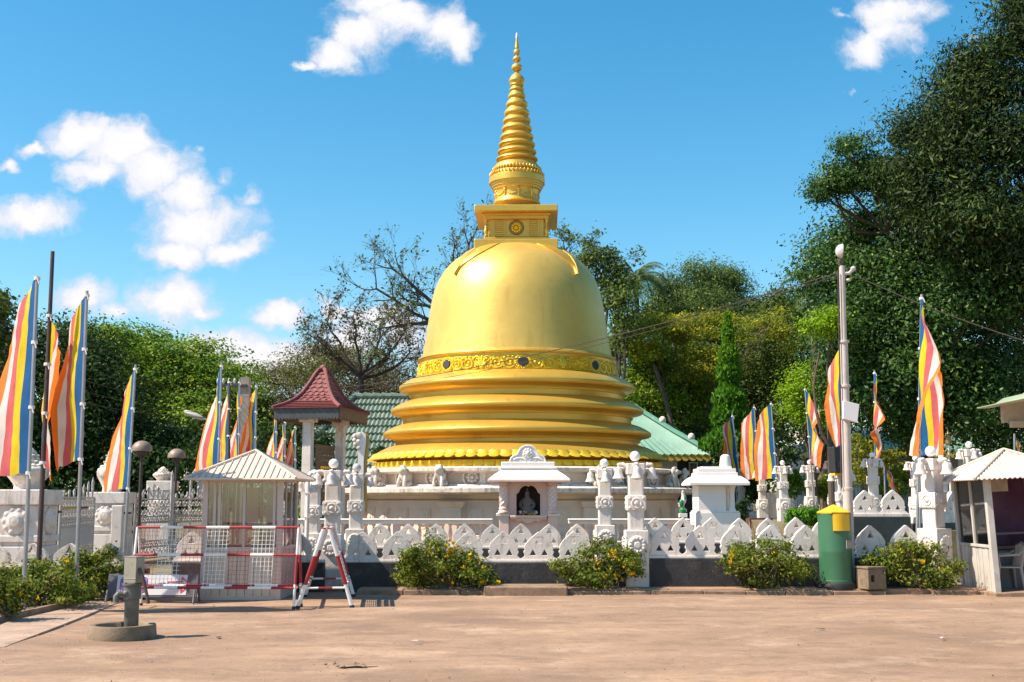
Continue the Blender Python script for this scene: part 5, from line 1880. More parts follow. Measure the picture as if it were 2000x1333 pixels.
MB().box(0.06, Wq - 0.03, 0.70, 0.74, 0.05, zsill - 0.12).build('counter_front', 'sign_frame', rk)
MB().box(0.06, Wq - 0.03, 0.72, 0.78, zsill + 0.16, zsill + 0.20).build('shelf_rail', 'sign_frame', rk)
MB().box(0.30, 0.60, 0.55, 0.58, zq - 0.24, zq - 0.02).build('hanging_cloth', 'pale_timber', rk)
ov = 0.36
apx = Vector((Wq / 2, Dq / 2, zat(883, YQ + 0.8)))
cs = [Vector((-ov, -ov, zq)), Vector((Wq + ov, -ov, zq)), Vector((Wq + ov, Dq + ov, zq)), Vector((-ov, Dq + ov, zq))]
for s in range(4):
    A, Bc = cs[s], cs[(s + 1) % 4]
    nrm = (Bc - A).cross(apx - A).normalized()
    mb = MB()
    NC = 46
    pts = []
    for i in range(NC + 1):
        t = i / NC
        w = nrm * (0.014 * math.cos(i * PI))
        base_p = A + (Bc - A) * t
        k = t / 0.5 if t < 0.5 else (1 - t) / 0.5
        mid = (A + Bc) / 2
        pts.append((base_p + w, base_p + (apx - mid) * k + w * 0.5))
    for i in range(NC):
        b0 = len(mb.v)
        for q in (pts[i][0], pts[i + 1][0], pts[i + 1][1], pts[i][1]):
            mb.v.append(tuple(q))
        mb.f.append((b0, b0 + 1, b0 + 2, b0 + 3))
        mb.m.append(0)
    o = mb.build('roof_sheet', 'cream_metal', rk)
    sol = o.modifiers.new('sol', 'SOLIDIFY')
    sol.thickness = 0.012
    MB().tube([A + Vector((0, 0, 0.01)), apx + Vector((0, 0, 0.02))], 0.025, 6).build('hip_cap', 'cream_metal', rk, True)
# plastic chair inside
ch = thing('plastic_chair', 'white plastic armchair inside the right-edge booth', 'chair', (rbx + 0.36, YQ + 0.44, 0.072), R(-95))
MB().box(-0.22, 0.22, -0.21, 0.21, 0.40, 0.43).build('seat', 'plastic', ch, False, 0.012)
for sx_ in (-1, 1):
    for sy in (-1, 1):
        MB().tube([(0.20 * sx_, 0.19 * sy, 0.41), (0.24 * sx_, 0.23 * sy, 0.0)], [0.028, 0.02], 6).build('leg', 'plastic', ch, True)
    MB().tube([(0.22 * sx_, -0.18, 0.42), (0.25 * sx_, -0.2, 0.62), (0.25 * sx_, 0.15, 0.64), (0.21 * sx_, 0.22, 0.7)], 0.024, 6).build('arm', 'plastic', ch, True)
mb = MB()
mb.tube([(-0.21, 0.2, 0.42), (-0.22, 0.27, 0.80), (0, 0.29, 0.85), (0.22, 0.27, 0.80), (0.21, 0.2, 0.42)], 0.022, 6)
for i in range(4):
    x = -0.12 + 0.08 * i
    mb.tube([(x, 0.2, 0.42), (x, 0.28, 0.83)], 0.016, 5)
mb.build('backrest', 'plastic', ch, True)
# sheet roof corner entering at the upper right
YT = 13.0
c0 = at(1908, 801, YT)
sh = thing('roadside_shelter', 'corner of a faded green corrugated shelter roof at upper right', 'shelter', (c0.x, YT, 0))
mb = MB()
N = 40
LX, LY = 3.0, 2.6
dxs = LX / N
slope = (zat(768, YT) - c0.z) / (xat(2000, YT, 768) - c0.x)
for i in range(N + 1):
    x = i * dxs
    z = c0.z + slope * x + 0.022 * math.cos(i * PI / 2.0)
    mb.v += [(x, -LY, z + 0.02), (x, 0, z)]
for i in range(N):
    mb.f.append((2 * i, 2 * i + 2, 2 * i + 3, 2 * i + 1))
    mb.m.append(0)
o = mb.build('roof_sheet', 'pale_green_roof', sh, True, ang=80)
o.modifiers.new('sol', 'SOLIDIFY').thickness = 0.014
x1_, z1_ = xat(1948, YT, 810) - c0.x, zat(829, YT)
mb = MB().plate([(x1_, z1_), (LX, z1_ + slope * 0.35 * (LX - x1_)), (LX, c0.z + slope * LX - 0.05), (x1_, c0.z + slope * x1_ - 0.04)], [], -0.14, -0.08)
mb.build('fascia_board', 'pale_timber', sh, False, 0.006)
MB().box(x1_ + 0.06, LX, -0.22, -0.15, z1_ - 0.05, z1_ + 0.02).build('tie_beam', 'pale_timber', sh, False, 0.006)
for y in (-2.3, -0.4):
    MB().box(LX - 0.6, LX - 0.48, y, y + 0.12, 0, c0.z + slope * (LX - 0.55) - 0.02).build('post', 'pale_timber', sh)


# ------------------------------------------------------------------ gateway at the left
def gate_pillar(label, px0, px1, Y, cap_y, urn_top, rot=0.0, depth=None):
    xa, xb = xat(px0, Y, 1000), xat(px1, Y, 1000)
    w = (xb - xa) / 2
    t = thing('gate_pier', label, 'pillar', ((xa + xb) / 2, Y + w, 0), rot, 'white gate pillars with urns')
    zc_ = zat(cap_y, Y)
    MB().box(-w * 1.0, w * 1.0, -w, w, -0.05, zc_ * 0.42).build('base_block', 'plaster', t, False, 0.02)
    MB().box(-w * 0.94, w * 0.94, -w * 0.94, w * 0.94, zc_ * 0.42, zc_ - 0.30).build('shaft', 'plaster', t, False, 0.02)
    MB().box(-w * 1.02, w * 1.02, -w * 1.02, w * 1.02, zc_ * 0.46, zc_ * 0.53).build('band', 'plaster', t, False, 0.015)
    MB().box(-w * 1.08, w * 1.08, -w * 1.08, w * 1.08, zc_ - 0.30, zc_).build('cap', 'plaster', t, False, 0.02)
    h = zat(urn_top, Y + w) - zc_
    R0 = w * 0.86
    pf = [(R0 * 0.62, 0), (R0 * 0.60, 0.10 * h), (R0 * 0.66, 0.14 * h), (R0 * 0.98, 0.34 * h), (R0, 0.44 * h), (R0 * 0.94, 0.50 * h), (R0 * 0.70, 0.54 * h), (R0 * 0.55, 0.56 * h), (R0 * 0.58, 0.62 * h), (R0 * 0.50, 0.66 * h), (R0 * 0.46, 0.74 * h), (R0 * 0.36, 0.80 * h), (R0 * 0.34, 0.86 * h), (R0 * 0.18, 0.94 * h), (0.01, h)]
    u = MB().lathe(pf, 32, (0, 0, zc_ + 0.001)).build('urn', 'plaster_old', t, True, ang=50)
    for (rr_, zz, n_, s_) in ((0.68, 0.545, 14, 0.16), (0.52, 0.64, 12, 0.12), (0.40, 0.78, 9, 0.10)):
        mb = MB()
        for k in range(n_):
            a = 2 * PI * k / n_
            mb.ball((R0 * rr_ * math.cos(a), R0 * rr_ * math.sin(a), zc_ + zz * h), (R0 * s_, R0 * s_, R0 * s_ * 0.6), 7, 5)
        mb.build('urn_beads', 'plaster_old', u, True)
    for q in (0, 1):
        mb = MB().lathe([(0.0, 0.12), (0.10, 0.11), (0.15, 0.06), (0.20, 0.05), (w * 0.52, 0.04), (w * 0.55, 0)], 26)
        for k in range(10):
            a = 2 * PI * k / 10
            mb.ball((w * 0.43 * math.cos(a), w * 0.43 * math.sin(a), 0.03), (w * 0.14, w * 0.14, 0.03), 8, 5)
        mb.xf(Matrix.Rotation(q * PI / 2, 4, 'Z') @ Matrix.Translation((0, -w * 0.94, zc_ * 0.68)) @ Matrix.Rotation(PI / 2, 4, 'X'))
        mb.build('rosette', 'plaster', t, True)
    return t


gate_pillar('big white gate pillar with rosette and urn at the left edge', -18, 80, 23.0, 957, 872)
gate_pillar('white gate pillar with tiered urn behind the third flag pole', 170, 240, 31.0, 962, 871)
gp = gate_pillar('carved white gate post between the two inner gate leaves', 286, 332, 36.5, 940, 912)
# stub posts carrying the gate hinges
for (px, Y, ytop, lb) in ((90, 24.6, 982, 'plain white gate post beside the big left pillar'), (232, 30.6, 988, 'plain white gate post beside the tiered-urn pillar')):
    x = xat(px, Y, 1000)
    o = thing('hinge_post', lb, 'post', (x, Y, 0))
    MB().box(-0.14, 0.14, -0.14, 0.14, 0, zat(ytop, Y)).build('post', 'plaster', o, False, 0.02)
    MB().box(0.10, 0.32, -0.03, 0.03, zat(ytop, Y) - 0.22, zat(ytop, Y) - 0.17).build('hinge', 'dark_steel', o)


def gate_leaf(label, pa, pb, Ya, Yb, top, crest_hi, side_):
    """cast iron gate leaf: frame, bars, scrollwork bands and a rising crest"""
    A, Bp = Vector((xat(pa, Ya, 1000), Ya, 0)), Vector((xat(pb, Yb, 1000), Yb, 0))
    L = (Bp - A).length
    t = thing('gate_leaf', label, 'gate', A, math.atan2((Bp - A).y, (Bp - A).x), 'silver cast iron gate leaves')
    H = zat(top, (Ya + Yb) / 2)
    mb = MB()
    for x in (0, L):
        mb.tube([(x, 0, 0.05), (x, 0, H)], 0.035, 8)
    for z in (0.08, H * 0.22, H * 0.32, H * 0.62, H * 0.72, H):
        mb.tube([(0, 0, z), (L, 0, z)], 0.022, 6)
    mb.build('frame', 'gate', t, True)
    nb = max(8, int(L / 0.085))
    bar = MB().tube([(0, 0, H * 0.32), (0, 0, H * 0.62)], 0.010, 6).mesh('bar', 'gate', True)
    for i in range(1, nb):
        place(bar, 'bar', t, (i * L / nb, 0, 0))
    # scroll bands
    mb = MB()

    def curl(cx, cz, r, s, st):
        pts = []
        for i in range(13):
            tt = i / 12
            a = st + s * tt * 2.4 * PI
            q = r * (1 - 0.8 * tt)
            pts.append((cx + q * math.cos(a), 0, cz + q * math.sin(a)))
        mb.tube(pts, [0.014 - 0.006 * i / 12 for i in range(13)], 5)
    for (za, zb) in ((H * 0.08, H * 0.22), (H * 0.22, H * 0.32), (H * 0.62, H * 0.72), (H * 0.72, H * 0.86), (H * 0.86, H)):
        r = (zb - za) * 0.46
        n_ = max(3, int(L / (r * 1.55)))
        for i in range(n_):
            s = 1 if i % 2 else -1
            curl((i + 0.5) * L / n_, (za + zb) / 2, r, s, PI * (i % 2) + 0.6)
            curl((i + 0.25) * L / n_, (za + zb) / 2 - r * 0.35, r * 0.5, -s, 1.2)
            curl((i + 0.8) * L / n_, (za + zb) / 2 + r * 0.4, r * 0.45, s, 2.2)
    tag(mb.build('scrollwork', 'gate', t, True), kind='stuff')
    mb = MB()
    n_ = 7
    hi = zat(crest_hi, (Ya + Yb) / 2) - H
    for i in range(n_):
        u = (i + 0.5) / n_
        e = u if side_ > 0 else (1 - u)
        if side_ == 0:
            e = math.sin(PI * u)
        h = 0.16 + (hi - 0.16) * e ** 2.2
        x = u * L
        curl(x, H + h * 0.35, min(0.13, h * 0.4), 1 if i % 2 else -1, 1.0)
        curl(x + 0.04, H + h * 0.7, min(0.10, h * 0.3), -1 if i % 2 else 1, 2.0)
        mb.tube([(x, 0, H), (x, 0, H + h * 0.75), (x, 0, H + h)], [0.02, 0.035, 0.006], 6)
    tag(mb.build('crest', 'gate', t, True), kind='stuff')
    return t


gate_leaf('open silver cast iron gate leaf left of the tiered-urn pillar', 118, 183, 26.0, 30.2, 973, 925, 1)
gate_leaf('silver cast iron gate leaf with leafy crest behind the pump', 264, 330, 32.2, 34.0, 976, 945, 0)
gate_leaf('silver gate leaf half hidden behind the cream booth', 337, 412, 33.6, 35.6, 976, 922, 1)
p0 = at(333, 920, 33)
tag(MB().tube([(p0.x, 33.2, 0), (p0.x, 33.2, p0.z - 0.1), (p0.x, 33.2, p0.z)], [0.05, 0.045, 0.008], 8).build('gate_spike', 'gate', None, True), 'pointed silver gate stanchion between the two inner gate leaves', 'post')
# arched name plate over the booth's shoulder
p0 = at(418, 945, 36)
ar = thing('arched_sign', 'round-headed scrollwork sign with blank grey plate behind the cream booth', 'sign', (p0.x, 36, 0))
rA = (at(463, 940, 36) - at(418, 940, 36)).x
mb = MB()
zA = zat(945, 36)
mb.tube([(rA * math.cos(a), 0, zA + rA * math.sin(a)) for a in np.linspace(0, PI, 22)], 0.045, 8)
mb.tube([(-rA, 0, 0), (-rA, 0, zA)], 0.045, 8)
mb.tube([(rA, 0, 0), (rA, 0, zA)], 0.045, 8)
mb.build('arch', 'gate', ar, True)
mb = MB()
for a in np.linspace(0.3, PI - 0.3, 7):
    pts = [(rA * 0.72 * math.cos(a) + 0.12 * (1 - t) * math.cos(7 * t + a), 0, zA + rA * 0.72 * math.sin(a) + 0.12 * (1 - t) * math.sin(7 * t + a)) for t in np.linspace(0, 0.9, 12)]
    mb.tube(pts, 0.025, 5)
tag(mb.build('scrollwork', 'gate', ar, True), kind='stuff')
MB().box(-rA * 0.75, rA * 0.8, 0.03, 0.06, zA - 0.45, zA + 0.12).build('plate', 'gate', ar)

# dark red wall seen through the gateway
rw_ = thing('red_house', 'dark red house front seen through the gateway', 'house', (xat(60, 44, 1000), 44, 0))
MB().box(0, 3.2, 0, 3, 0, zat(975, 44)).build('wall', 'brick_red', rw_)
MB().box(-0.2, 3.4, -0.2, 3.2, zat(975, 44) + 0.002, zat(971, 44)).build('roof_slab', 'pale_timber', rw_)
MB().box(0.9, 1.7, -0.04, 0.05, 0.0, 1.3).build('window', 'dark_pane', rw_)
MB().box(0.85, 1.75, -0.05, -0.041, 1.3, 1.42).build('lintel', 'yellow_fascia', rw_)


# dome lamps
def dome_lamp(label, px, py, w, Y):
    p = at(px, py, Y)
    k = (at(px + 1, py, Y) - p).x
    r = w / 2 * k
    t = thing('dome_lamp', label, 'lamp', (p.x, Y, 0), 0, 'mushroom-shaped lamps by the gateway')
    zb = p.z
    MB().lathe([(r * 0.2, -0.02), (r, 0.0), (r * 0.985, 0.06 * r * 4), (r * 0.88, r * 0.52), (r * 0.66, r * 0.80), (r * 0.36, r * 0.97), (0.01, r * 1.02)], 28, (0, 0, zb)).build('dome', 'dome_lamp', t, True)
    MB().tube([(0, 0, 0), (0, 0, zb)], [0.05, 0.035], 10).build('post', 'dark_steel', t, True)
    MB().lathe([(0.10, zb - 0.14), (0.13, zb - 0.1), (0.13, zb - 0.03)], 14).build('lamp_neck', 'dark_steel', t, True)


dome_lamp('larger brown mushroom lamp right of the fourth flag', 277, 882, 40, 30)
dome_lamp('smaller brown mushroom lamp left of the cream booth', 345, 895, 35, 34)
# street lamp head on a bent arm
p = at(365, 812, 40)
q = at(407, 828, 40)
sl = thing('street_lamp', 'grey street lamp head on a thin arm above the gateway', 'street lamp', (q.x + 0.4, 40, 0))
MB().tube([(0, 0, 0), (0, 0, q.z - 0.1), (-0.15, 0, q.z + 0.02), (p.x - q.x - 0.1, 0, p.z - 0.02)], [0.09, 0.06, 0.04, 0.035], 8).build('post', 'steel', sl, True)
mb = MB().ball((0, 0, 0), (0.40, 0.16, 0.10), 16, 10)
mb.xf(Matrix.Translation((p.x - q.x - 0.15, 0, p.z)) @ Matrix.Rotation(R(22), 4, 'Y'))
mb.build('lamp_head', 'globe_old', sl, True)
# concrete utility pole with insulators
p = at(480, 738, 42)
up_ = thing('utility_pole', 'square grey concrete utility pole among the flags', 'utility pole', (p.x, 42, 0))
MB().frustum(0, 0.21, 0.2, p.z, 0.15, 0.14).build('pole', 'concrete', up_)
MB().box(-1.0, 0.1, -0.2, -0.13, p.z - 0.35, p.z - 0.27).build('cross_arm', 'dark_steel', up_)
for i in range(4):
    MB().ball((-0.95 + i * 0.2, -0.17, p.z - 0.15), (0.05, 0.05, 0.11), 8, 6).build('insulator', 'globe_old', up_, True)

# ------------------------------------------------------------------ red-roofed pavilion
YP = 34.0
pv = thing('pavilion', 'small open pavilion with steep red tiled roof and grey scalloped fascia', 'pavilion', (xat(628, YP + 1.6, 900), YP + 1.6, 0), R(-9))
kP = (at(1001, 850, YP) - at(1000, 850, YP)).x
hx, hy = 66 * kP, 1.45
zf1, zf0 = zat(797, YP), zat(815, YP)
za_ = zat(723, YP + 1.5)
for (sx_, sy, L, ax) in ((0, -1, hx, 'x'), (0, 1, hx, 'x'), (-1, 0, hy, 'y'), (1, 0, hy, 'y')):
    mb = MB()
    n_ = 20
    ol = [(-L, zf1), (-L, zf0)]
    for i in range(n_):
        a, b = -L + 2 * L * i / n_, -L + 2 * L * (i + 1) / n_
        ol += [(a + (b - a) * 0.25, zf0 - 0.05), (a + (b - a) * 0.5, zf0 - 0.07), (a + (b - a) * 0.75, zf0 - 0.05), (b, zf0)]
    ol += [(L, zf1)]
    mb.plate(ol, [], -0.02, 0.02)
    if ax == 'y':
        mb.xf(Matrix.Translation((sx_ * hx, 0, 0)) @ Matrix.Rotation(PI / 2, 4, 'Z'))
    else:
        mb.xf(Matrix.Translation((0, sy * (hy + 0.021), 0)))
    mb.build('fascia', 'fascia' if ax == 'x' else 'timber', pv)
# curved pyramid roof in tile courses
prof_r = [(1.05, zf1 - 0.02), (0.78, zf1 + 0.12), (0.60, zf1 + 0.27), (0.44, zf1 + 0.48), (0.28, zf1 + 0.82), (0.12, zf1 + 1.20), (0.0, za_)]
courses = 15


def roof_at(t):
    z = np.interp(t, np.linspace(0, 1, len(prof_r)), [q[1] for q in prof_r])
    k = np.interp(t, np.linspace(0, 1, len(prof_r)), [q[0] for q in prof_r])
    return float(k), float(z)


for s in range(4):
    mb = MB()
    Lx, Ly = (hx, hy) if s % 2 == 0 else (hy, hx)
    for c in range(courses):
        k0, zA0 = roof_at(c / courses)
        k1, zA1 = roof_at((c + 1.12) / courses if c < courses - 1 else 1.0)
        nT = max(1, int(round(2 * Lx * k0 / 0.20)))
        for i in range(nT):
            a0, a1 = -Lx * k0 + 2 * Lx * k0 * i / nT, -Lx * k0 + 2 * Lx * k0 * (i + 1) / nT
            b0, b1 = -Lx * k1 + 2 * Lx * k1 * i / nT, -Lx * k1 + 2 * Lx * k1 * (i + 1) / nT
            y0, y1 = -Ly * k0, -Ly * k1
            am = (a0 + a1) / 2
            drop = 0.05 if c > 4 else 0.0
            zz = zA0 + 0.035
            b_i = len(mb.v)
            mb.v += [(a0 + 0.006, y0 - 0.02, zz), (am, y0 - 0.03 - drop * 0.3, zz - drop), (a1 - 0.006, y0 - 0.02, zz), (b1, y1, zA1), (b0, y1, zA1),
                     (a0 + 0.006, y0 - 0.0, zz - 0.03), (am, y0 - 0.01 - drop * 0.3, zz - drop - 0.03), (a1 - 0.006, y0, zz - 0.03)]
            mb.f += [(b_i, b_i + 1, b_i + 2, b_i + 3, b_i + 4), (b_i, b_i + 5, b_i + 6, b_i + 1), (b_i + 1, b_i + 6, b_i + 7, b_i + 2)]
            mb.m += [0, 0, 0]
    mb.xf(Matrix.Rotation(s * PI / 2, 4, 'Z'))
    tag(mb.build('roof_tiles', 'red_tile', pv), kind='stuff')
for (sx_, sy) in ((-1, -1), (1, -1), (1, 1), (-1, 1)):
    pts = []
    for i in range(15):
        k, z = roof_at(i / 14)
        pts.append((sx_ * hx * k, sy * hy * k, z + 0.05))
    MB().tube(pts, 0.06, 8).build('hip_ridge', 'red_tile', pv, True)
MB().ball((0, 0, za_ + 0.05), (0.12, 0.12, 0.12), 10, 8).build('finial', 'red_tile', pv, True)
MB().box(-hx * 0.95, hx * 0.95, -hy * 0.93, hy * 0.93, zf0 + 0.10, zf0 + 0.14).build('ceiling', 'timber', pv)
for (x, y) in ((-0.06, -1.1), (0.27, 1.0)):
    MB().box(x - 0.135, x + 0.135, y - 0.135, y + 0.135, 0, zf0 - 0.12).build('column', 'plaster', pv, False, 0.015)
    mb = MB().box(x - 0.22, x + 0.22, y - 0.22, y + 0.22, zf0 - 0.12, zf0 + 0.09)
    mb.build('capital', 'plaster', pv, False, 0.01)
MB().box(0.20, 0.34, -1.2, 1.2, zf0 - 0.02, zf0 + 0.095).build('beam', 'timber', pv)
# slatted timber wall with gilt plaque
for i in range(11):
    z = 1.6 + i * 0.155
    MB().box(0.115, 0.14, -0.93, 0.83, z, z + 0.145).build('wall_board', 'timber', pv)
mb = MB().box(0.142, 0.165, -0.55, 0.35, 2.38, 2.66)
mb.build('gilt_plaque', 'gold_yellow', pv)
mb = MB()
for i in range(4):
    mb.tube([(0.17, -0.42 + i * 0.19 + 0.06 * math.cos(a), 2.52 + 0.08 * math.sin(a * (1 + i * 0.3))) for a in np.linspace(0, 5, 9)], 0.008, 5)
mb.build('plaque_lettering', 'timber', pv)


# ------------------------------------------------------------------ buildings
def tile_slope(mb, P0, P1, P2, P3, nr, pitch, amp=0.05, step=0.06, cols=None):
    """rows of rounded tiles on the quad eave-left, eave-right, ridge-right, ridge-left"""
    P0, P1, P2, P3 = map(Vector, (P0, P1, P2, P3))
    nrm = (P1 - P0).cross(P3 - P0).normalized()
    for r in range(nr):
        t0, t1 = r / nr, (r + 1.0) / nr
        a0, b0 = P0.lerp(P3, t0), P1.lerp(P2, t0)
        a1, b1 = P0.lerp(P3, t1), P1.lerp(P2, t1)
        n = max(2, int((P1 - P0).length / pitch * 4))
        bi = len(mb.v)
        e = (P1 - P0).normalized()
        u0, u1 = (a0 - P0).dot(e) / (P1 - P0).length, (a1 - P0).dot(e) / (P1 - P0).length
        v0, v1 = (b0 - P0).dot(e) / (P1 - P0).length, (b1 - P0).dot(e) / (P1 - P0).length
        for i in range(n + 1):
            w = amp * (0.5 + 0.5 * math.cos(i * PI / 2)) * (1.0)
            ua, ub = min(max(i / n, u0), v0), min(max(i / n, u1), v1)
            lo = a0 + e * ((ua - u0) * (P1 - P0).length)
            hi = a1 + e * ((ub - u1) * (P1 - P0).length)
            mb.v.append(tuple(lo + nrm * (w + step)))
            mb.v.append(tuple(hi + nrm * w))
            mb.v.append(tuple(lo + nrm * (w - 0.02)))
        for i in range(n):
            k = bi + 3 * i
            mb.f += [(k, k + 3, k + 4, k + 1), (k + 2, k + 5, k + 3, k)]
            mb.m += [0, 0]


YH = 56.0
e0, e1 = at(545, 930, YH), at(1010, 930, YH)
r0, r1 = at(692, 780, YH + 6), at(1010, 780, YH + 6)
hall = thing('tiled_hall', 'large hall with faded green tiled hip roof left behind the stupa', 'building', (0, 0, 0))
mb = MB()
tile_slope(mb, e0, e1, r1, r0, 10, 0.22, 0.08, 0.12)
tag(mb.build('roof_tiles', 'green_tile', hall), kind='stuff')
mb = MB()
back = Vector((e0.x, YH + 12, e0.z))
tile_slope(mb, back, e0, r0, r0 + Vector((0.02, 0.02, 0)), 10, 0.36, 0.09, 0.12)
tag(mb.build('roof_tiles', 'green_tile', hall), kind='stuff')
rl = [e0 + Vector((0.1, 0, 0.15)), e0.lerp(r0, 0.5) + Vector((0, 0, 0.2)), r0 + Vector((0, 0, 0.2))]
for i in range(26):
    t = i / 26
    a, b = e0.lerp(r0, t), e0.lerp(r0, t + 1 / 24)
    MB().tube([a + Vector((0, -0.05, 0.18)), b + Vector((0, -0.05, 0.13))], [0.19, 0.15], 8).build('ridge_tile', 'green_tile', hall, True)
for i in range(18):
    a, b = r0.lerp(r1, i / 18), r0.lerp(r1, (i + 1.1) / 18)
    MB().tube([a + Vector((0, 0, 0.16)), b + Vector((0, 0, 0.12))], [0.19, 0.15], 8).build('ridge_tile', 'green_tile', hall, True)
MB().box(e0.x + 0.8, e1.x, YH + 1.0, YH + 11, 0, e0.z + 0.1).build('wall', 'house_wall', hall)
MB().box(e0.x + 0.1, e1.x, YH + 0.15, YH + 0.25, e0.z - 0.35, e0.z + 0.05).build('fascia', 'yellow_fascia', hall)
for px in (585, 606):
    x = xat(px, YH, 970)
    MB().box(x, x + 0.5, YH + 0.9, YH + 0.999, 0.4, 2.7).build('door', 'blue', hall)


def sheet_slope(mb, P0, P1, P2, P3, pitch, amp):
    P0, P1, P2, P3 = map(Vector, (P0, P1, P2, P3))
    nrm = (P1 - P0).cross(P3 - P0).normalized()
    n = int((P1 - P0).length / pitch * 4)
    bi = len(mb.v)
    for i in range(n + 1):
        u = i / n
        w = nrm * (amp * math.cos(i * PI / 2))
        mb.v += [tuple(P0.lerp(P1, u) + w), tuple(P3.lerp(P2, u) + w)]
    for i in range(n):
        k = bi + 2 * i
        mb.f.append((k, k + 2, k + 3, k + 1))
        mb.m.append(0)


def scallop_board(name, a, b, h, mat, par):
    a, b = Vector(a), Vector(b)
    L = (b - a).length
    n = int(L / 0.3)
    ol = [(0, 0), (0, -h * 0.65)]
    for i in range(n):
        u0, u1 = i * L / n, (i + 1) * L / n
        ol += [(u0 + (u1 - u0) * 0.2, -h * 0.9), (u0 + (u1 - u0) * 0.5, -h), (u0 + (u1 - u0) * 0.8, -h * 0.9), (u1, -h * 0.65)]
    ol += [(L, 0)]
    d = b - a
    o = MB().plate(ol, [], -0.03, 0.03).build(name, mat, par, loc=a, rot=(0, -math.asin(d.z / L), math.atan2(d.y, d.x)))
    return o


YO = 52.0
eA, eB = at(1190, 889, YO), at(1391, 889, YO)
rA_, rB_ = at(1150, 796, YO + 4.5), at(1240, 800, YO + 4.5)
of = thing('temple_office', 'low building with green corrugated roof and yellow scalloped eaves right of the stupa', 'building', (0, 0, 0))
mb = MB()
sheet_slope(mb, eA, eB, rB_, rA_, 0.30, 0.05)
mb2 = eB + Vector((0, 9, 0))
sheet_slope(mb, eB, mb2, rB_ + Vector((0, 0.05, 0)), rB_, 0.30, 0.05)
mb.build('roof_sheet', 'green_roof', of, True, ang=80)
MB().tube([eB + Vector((0, 0, 0.10)), eB.lerp(rB_, 0.5) + Vector((0, 0, 0.05)), rB_ + Vector((0, 0, 0.12))], [0.13, 0.13, 0.13], 8).build('hip_ridge', 'green_roof', of, True)
MB().tube([rB_ + Vector((0, 0, 0.12)), rA_ + Vector((0, 0, 0.12))], 0.13, 8).build('ridge', 'green_roof', of, True)
for t in (0.25, 0.62):
    c = eB.lerp(rB_, t)
    MB().ball((c.x, c.y, c.z + 0.25), (0.16, 0.16, 0.18), 10, 8).build('ridge_knob', 'plaster', of, True)
scallop_board('fascia', eA + Vector((0, 0.06, 0.02)), eB + Vector((-0.05, 0.06, 0.02)), 0.30, 'yellow_fascia', of)
MB().box(eA.x, eB.x - 1.35, YO + 1.4, YO + 8, 0, eA.z + 0.1).build('wall', 'house_wall', of)
MB().box(eB.x - 1.34, eB.x - 0.3, YO + 2.4, YO + 8, 0, eA.z).build('porch_wall', 'darkgreen_wall', of)
for i, px in enumerate((1352, 1372)):
    x = xat(px, YO + 1.2, 915)
    f = MB().box(x, x + 0.42, YO + 2.2, YO + 2.3, zat(930, YO + 1.2), zat(902, YO + 1.2)).build('window', 'sign_white' if i == 0 else 'blue', of)
    MB().box(x + 0.06, x + 0.36, YO + 2.15, YO + 2.199, zat(928, YO + 1.2), zat(905, YO + 1.2)).build('pane', 'dark_pane', f)

YF = 64.0
g0, g1 = at(1592, 880, YF), at(2120, 884, YF)
g2, g3 = at(2120, 850, YF + 5), at(1640, 846, YF + 5)
far = thing('far_pavilion', 'long white building with green corrugated roof and yellow eaves at far right', 'building', (0, 0, 0))
mb = MB()
sheet_slope(mb, g0, g1, g2, g3, 0.34, 0.06)
gl = at(1527, 896, YF + 14)
sheet_slope(mb, gl, g0, g3, g3 + Vector((0.2, 6, 0)), 0.34, 0.06)
mb.build('roof_sheet', 'far_green_roof', far, True, ang=80)
scallop_board('fascia', g0 + Vector((0, 0.06, 0)), g1 + Vector((0, 0.06, 0)), 0.36, 'yellow_fascia', far)
scallop_board('fascia', gl + Vector((0.1, 0, 0)), g0 + Vector((0, 0.1, 0)), 0.36, 'yellow_fascia', far)
MB().box(g0.x + 0.6, g1.x, YF + 5, YF + 12, 0, g0.z + 0.6).build('wall', 'house_wall', far)
for i in range(12):
    x = g0.x + 0.3 + i * 1.9
    MB().box(x, x + 0.34, YF + 0.5, YF + 0.84, 0, g0.z).build('column', 'house_wall', far)
for i in range(3):
    q = gl.lerp(g0, (i + 0.6) / 3.4)
    MB().box(q.x + 0.2, q.x + 0.5, q.y, q.y + 0.3, 0, q.z - 0.05).build('column', 'house_wall', far)
u0, u1 = at(1596, 868, YF + 7), at(2100, 868, YF + 7)
MB().box(u0.x, u1.x, YF + 7, YF + 14, g0.z + 0.3, zat(835, YF + 7)).build('upper_storey', 'white', far)
for i in range(10):
    x = u0.x + 0.5 + i * 1.05
    w = MB().box(x, x + 0.55, YF + 6.94, YF + 7.05, zat(864, YF + 7), zat(846, YF + 7)).build('window', 'house_wall', far)
    MB().box(x + 0.06, x + 0.49, YF + 6.90, YF + 6.939, zat(863, YF + 7), zat(847.5, YF + 7)).build('pane', 'dark_pane', w)

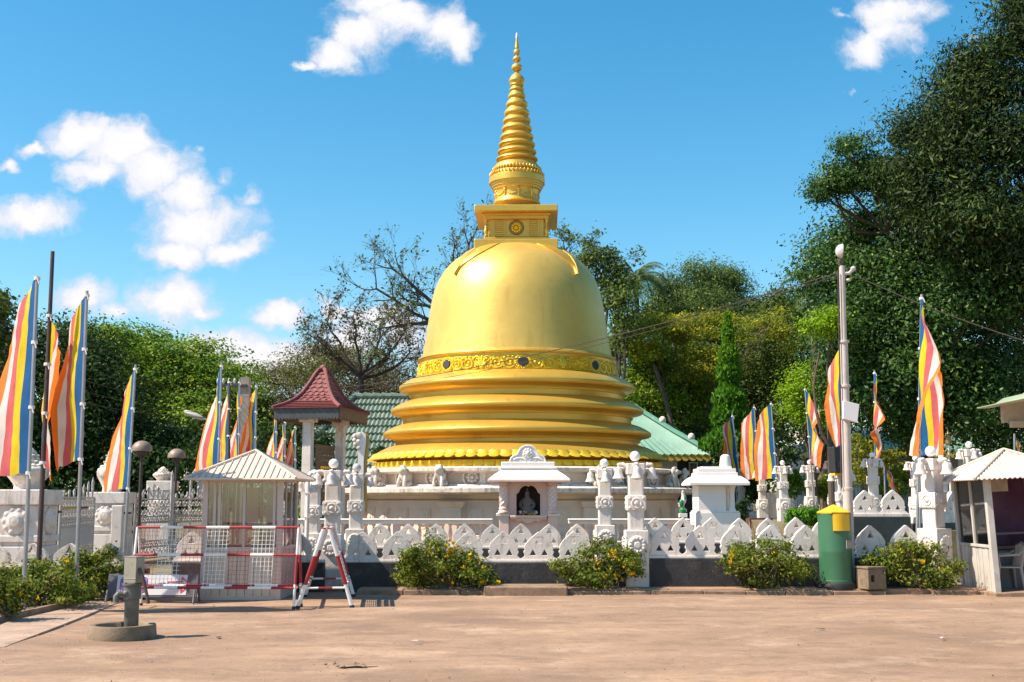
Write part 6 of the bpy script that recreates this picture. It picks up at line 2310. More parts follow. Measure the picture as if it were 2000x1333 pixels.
# far small pierced wall and picket gate
YV = 46.0
petal_wall('far low white parapet with tiny slots behind the small white shrine', xat(1440, YV, 1000), xat(1606, YV, 1000), YV, zat(1004, YV), zat(985, YV), pitch=0.33, base='plaster', petal='plaster', z0=0, th=0.08)
t = thing('picket_gate', 'low white picket gate far behind between two bell pillars', 'gate', (xat(1496, 44, 980), 44, 0.5))
pk = MB().box(-0.035, 0.035, -0.02, 0.02, 0, zat(966, 44) - 0.5).mesh('picket', 'plaster')
for i in range(11):
    place(pk, 'picket', t, (i * 0.056 * 1.0 + i * 0.004, 0, 0))
MB().box(-0.05, 0.65, -0.03, 0.03, zat(966, 44) - 0.5, zat(963, 44) - 0.5).build('rail', 'plaster', t)
t = thing('iron_stand', 'rusty brown flat iron stand behind the second petal row', 'stand', (xat(1465, 31, 1015), 31, 0))
MB().box(0, 0.6, 0, 0.5, zat(1016, 31), zat(1013, 31)).build('top', 'brick_red', t)
for x in (0.02, 0.56):
    MB().box(x, x + 0.03, 0.1, 0.13, 0, zat(1016, 31)).build('leg', 'brick_red', t)

# gilt lanterns on far posts
for (px, py, Y, lb) in ((1408, 878, 50, 'gilt lantern finial just left of the small right flags'), (1518, 873, 50, 'gilt lantern finial right of the pair of wide flags'), (1851, 843, 38, 'gilt lantern finial under the big dark tree'), (1907, 858, 44, 'gilt lantern finial right of the globe above the right booth')):
    p = at(px, py, Y)
    t = thing('lantern_post', lb, 'lantern', (p.x, Y, 0), 0, 'gilt lantern posts')
    MB().lathe([(0.08, p.z - 0.42), (0.10, p.z - 0.40), (0.09, p.z - 0.20), (0.11, p.z - 0.18), (0.04, p.z - 0.10), (0.015, p.z), (0.0, p.z + 0.15)], 10).build('lantern', 'bronze', t, True)
    MB().tube([(0, 0, 0), (0, 0, p.z - 0.4)], 0.035, 8).build('post', 'plaster', t, True)


# ------------------------------------------------------------------ flags
def flag(label, top, bot, Y, y0, y1, W, th, curl=0.0, side_=-1, sag=(0.5, 0.15), ripple=0.05, seed=0, pole='steel', pr_=0.03, ties=True, ground=0.0, group='striped banners on poles'):
    """top, bot: pole ends in the view; y0,y1: rows of the hoist; th: (t, degrees) turn of the cloth about the pole"""
    P1, P0 = at(*top, Y), at(*bot, Y)
    if P0.z > ground:
        d = (P1 - P0)
        P0 = P0 - d * ((P0.z - ground) / d.z)
    t = thing('flag_pole', label, 'flag', P0, 0, group)
    ax = P1 - P0
    MB().tube([(0, 0, 0), tuple(ax)], [pr_ * 1.15, pr_ * 0.85], 9).build('pole', pole, t, True)

    def on_pole(py):
        z = zat(py, Y) - P0.z
        return ax * (z / ax.z)
    A, Bt = on_pole(y0), on_pole(y1)
    rng_ = random.Random(seed)
    nr, sub = 64, 4
    nc = 5 * sub
    p1, p2, p3 = (rng_.uniform(0, 6) for _ in range(3))
    mb = MB()
    for r in range(nr + 1):
        tt = r / nr
        base_p = A.lerp(Bt, tt)
        ang = np.interp(tt, [a for a, _ in th], [b for _, b in th])
        x, y = 0.0, 0.0
        sg = sag[0] * (1 - tt) ** 1.5 + sag[1] * tt
        for c in range(nc + 1):
            u = c / nc
            if c:
                a = R(ang + curl * u * (0.6 + 0.4 * math.sin(3 * tt + p2))) + ripple * 9 * math.sin(u * 7.5 + tt * 5.5 + p1) * min(1, u * 2) + ripple * 4 * math.sin(u * 13 - tt * 11 + p3) + 0.16 * math.sin(u * 31 + tt * 23 + 4 * math.sin(tt * 9 + p2)) * min(1, u * 3)
                x += math.cos(a) * W / nc
                y += math.sin(a) * W / nc
            mb.v.append((base_p.x + side_ * (x + pr_ * 0.8), base_p.y - 0.01 + y, base_p.z - sg * u ** 1.3 + 0.012 * math.sin(u * 17 + p3) * tt + (0.03 * rng_.random() * u if r == nr else 0)))
    n = nc + 1
    for r in range(nr):
        for c in range(nc):
            q = (r * n + c, (r + 1) * n + c, (r + 1) * n + c + 1, r * n + c + 1)
            mb.f.append(q if side_ > 0 else q[::-1])
            mb.m.append(c // sub)
    mb.build('cloth', FL, t, True, ang=120)
    if ties:
        for k in range(4):
            p = A.lerp(Bt, k / 3)
            MB().lathe([(pr_ * 1.5, -0.025), (pr_ * 1.6, 0.0), (pr_ * 1.5, 0.025)], 9, p).tube([p + Vector((0.02, -0.04, 0)), p + Vector((0.05, -0.05, -0.09))], 0.012, 5).build('tie', 'tie', t, True)
    return t


flag('largest striped flag at the left edge on a grey pole', (73, 541), (45, 1195), 17.6, 545, 925, 0.98, [(0, 52), (0.25, 46), (0.6, 32), (1, 26)], 0, -1, (0.55, 0.12), 0.022, 1)
flag('narrow twisted striped flag on the tall dark rusty pole', (103, 492), (82, 960), 19.5, 618, 905, 0.95, [(0, 82), (0.3, 78), (0.6, 66), (1, 76)], 10, -1, (0.5, 0.3), 0.03, 2, 'dark_steel', 0.038)
flag('wide striped flag on the second grey pole from the left', (170, 569), (149, 1135), 19.4, 578, 898, 0.95, [(0, 54), (0.3, 46), (0.6, 38), (1, 46)], 8, -1, (0.6, 0.22), 0.03, 3)
flag('striped flag on the grey pole left of the larger mushroom lamp', (265, 713), (247, 1010), 26.0, 722, 955, 0.98, [(0, 60), (0.4, 46), (0.8, 40), (1, 40)], 6, -1, (0.75, 0.1), 0.03, 4)
flag('striped flag behind the left slope of the cream booth roof', (433, 709), (425, 960), 31.0, 716, 930, 1.05, [(0, 70), (0.4, 55), (0.8, 40), (1, 36)], 6, -1, (0.75, 0.1), 0.03, 5)
flag('striped flag second in the cluster above the booth roof', (449, 741), (446, 960), 36.0, 748, 905, 1.0, [(0, 70), (0.5, 58), (1, 52)], 6, -1, (0.6, 0.1), 0.035, 6, 'dark_steel', 0.045)
flag('slim striped flag beside the concrete utility pole', (468, 741), (466, 960), 38.0, 748, 900, 1.0, [(0, 80), (0.4, 70), (1, 50)], 6, -1, (0.5, 0.1), 0.035, 7)
flag('striped flag right of the concrete utility pole', (501, 750), (498, 960), 38.0, 756, 905, 1.05, [(0, 68), (0.4, 54), (1, 44)], 6, -1, (0.6, 0.1), 0.035, 8)
flag('striped flag under the left corner of the red roof', (540, 799), (539, 960), 44.0, 805, 925, 1.0, [(0, 76), (0.5, 60), (1, 48)], 6, -1, (0.5, 0.1), 0.035, 9)
flag('small striped flag second under the red roof corner', (557, 822), (557, 960), 47.0, 826, 925, 1.0, [(0, 72), (0.5, 62), (1, 52)], 6, -1, (0.5, 0.1), 0.035, 10)
flag('small striped flag nearest the pavilion column', (577, 832), (577, 960), 47.0, 836, 930, 1.0, [(0, 68), (0.5, 60), (1, 52)], 6, -1, (0.4, 0.1), 0.04, 11)
flag('tiny striped flag showing behind the pavilion column', (603, 848), (603, 960), 50.0, 850, 925, 0.8, [(0, 70), (1, 66)], 0, -1, (0.4, 0.1), 0.035, 12)
flag('slim striped flag leftmost of the right group', (1421, 815), (1446, 1040), 50.0, 818, 905, 0.9, [(0, 82), (0.6, 74), (1, 66)], 0, -1, (0.4, 0.1), 0.06, 13)
flag('striped flag above the bell top of the small white shrine', (1430, 808), (1457, 1040), 46.0, 814, 930, 0.95, [(0, 76), (0.5, 68), (1, 64)], 0, -1, (0.5, 0.1), 0.05, 14)
flag('striped flag left one of the wide pair on the right', (1473, 791), (1489, 1035), 44.0, 797, 935, 0.95, [(0, 72), (0.5, 60), (1, 58)], 0, -1, (0.55, 0.1), 0.04, 15)
flag('striped flag right one of the wide pair on the right', (1506, 785), (1525, 1045), 42.0, 790, 935, 1.0, [(0, 72), (0.5, 58), (1, 52)], 0, -1, (0.55, 0.1), 0.04, 16)
flag('thin twisted striped flag before the lime green tree', (1572, 756), (1592, 1010), 40.0, 762, 900, 0.75, [(0, -70), (0.3, -95), (0.6, -75), (1, -100)], 30, 1, (1.0, 0.3), 0.06, 17)
flag('striped flag hanging directly behind the white lamp pole', (1646, 668), (1655, 960), 33.0, 674, 860, 0.85, [(0, 70), (0.4, 60), (0.7, 66), (1, 82)], 20, -1, (1.0, 0.3), 0.05, 18)
flag('twisted striped flag right of the white lamp pole', (1708, 724), (1711, 975), 35.0, 730, 900, 0.80, [(0, -80), (0.3, -100), (0.55, -74), (0.8, -104), (1, -88)], 40, -1, (1.0, 0.25), 0.07, 19)
flag('long twisted striped flag left of the right booth', (1800, 576), (1793, 960), 24.0, 584, 880, 0.78, [(0, -86), (0.2, -98), (0.4, -84), (0.7, -66), (1, -58)], -25, -1, (1.2, 0.2), 0.07, 20)
flag('long striped flag hanging just behind the twisted one at right', (1799, 600), (1797, 960), 25.0, 640, 890, 0.85, [(0, -88), (0.4, -78), (0.7, -68), (1, -66)], -20, 1, (0.8, 0.05), 0.06, 21, pr_=0.02, ties=False)
flag('small striped flag low behind the terrace wall', (1727, 910), (1729, 980), 40.0, 912, 948, 0.7, [(0, 60), (1, 35)], 0, 1, (0.2, 0.3), 0.05, 22, ties=False)
flag('small striped flag above the right booth roof', (1981, 848), (1982, 930), 34.0, 850, 890, 0.5, [(0, 60), (1, 40)], 0, 1, (0.2, 0.1), 0.05, 23, ties=False)

# ------------------------------------------------------------------ overhead cables
def cable(label, a, b, sag_, r=0.012, n=24):
    a, b = Vector(a), Vector(b)
    pts = []
    for i in range(n + 1):
        t = i / n
        p = a.lerp(b, t)
        p.z -= sag_ * 4 * t * (1 - t)
        pts.append(tuple(p))
    tag(MB().tube(pts, r, 5).build('overhead_cable', 'cable', None, True), label, 'cable', 'overhead cables')


cable('overhead cable crossing the dome up to the lamp pole', at(480, 770, 41.5), at(1648, 530, 22.1), 0.55, 0.011)
cable('thinner second cable just under the one crossing the dome', at(476, 776, 41.5), at(1648, 535, 22.1), 0.62, 0.007)
cable('overhead cable running right from the lamp pole into the big tree', at(1655, 532, 22.1), at(2080, 690, 20.0), 0.1, 0.009)
for i, (ya, yb) in enumerate(((560, 838), (606, 852), (632, 862), (668, 868), (700, 876), (735, 880))):
    cable('%s of the slanting cables across the left trees' % ('topmost', 'second', 'third', 'fourth', 'fifth', 'lowest')[i], at(-40, ya, 30), at(470, yb - 65, 42), 0.35, 0.010)


# ------------------------------------------------------------------ trees
def P(px, Y, py=1000):
    return (xat(px, Y, py), Y, 0.0)


# left: two dark trees and the broad rain tree
tree('shade_tree', 'dark leafy tree mass behind the left flags', P(90, 48), [blob(20, 700, 70, 60, 47), blob(110, 690, 75, 60, 48), blob(175, 730, 50, 60, 48), blob(60, 790, 100, 90, 46), blob(180, 810, 90, 90, 47), blob(240, 820, 60, 70, 49), blob(320, 870, 70, 50, 50), blob(90, 880, 120, 70, 47), blob(250, 890, 120, 60, 48)],
     52000, 0.18, 'shade', 0.35, 101, 1.0, fill=0.25, per=36)
tree('rain_tree', 'broad domed rain tree with sunlit bright green crown behind the gateway', P(330, 72), [blob(300, 700, 110, 50, 72, 6), blob(230, 690, 70, 40, 72, 5), blob(390, 725, 90, 48, 72, 6), blob(455, 760, 62, 36, 72, 5), blob(330, 760, 120, 50, 70, 5), blob(420, 800, 80, 50, 69, 4), blob(300, 820, 110, 50, 71, 5), blob(480, 830, 50, 40, 70, 4)],
     62000, 0.24, 'rain', 0.40, 102, 1.9, aspect=0.6, fill=0.06, per=100, flat=0.26)
tree('roadside_tree', 'olive-brown tree at the far left edge above the first flag', P(-40, 40), [blob(-30, 610, 45, 50, 40), blob(0, 620, 22, 45, 41), blob(-50, 700, 60, 60, 40), blob(-10, 700, 40, 50, 41)], 5000, 0.22, 'olive', 0.25, 103, 0.5)
tree('rain_tree', 'flat-topped olive acacia tree behind the red-roofed pavilion', P(640, 74), [blob(560, 760, 70, 38, 74, 4), blob(620, 725, 80, 34, 74, 5), blob(700, 720, 90, 38, 74, 5), blob(780, 730, 80, 45, 74, 5), blob(520, 800, 40, 40, 73, 3), blob(650, 780, 110, 40, 73, 5), blob(760, 780, 90, 40, 73, 5), blob(540, 850, 50, 60, 72, 4), blob(600, 830, 60, 50, 72, 4)],
     42000, 0.16, 'brown', 0.40, 104, 1.3, bark='bark_dark', per=24, flat=0.3)
tree('rain_tree', 'lighter green strip of acacia crown beside the pavilion roof', P(560, 76), [blob(560, 735, 60, 16, 76, 3), blob(620, 712, 60, 14, 76, 3), blob(680, 700, 50, 12, 76, 3)], 7000, 0.18, 'rain', 0.2, 105, 1.2, per=24, flat=0.3)
# deep hedge closing the left background
tree('garden_thicket', 'dark shrubbery filling the gap behind the gateway lamps', P(300, 46), [blob(330, 930, 100, 60, 46), blob(430, 900, 80, 60, 47), blob(250, 940, 70, 60, 46), blob(520, 900, 60, 70, 50), blob(590, 880, 50, 50, 53), blob(480, 960, 90, 50, 46), blob(120, 960, 120, 60, 46)], 12000, 0.22, 'shade', 0.15, 106, 0.6, cat='shrubs')


# bare-branched trees
def bare_tree(label, base, targets, r0, seed, levels=4, leaf='brown', nleaf=900, lsize=0.16, spread=0.5, twig=1.0):
    rng_ = np.random.default_rng(seed)
    base = Vector(base)
    t = thing('bare_tree', label, 'tree', base)
    mb = MB()
    tips = []

    def grow(p, d, L, r, lev):
        seg = 4
        pts, rad = [p.copy()], [r]
        for i in range(seg):
            d = (d + Vector(rng_.normal(size=3)) * 0.17 + Vector((0, 0, 0.03))).normalized()
            p = p + d * (L / seg)
            pts.append(p.copy())
            rad.append(r * (1 - 0.45 * (i + 1) / seg))
        mb.tube(pts, rad, 5 if lev < 2 else 3, 0, False)
        if lev >= levels:
            tips.append(pts[-1])
            tips.append(pts[-2])
            return
        nchild = 3 if lev < 2 else 3
        for k in range(nchild):
            i = rng_.integers(2, seg + 1) if k else seg
            ax = Vector(rng_.normal(size=3)).normalized()
            nd = (d + ax * spread * (0.7 if k == 0 else 1.25)).normalized()
            grow(pts[i], nd, L * rng_.uniform(0.6, 0.85), max(rad[i] * 0.62, 0.010), lev + 1)
    fork = None
    for (a, b) in targets:
        a = Vector(a) - base
        b = Vector(b) - base
        pts = limb_mesh(mb, a, b, r0 * 0.55, r0 * 0.22, rng_, 0.06, 6, 6)
        for k in range(2, 7):
            d = (b - a).normalized()
            for _ in range(2 if k > 3 else 1):
                ax = Vector(rng_.normal(size=3)).normalized()
                nd = (d * 0.8 + ax * 0.8 + Vector((0, -0.1, 0.22))).normalized()
                L = (b - a).length * rng_.uniform(0.16, 0.26)
                grow(pts[k], nd, L, r0 * 0.17, 1)
    c = Vector(targets[0][0]) - base
    mb.tube([(0, 0, -0.2), tuple(c * 0.5 + Vector((0.3, 0, 0))), tuple(c)], [r0 * 1.3, r0, r0 * 0.8], 9)
    mb.build('trunk', 'bark_dark', t, True)
    if nleaf and tips:
        T = np.array([tuple(p) for p in tips])
        pick = rng_.integers(0, len(T), nleaf)
        LP = T[pick] + rng_.normal(size=(nleaf, 3)) * 0.16
        place(np_mesh('crown', leaf_quads(LP, lsize, rng_, 0.3, 0.5), 4, LEAF[leaf], rng_.uniform(0, 1, nleaf)), 'crown', t)
    return t


YB2 = 62.0
c0 = at(900, 640, YB2)
bare_tree('nearly bare dark tree reaching out on both sides behind the golden dome', (c0.x, YB2, 0),
          [(c0, at(735, 565, YB2)), (c0, at(765, 525, YB2)), (c0, at(885, 500, YB2 + 1)), (c0, at(915, 480, YB2 + 2)), (c0, at(760, 640, YB2 - 1)), (c0, at(800, 590, YB2))], 0.26, 201, 4, 'feather', 1300, 0.20)
c1 = at(705, 740, 66)
bare_tree('bare twiggy tree between the pavilion and the golden dome', (c1.x, 66, 0),
          [(c1, at(612, 660, 66)), (c1, at(640, 630, 66)), (c1, at(690, 625, 66)), (c1, at(740, 640, 67)), (c1, at(790, 650, 66)), (c1, at(640, 690, 65)), (c1, at(800, 690, 66)), (c1, at(760, 700, 65))], 0.20, 202, 4, 'brown', 3200, 0.20)
c2 = at(1120, 600, 60)
bare_tree('bare twiggy crown behind the dome on its right', (c2.x, 60, 0), [(c2, at(1105, 490, 60)), (c2, at(1150, 510, 61)), (c2, at(1195, 520, 60))], 0.2, 203, 4, 'olive', 1300, 0.2)
# right of the dome
tree('leafy_tree', 'sparse olive tree right beside the golden dome', P(1190, 58), [blob(1180, 520, 42, 30, 58), blob(1205, 560, 34, 40, 58), blob(1165, 505, 26, 20, 58), blob(1215, 620, 40, 60, 57)], 3600, 0.22, 'olive', 0.22, 110, 0.6, bark='bark_dark')
tree('feathery_tree', 'tall feathery dark green tree above the columnar tree', P(1380, 70), [blob(1385, 560, 60, 45, 70), blob(1330, 590, 55, 45, 70), blob(1435, 590, 45, 45, 70), blob(1370, 640, 100, 60, 69), blob(1290, 630, 40, 40, 70), blob(1410, 545, 40, 25, 70)],
     42000, 0.20, 'feather', 0.3, 111, 1.0, aspect=0.33, per=30)
ry_ = random.Random(9)
yb = []
for _ in range(38):
    px_y, py_y = ry_.uniform(1225, 1420), ry_.uniform(615, 700)
    yb.append(blob(px_y, py_y, ry_.uniform(10, 24), ry_.uniform(5, 10), ry_.uniform(58.5, 60), 0.8))
for _ in range(14):
    yb.append(blob(ry_.uniform(1335, 1415), ry_.uniform(690, 735), ry_.uniform(10, 24), ry_.uniform(5, 10), ry_.uniform(58, 59), 0.8))
for _ in range(14):
    yb.append(blob(ry_.uniform(1440, 1560), ry_.uniform(610, 700), ry_.uniform(8, 18), ry_.uniform(4, 9), ry_.uniform(59, 61), 0.8))
tree('leafy_tree', 'yellowing tree in the middle of the grove right of the dome', P(1330, 62.5), yb, 13000, 0.16, 'yellow', 0.09, 112, 0.6, bark='bark', per=14, flat=0.35)
tree('leafy_tree', 'mid green tree filling the grove behind the yellowing sprays', P(1350, 68), [blob(1300, 660, 90, 50, 67), blob(1400, 680, 90, 60, 67), blob(1500, 660, 70, 60, 68), blob(1340, 740, 90, 60, 67), blob(1440, 740, 60, 60, 67)], 34000, 0.18, 'olive', 0.2, 116, 0.9, per=28)
tree('leafy_tree', 'dark green tree mass directly right of the dome', P(1280, 62), [blob(1235, 715, 46, 50, 61), blob(1290, 755, 56, 50, 61), blob(1250, 790, 50, 50, 61), blob(1340, 790, 60, 50, 61), blob(1395, 800, 40, 40, 61), blob(1300, 715, 50, 24, 62), blob(1228, 650, 26, 36, 62), blob(1330, 850, 70, 40, 61)], 38000, 0.17, 'rain', 0.16, 113, 0.7, per=20)
tree('leafy_tree', 'deep shaded tree mass behind the columnar tree', P(1450, 64), [blob(1400, 740, 80, 80, 64), blob(1500, 720, 80, 80, 64), blob(1520, 640, 60, 60, 65), blob(1460, 820, 110, 60, 64), blob(1570, 800, 80, 70, 63), blob(1560, 700, 60, 80, 64), blob(1350, 840, 80, 50, 66), blob(1560, 610, 50, 40, 66)],
     50000, 0.19, 'olive', 0.3, 114, 0.75, per=20)
tree('garden_thicket', 'low dark hedge under the grove right of the green roof', P(1450, 57), [blob(1400, 890, 60, 40, 57), blob(1480, 890, 70, 50, 58), blob(1330, 880, 50, 40, 60), blob(1440, 940, 80, 40, 56)], 9000, 0.20, 'shade', 0.12, 115, 0.5, cat='shrubs')
# leaning pale trunk seen right of the dome
a, b = at(1318, 860, 58.5), at(1278, 715, 58.5)
tag(MB().tube([(a.x, 58.5, 0), tuple(a), tuple(a.lerp(b, 0.5) + Vector((0.1, 0, 0))), tuple(b)], [0.16, 0.13, 0.10, 0.07], 8).build('leaning_trunk', 'bark', None, True), 'pale leaning bare trunk right of the golden rings', 'tree trunk')
# columnar mast tree
rng = np.random.default_rng(77)
mt = thing('mast_tree', 'tall narrow columnar tree with drooping bright green leaves', 'tree', P(1430, 50))
base = Vector(P(1430, 50))
zt, zb = zat(612, 50), zat(880, 50)
n = 15000
u = rng.uniform(0, 1, n) ** 0.8
z = zt - (zt - zb) * u
rad = (0.06 + 0.85 * u ** 0.85 + 0.9 * np.clip(u - 0.78, 0, 1) * 2) * np.sqrt(rng.uniform(0.25, 1, n))
lob = 1 + 0.28 * np.sin(z * 5 + rng.uniform(0, 0.5, n)) * np.sin(z * 1.7)
a = rng.uniform(0, 2 * PI, n)
LP = np.stack([rad * lob * np.cos(a), rad * lob * np.sin(a), z], 1)
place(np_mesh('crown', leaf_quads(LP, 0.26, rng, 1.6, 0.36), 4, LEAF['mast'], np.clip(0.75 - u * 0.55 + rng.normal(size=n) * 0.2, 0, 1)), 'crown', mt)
MB().tube([(0, 0, -0.1), (0.02, 0, zt * 0.5), (0, 0, zt - 0.3)], [0.16, 0.1, 0.02], 8).build('trunk', 'bark', mt, True)
# lime green young trees
tree('lime_tree', 'bright lime green tree left of the lamp pole', P(1590, 42.5), [blob(x_, y_, r_, r_ * 0.6, 42.5 + d_, 0.5) for x_, y_, r_, d_ in ((1585, 730, 28, 0), (1612, 760, 30, .4), (1565, 765, 24, -.3), (1598, 790, 30, .2), (1630, 800, 26, .5), (1560, 795, 18, 0), (1605, 712, 18, .3), (1625, 735, 20, .6), (1580, 815, 20, -.2), (1612, 825, 22, .1))], 13000, 0.12, 'lime', 0.10, 120, 0.75, aspect=0.45, per=40, flat=0.35)
tree('lime_tree', 'bright lime green spray above the larger lime tree', P(1625, 38.2), [blob(1605, 640, 32, 16, 38.2, 0.6), blob(1625, 618, 22, 12, 38.2, 0.5)], 3000, 0.10, 'lime', 0.12, 121, 0.45, aspect=0.6)
tree('lime_tree', 'bright green leafy spray low at the right behind the flag', P(1925, 52), [blob(1940, 580, 30, 30, 52, 1), blob(1960, 610, 30, 22, 52, 1)], 1600, 0.18, 'lime', 0.12, 122, 0.45, aspect=0.6)
# the big dark trees on the right
tree('jackfruit_tree', 'huge dark glossy tree filling the right side', P(1800, 42), [blob(1660, 470, 60, 50, 42), blob(1740, 440, 80, 70, 42), blob(1650, 545, 75, 60, 41), blob(1740, 560, 100, 80, 41), blob(1840, 520, 100, 90, 42), blob(1700, 640, 110, 80, 40), blob(1820, 660, 120, 90, 40), blob(1930, 650, 90, 110, 41), blob(1965, 545, 80, 70, 37.5), blob(1890, 560, 60, 50, 39),
                                                                                          blob(1720, 750, 100, 80, 40), blob(1840, 780, 120, 80, 40), blob(1950, 770, 90, 90, 41), blob(1665, 700, 40, 70, 41)],
     120000, 0.16, 'dark', 0.26, 130, 1.0, aspect=0.5, fill=0.18, per=60)
tree('jackfruit_tree', 'leafy outreaching branch left of the big trees against the sky', P(1790, 40.5), [blob(1660, 310, 40, 34, 40, 1.0), blob(1700, 340, 46, 34, 40, 1.0), blob(1625, 345, 36, 26, 40, 0.8), blob(1600, 375, 26, 20, 40, 0.6), blob(1650, 365, 44, 22, 40, 0.9), blob(1740, 350, 36, 36, 40, 1.0), blob(1775, 390, 40, 40, 40, 1.0)],
     20000, 0.115, 'dark', 0.16, 131, 0.42, fork=0.86, fill=0.2, per=20)
tree('mango_tree', 'tall drooping-leaved mango tree rising out of the top right corner', P(2130, 38), [blob(1860, 200, 60, 50, 37), blob(1900, 140, 45, 40, 37), blob(1830, 260, 70, 55, 37), blob(1930, 250, 90, 80, 37), blob(1980, 130, 60, 80, 37), blob(1850, 340, 90, 70, 37), blob(1960, 360, 100, 90, 37), blob(1800, 350, 50, 50, 37), blob(1880, 440, 100, 70, 37), blob(1980, 470, 80, 80, 37), blob(2060, 250, 80, 200, 37), blob(1985, 15, 30, 25, 37), blob(2060, 60, 60, 60, 37), blob(1880, 115, 20, 18, 37)],
     88000, 0.19, 'mango', 0.15, 132, 1.0, per=64, aspect=0.30, droop=0.9, fill=0.14)


# palms
def palm(label, px, py, Y, nf, L, seed, scale=1.0):
    rng_ = random.Random(seed)
    c = at(px, py, Y)
    t = thing('palm_tree', label, 'palm', (c.x, Y, 0), 0, 'palms among the trees')
    MB().tube([(0.3, 0, 0), (0.15, 0, c.z * 0.5), (0, 0, c.z)], [0.18, 0.14, 0.12], 9).build('trunk', 'bark_pale', t, True)
    for k in range(nf):
        a = 2 * PI * k / nf + rng_.uniform(-0.3, 0.3)
        el = rng_.uniform(-0.1, 1.45)
        V, tone = [], []
        p = Vector((0, 0, c.z))
        d = Vector((math.cos(a) * math.cos(el), math.sin(a) * math.cos(el), math.sin(el)))
        pts = [p.copy()]
        N = 26
        for i in range(N):
            d = (d + Vector((0, 0, -0.085 - 0.03 * i / N))).normalized()
            p = p + d * (L / N)
            pts.append(p.copy())
            sd_ = d.cross(Vector((0, 0, 1)))
            if sd_.length < 1e-3:
                continue
            sd_.normalize()
            ll = L * 0.22 * math.sin(PI * min(1, (i + 3) / (N + 3))) + 0.05
            for s in (-1, 1):
                q = p + (sd_ * s * 0.75 + d * 0.45 + Vector((0, 0, -0.35))) * ll
                w = d * 0.035
                V += [p - w, p + w, q + w * 0.2, q - w * 0.2]
                tone.append(rng_.uniform(0.1, 0.9))
        f = place(np_mesh('frond', np.array([tuple(v) for v in V]), 4, LEAF['palm'], tone), 'frond', t)
        MB().tube(pts, [0.03 - 0.02 * i / N for i in range(N + 1)], 4).build('rachis', 'bark_pale', f, True)


palm('coconut palm rising right beside the golden dome', 1243, 552, 66, 26, 2.3, 5)
palm('palm fronds between the grove and the big dark tree', 1583, 560, 56, 12, 1.9, 6)
palm('pale palm crown at the right edge below the mango branches', 1985, 600, 45, 12, 2.0, 7)

# far-off wood closing the horizon
rng = np.random.default_rng(55)
n = 26000
X = rng.uniform(-130, 130, n)
Yf = 105 + rng.uniform(0, 16, n) + 6 * np.sin(X * 0.12)
hmax = 7.5 + 2.5 * np.sin(X * 0.21 + 1) + 1.8 * np.sin(X * 0.53) + 1.2 * np.sin(X * 1.13)
Z = hmax * rng.uniform(0.0, 1.0, n) ** 0.7
me = np_mesh('far_wood', leaf_quads(np.stack([X, Yf, Z], 1), 0.75, rng, 0.1, 0.7), 4, LEAF['shade'], rng.uniform(0, 1, n))
tag(place(me, 'far_wood'), 'far-off belt of dark green woodland closing the horizon', 'woodland', kind='stuff')


# ------------------------------------------------------------------ flowering bushes
def bush(label, base, blobs, n, seed, size=0.075, flowers=40, leaf='bush', group='yellow-flowering bushes along the wall', cat='bush', stems=26, per=9):
    rng_ = np.random.default_rng(seed)
    base = Vector(base)
    t = thing('flowering_bush' if flowers else 'garden_shrub', label, cat, base, 0, group if flowers else 'green shrubs inside the precinct')
    rel = [(b[0] - base.x, b[1] - base.y, b[2] - base.z, *b[3:]) for b in blobs]
    if flowers:
        for _ in range(16):
            b = rel[rng_.integers(0, len(rel))]
            d = rng_.normal(size=3)
            d[2] = abs(d[2]) * 0.9
            d /= np.linalg.norm(d)
            rel.append((b[0] + d[0] * b[3] * 1.12, b[1] + d[1] * b[4], max(0.1, b[2] + d[2] * b[5] * 1.15), 0.07, 0.07, 0.10))
    Pn, tone, nrm = crown_points(rel, n, rng_, 0.16, per, 0.35, 0.02)
    place(np_mesh('foliage', leaf_quads(Pn, size, rng_, 0.05, 0.42, nrm), 4, LEAF[leaf], tone), 'foliage', t)
    mb = MB()
    for i in range(stems):
        b = rel[rng_.integers(0, len(rel))]
        d = rng_.normal(size=3)
        d /= np.linalg.norm(d)
        e = Vector((b[0] + d[0] * b[3], b[1] + d[1] * b[4], max(0.1, b[2] + abs(d[2]) * b[5])))
        limb_mesh(mb, (rng_.normal() * 0.07, rng_.normal() * 0.07, 0), e * 1.02, 0.014, 0.004, rng_, 0.07, 4, 4)
    mb.build('stem', 'bark_pale', t, True)
    if flowers:
        fm = MB()
        for k in range(5):
            a = 2 * PI * k / 5
            fm.ball((0.022 * math.cos(a), 0.022 * math.sin(a), 0.008), (0.022, 0.022, 0.010), 6, 4)
        fm.lathe([(0.006, -0.03), (0.012, 0.008)], 6)
        fme_ = fm.mesh('flower', LEAF['bush_flower'], True)
        spots_ = [(rel[rng_.integers(0, len(rel))], rng_.normal(size=3)) for _ in range(11)]
        for i in range(flowers):
            b, d0_ = spots_[min(10, int(11 * rng_.uniform() ** 1.7))]
            d = d0_ + rng_.normal(size=3) * 0.5
            d[1] = -abs(d[1]) * 0.9
            d /= np.linalg.norm(d)
            f = 1.04 + 0.05 * rng_.normal()
            p = (b[0] + d[0] * b[3] * f, b[1] + d[1] * b[4] * f, max(0.12, b[2] + d[2] * b[5] * f))
            s = rng_.uniform(0.55, 1.15)
            place(fme_, 'flower', t, p, (R(60) + rng_.normal() * 0.5, rng_.normal() * 0.5, rng_.uniform(0, 6)), s)
    return t


def bb(px, py, rx, ry, Y, dep=0.45):
    return blob(px, py, rx, ry, Y, dep)


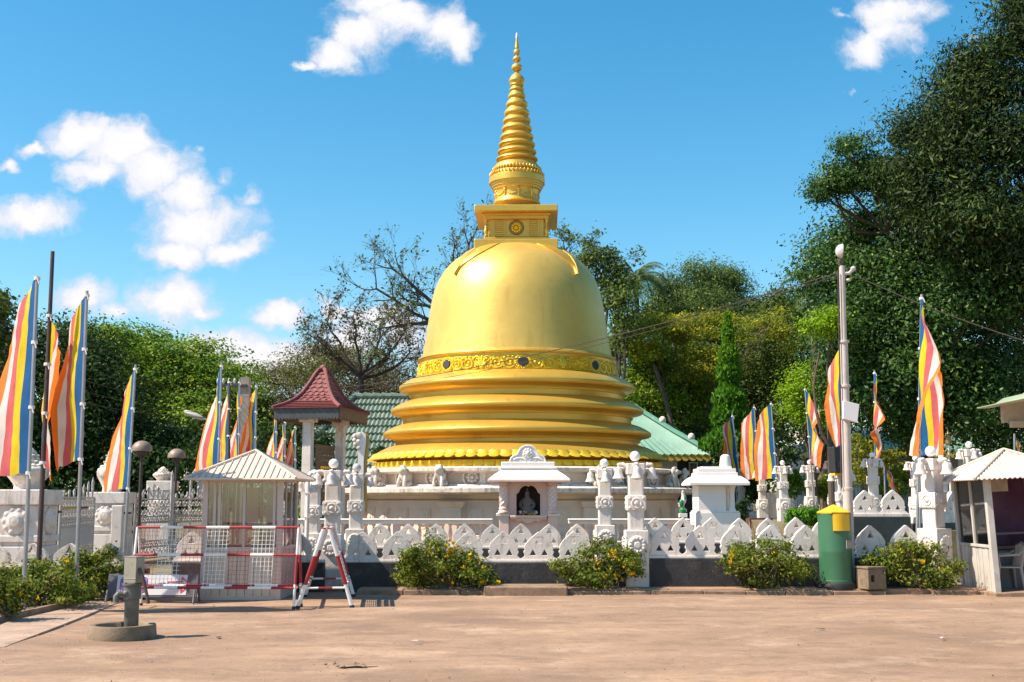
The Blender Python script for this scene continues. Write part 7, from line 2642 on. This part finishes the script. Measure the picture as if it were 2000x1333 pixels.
YBu = 21.75
bush('rounded flowering bush left of the cement step slab', (xat(872, YBu, 1150), YBu, 0.09), [bb(875, 1110, 70, 38, YBu), bb(835, 1100, 40, 32, YBu), bb(920, 1120, 44, 30, YBu), bb(860, 1075, 36, 22, YBu, .3), bb(800, 1130, 26, 22, YBu, .3), bb(955, 1140, 22, 12, YBu, .25), bb(838, 1050, 8, 16, YBu, .1)], 6200, 301, flowers=80)
bush('low flowering bush just left of the front bell pillar', (xat(1165, YBu, 1150), YBu, 0.09), [bb(1165, 1105, 66, 32, YBu), bb(1130, 1110, 42, 28, YBu), bb(1200, 1100, 40, 30, YBu), bb(1165, 1075, 34, 18, YBu, .3), bb(1100, 1110, 18, 12, YBu, .25), bb(1235, 1110, 18, 14, YBu, .25)], 5200, 302, flowers=95)
bush('flowering bush left of the green bin', (xat(1502, YBu, 1150), YBu, 0.09), [bb(1502, 1105, 68, 36, YBu), bb(1460, 1110, 36, 28, YBu), bb(1545, 1105, 34, 32, YBu), bb(1500, 1070, 40, 18, YBu, .3), bb(1440, 1095, 18, 14, YBu, .25), bb(1570, 1110, 18, 14, YBu, .25)], 5400, 303, flowers=55)
bush('spreading green bush between the green bin and the right booth', (xat(1800, YBu, 1150), YBu, 0.09), [bb(1800, 1115, 66, 34, YBu), bb(1755, 1100, 40, 22, YBu, .35), bb(1840, 1120, 36, 30, YBu), bb(1775, 1080, 34, 24, YBu, .3), bb(1815, 1075, 26, 18, YBu, .3), bb(1720, 1100, 24, 10, YBu, .2)], 5600, 304, flowers=20)
bush('large flowering bush around the first flag pole', (xat(70, 18.6, 1150), 18.6, 0.07), [bb(60, 1138, 56, 30, 18.8), bb(110, 1155, 56, 28, 18.7), bb(30, 1132, 36, 24, 19.0), bb(150, 1164, 28, 20, 18.7), bb(85, 1120, 32, 14, 19.1), bb(0, 1140, 46, 28, 18.6)], 7600, 305, flowers=26, group='yellow-flowering bushes along the wall')
bush('upright flowering bush behind the pump', (xat(170, 20.1, 1150), 20.1, 0.0), [bb(170, 1130, 32, 32, 20.1, .3), bb(150, 1112, 22, 16, 20.1, .25), bb(198, 1108, 18, 28, 20.15, .2), bb(238, 1110, 26, 10, 20.2, .2), bb(165, 1146, 36, 20, 20.1, .3)], 4200, 306, flowers=26)
bush('small flowering bush at the lower left corner', (xat(8, 16.8, 1190), 16.8, 0.07), [bb(0, 1180, 34, 22, 16.8, .3), bb(22, 1172, 18, 18, 16.8, .25)], 2200, 307, flowers=16)
for i, (px, py, rx, ry, Y, nl, lb, lf) in enumerate((
        (1578, 1010, 34, 14, 29.5, 2600, 'bushy green shrub behind the second petal row left of the bin', 'mast'),
        (1553, 948, 16, 22, 43, 1300, 'tall green shrub between two far bell pillars', 'mast'),
        (1610, 950, 16, 24, 43, 1300, 'tall green shrub right of the far twisted flag', 'rain'),
        (1470, 960, 22, 20, 47, 1300, 'round green shrub behind the left one of the flag pair', 'shade'),
        (1448, 1000, 10, 24, 35, 700, 'thin climbing shrub beside the small white shrine', 'shade'),
        (1680, 900, 40, 45, 46, 2600, 'yellow-green flowering shrub behind the lamp pole', 'yellow'),
        (1760, 920, 44, 45, 46, 2600, 'yellow-green shrub behind the long twisted flag', 'yellow'),
        (1735, 945, 40, 30, 43, 2000, 'darker green shrub low behind the terrace wall', 'rain'),
        (1925, 895, 40, 14, 48, 1200, 'dark shrub above the right booth roof', 'shade'),
        (1985, 880, 20, 22, 45, 900, 'yellow-green shrub at the right edge above the booth', 'yellow'),
        (590, 1010, 14, 14, 40, 600, 'small flowering garden shrub left of the pavilion pillar', 'rain'),
        (745, 890, 12, 14, 46, 500, 'dark climber against the left side of the lotus base', 'shade'))):
    c = at(px, py, Y)
    bush(lb, (c.x, Y, 0.0), [bb(px, py, rx, ry, Y, rx * 0.02)], nl, 400 + i, 0.13, 0, lf, stems=10)
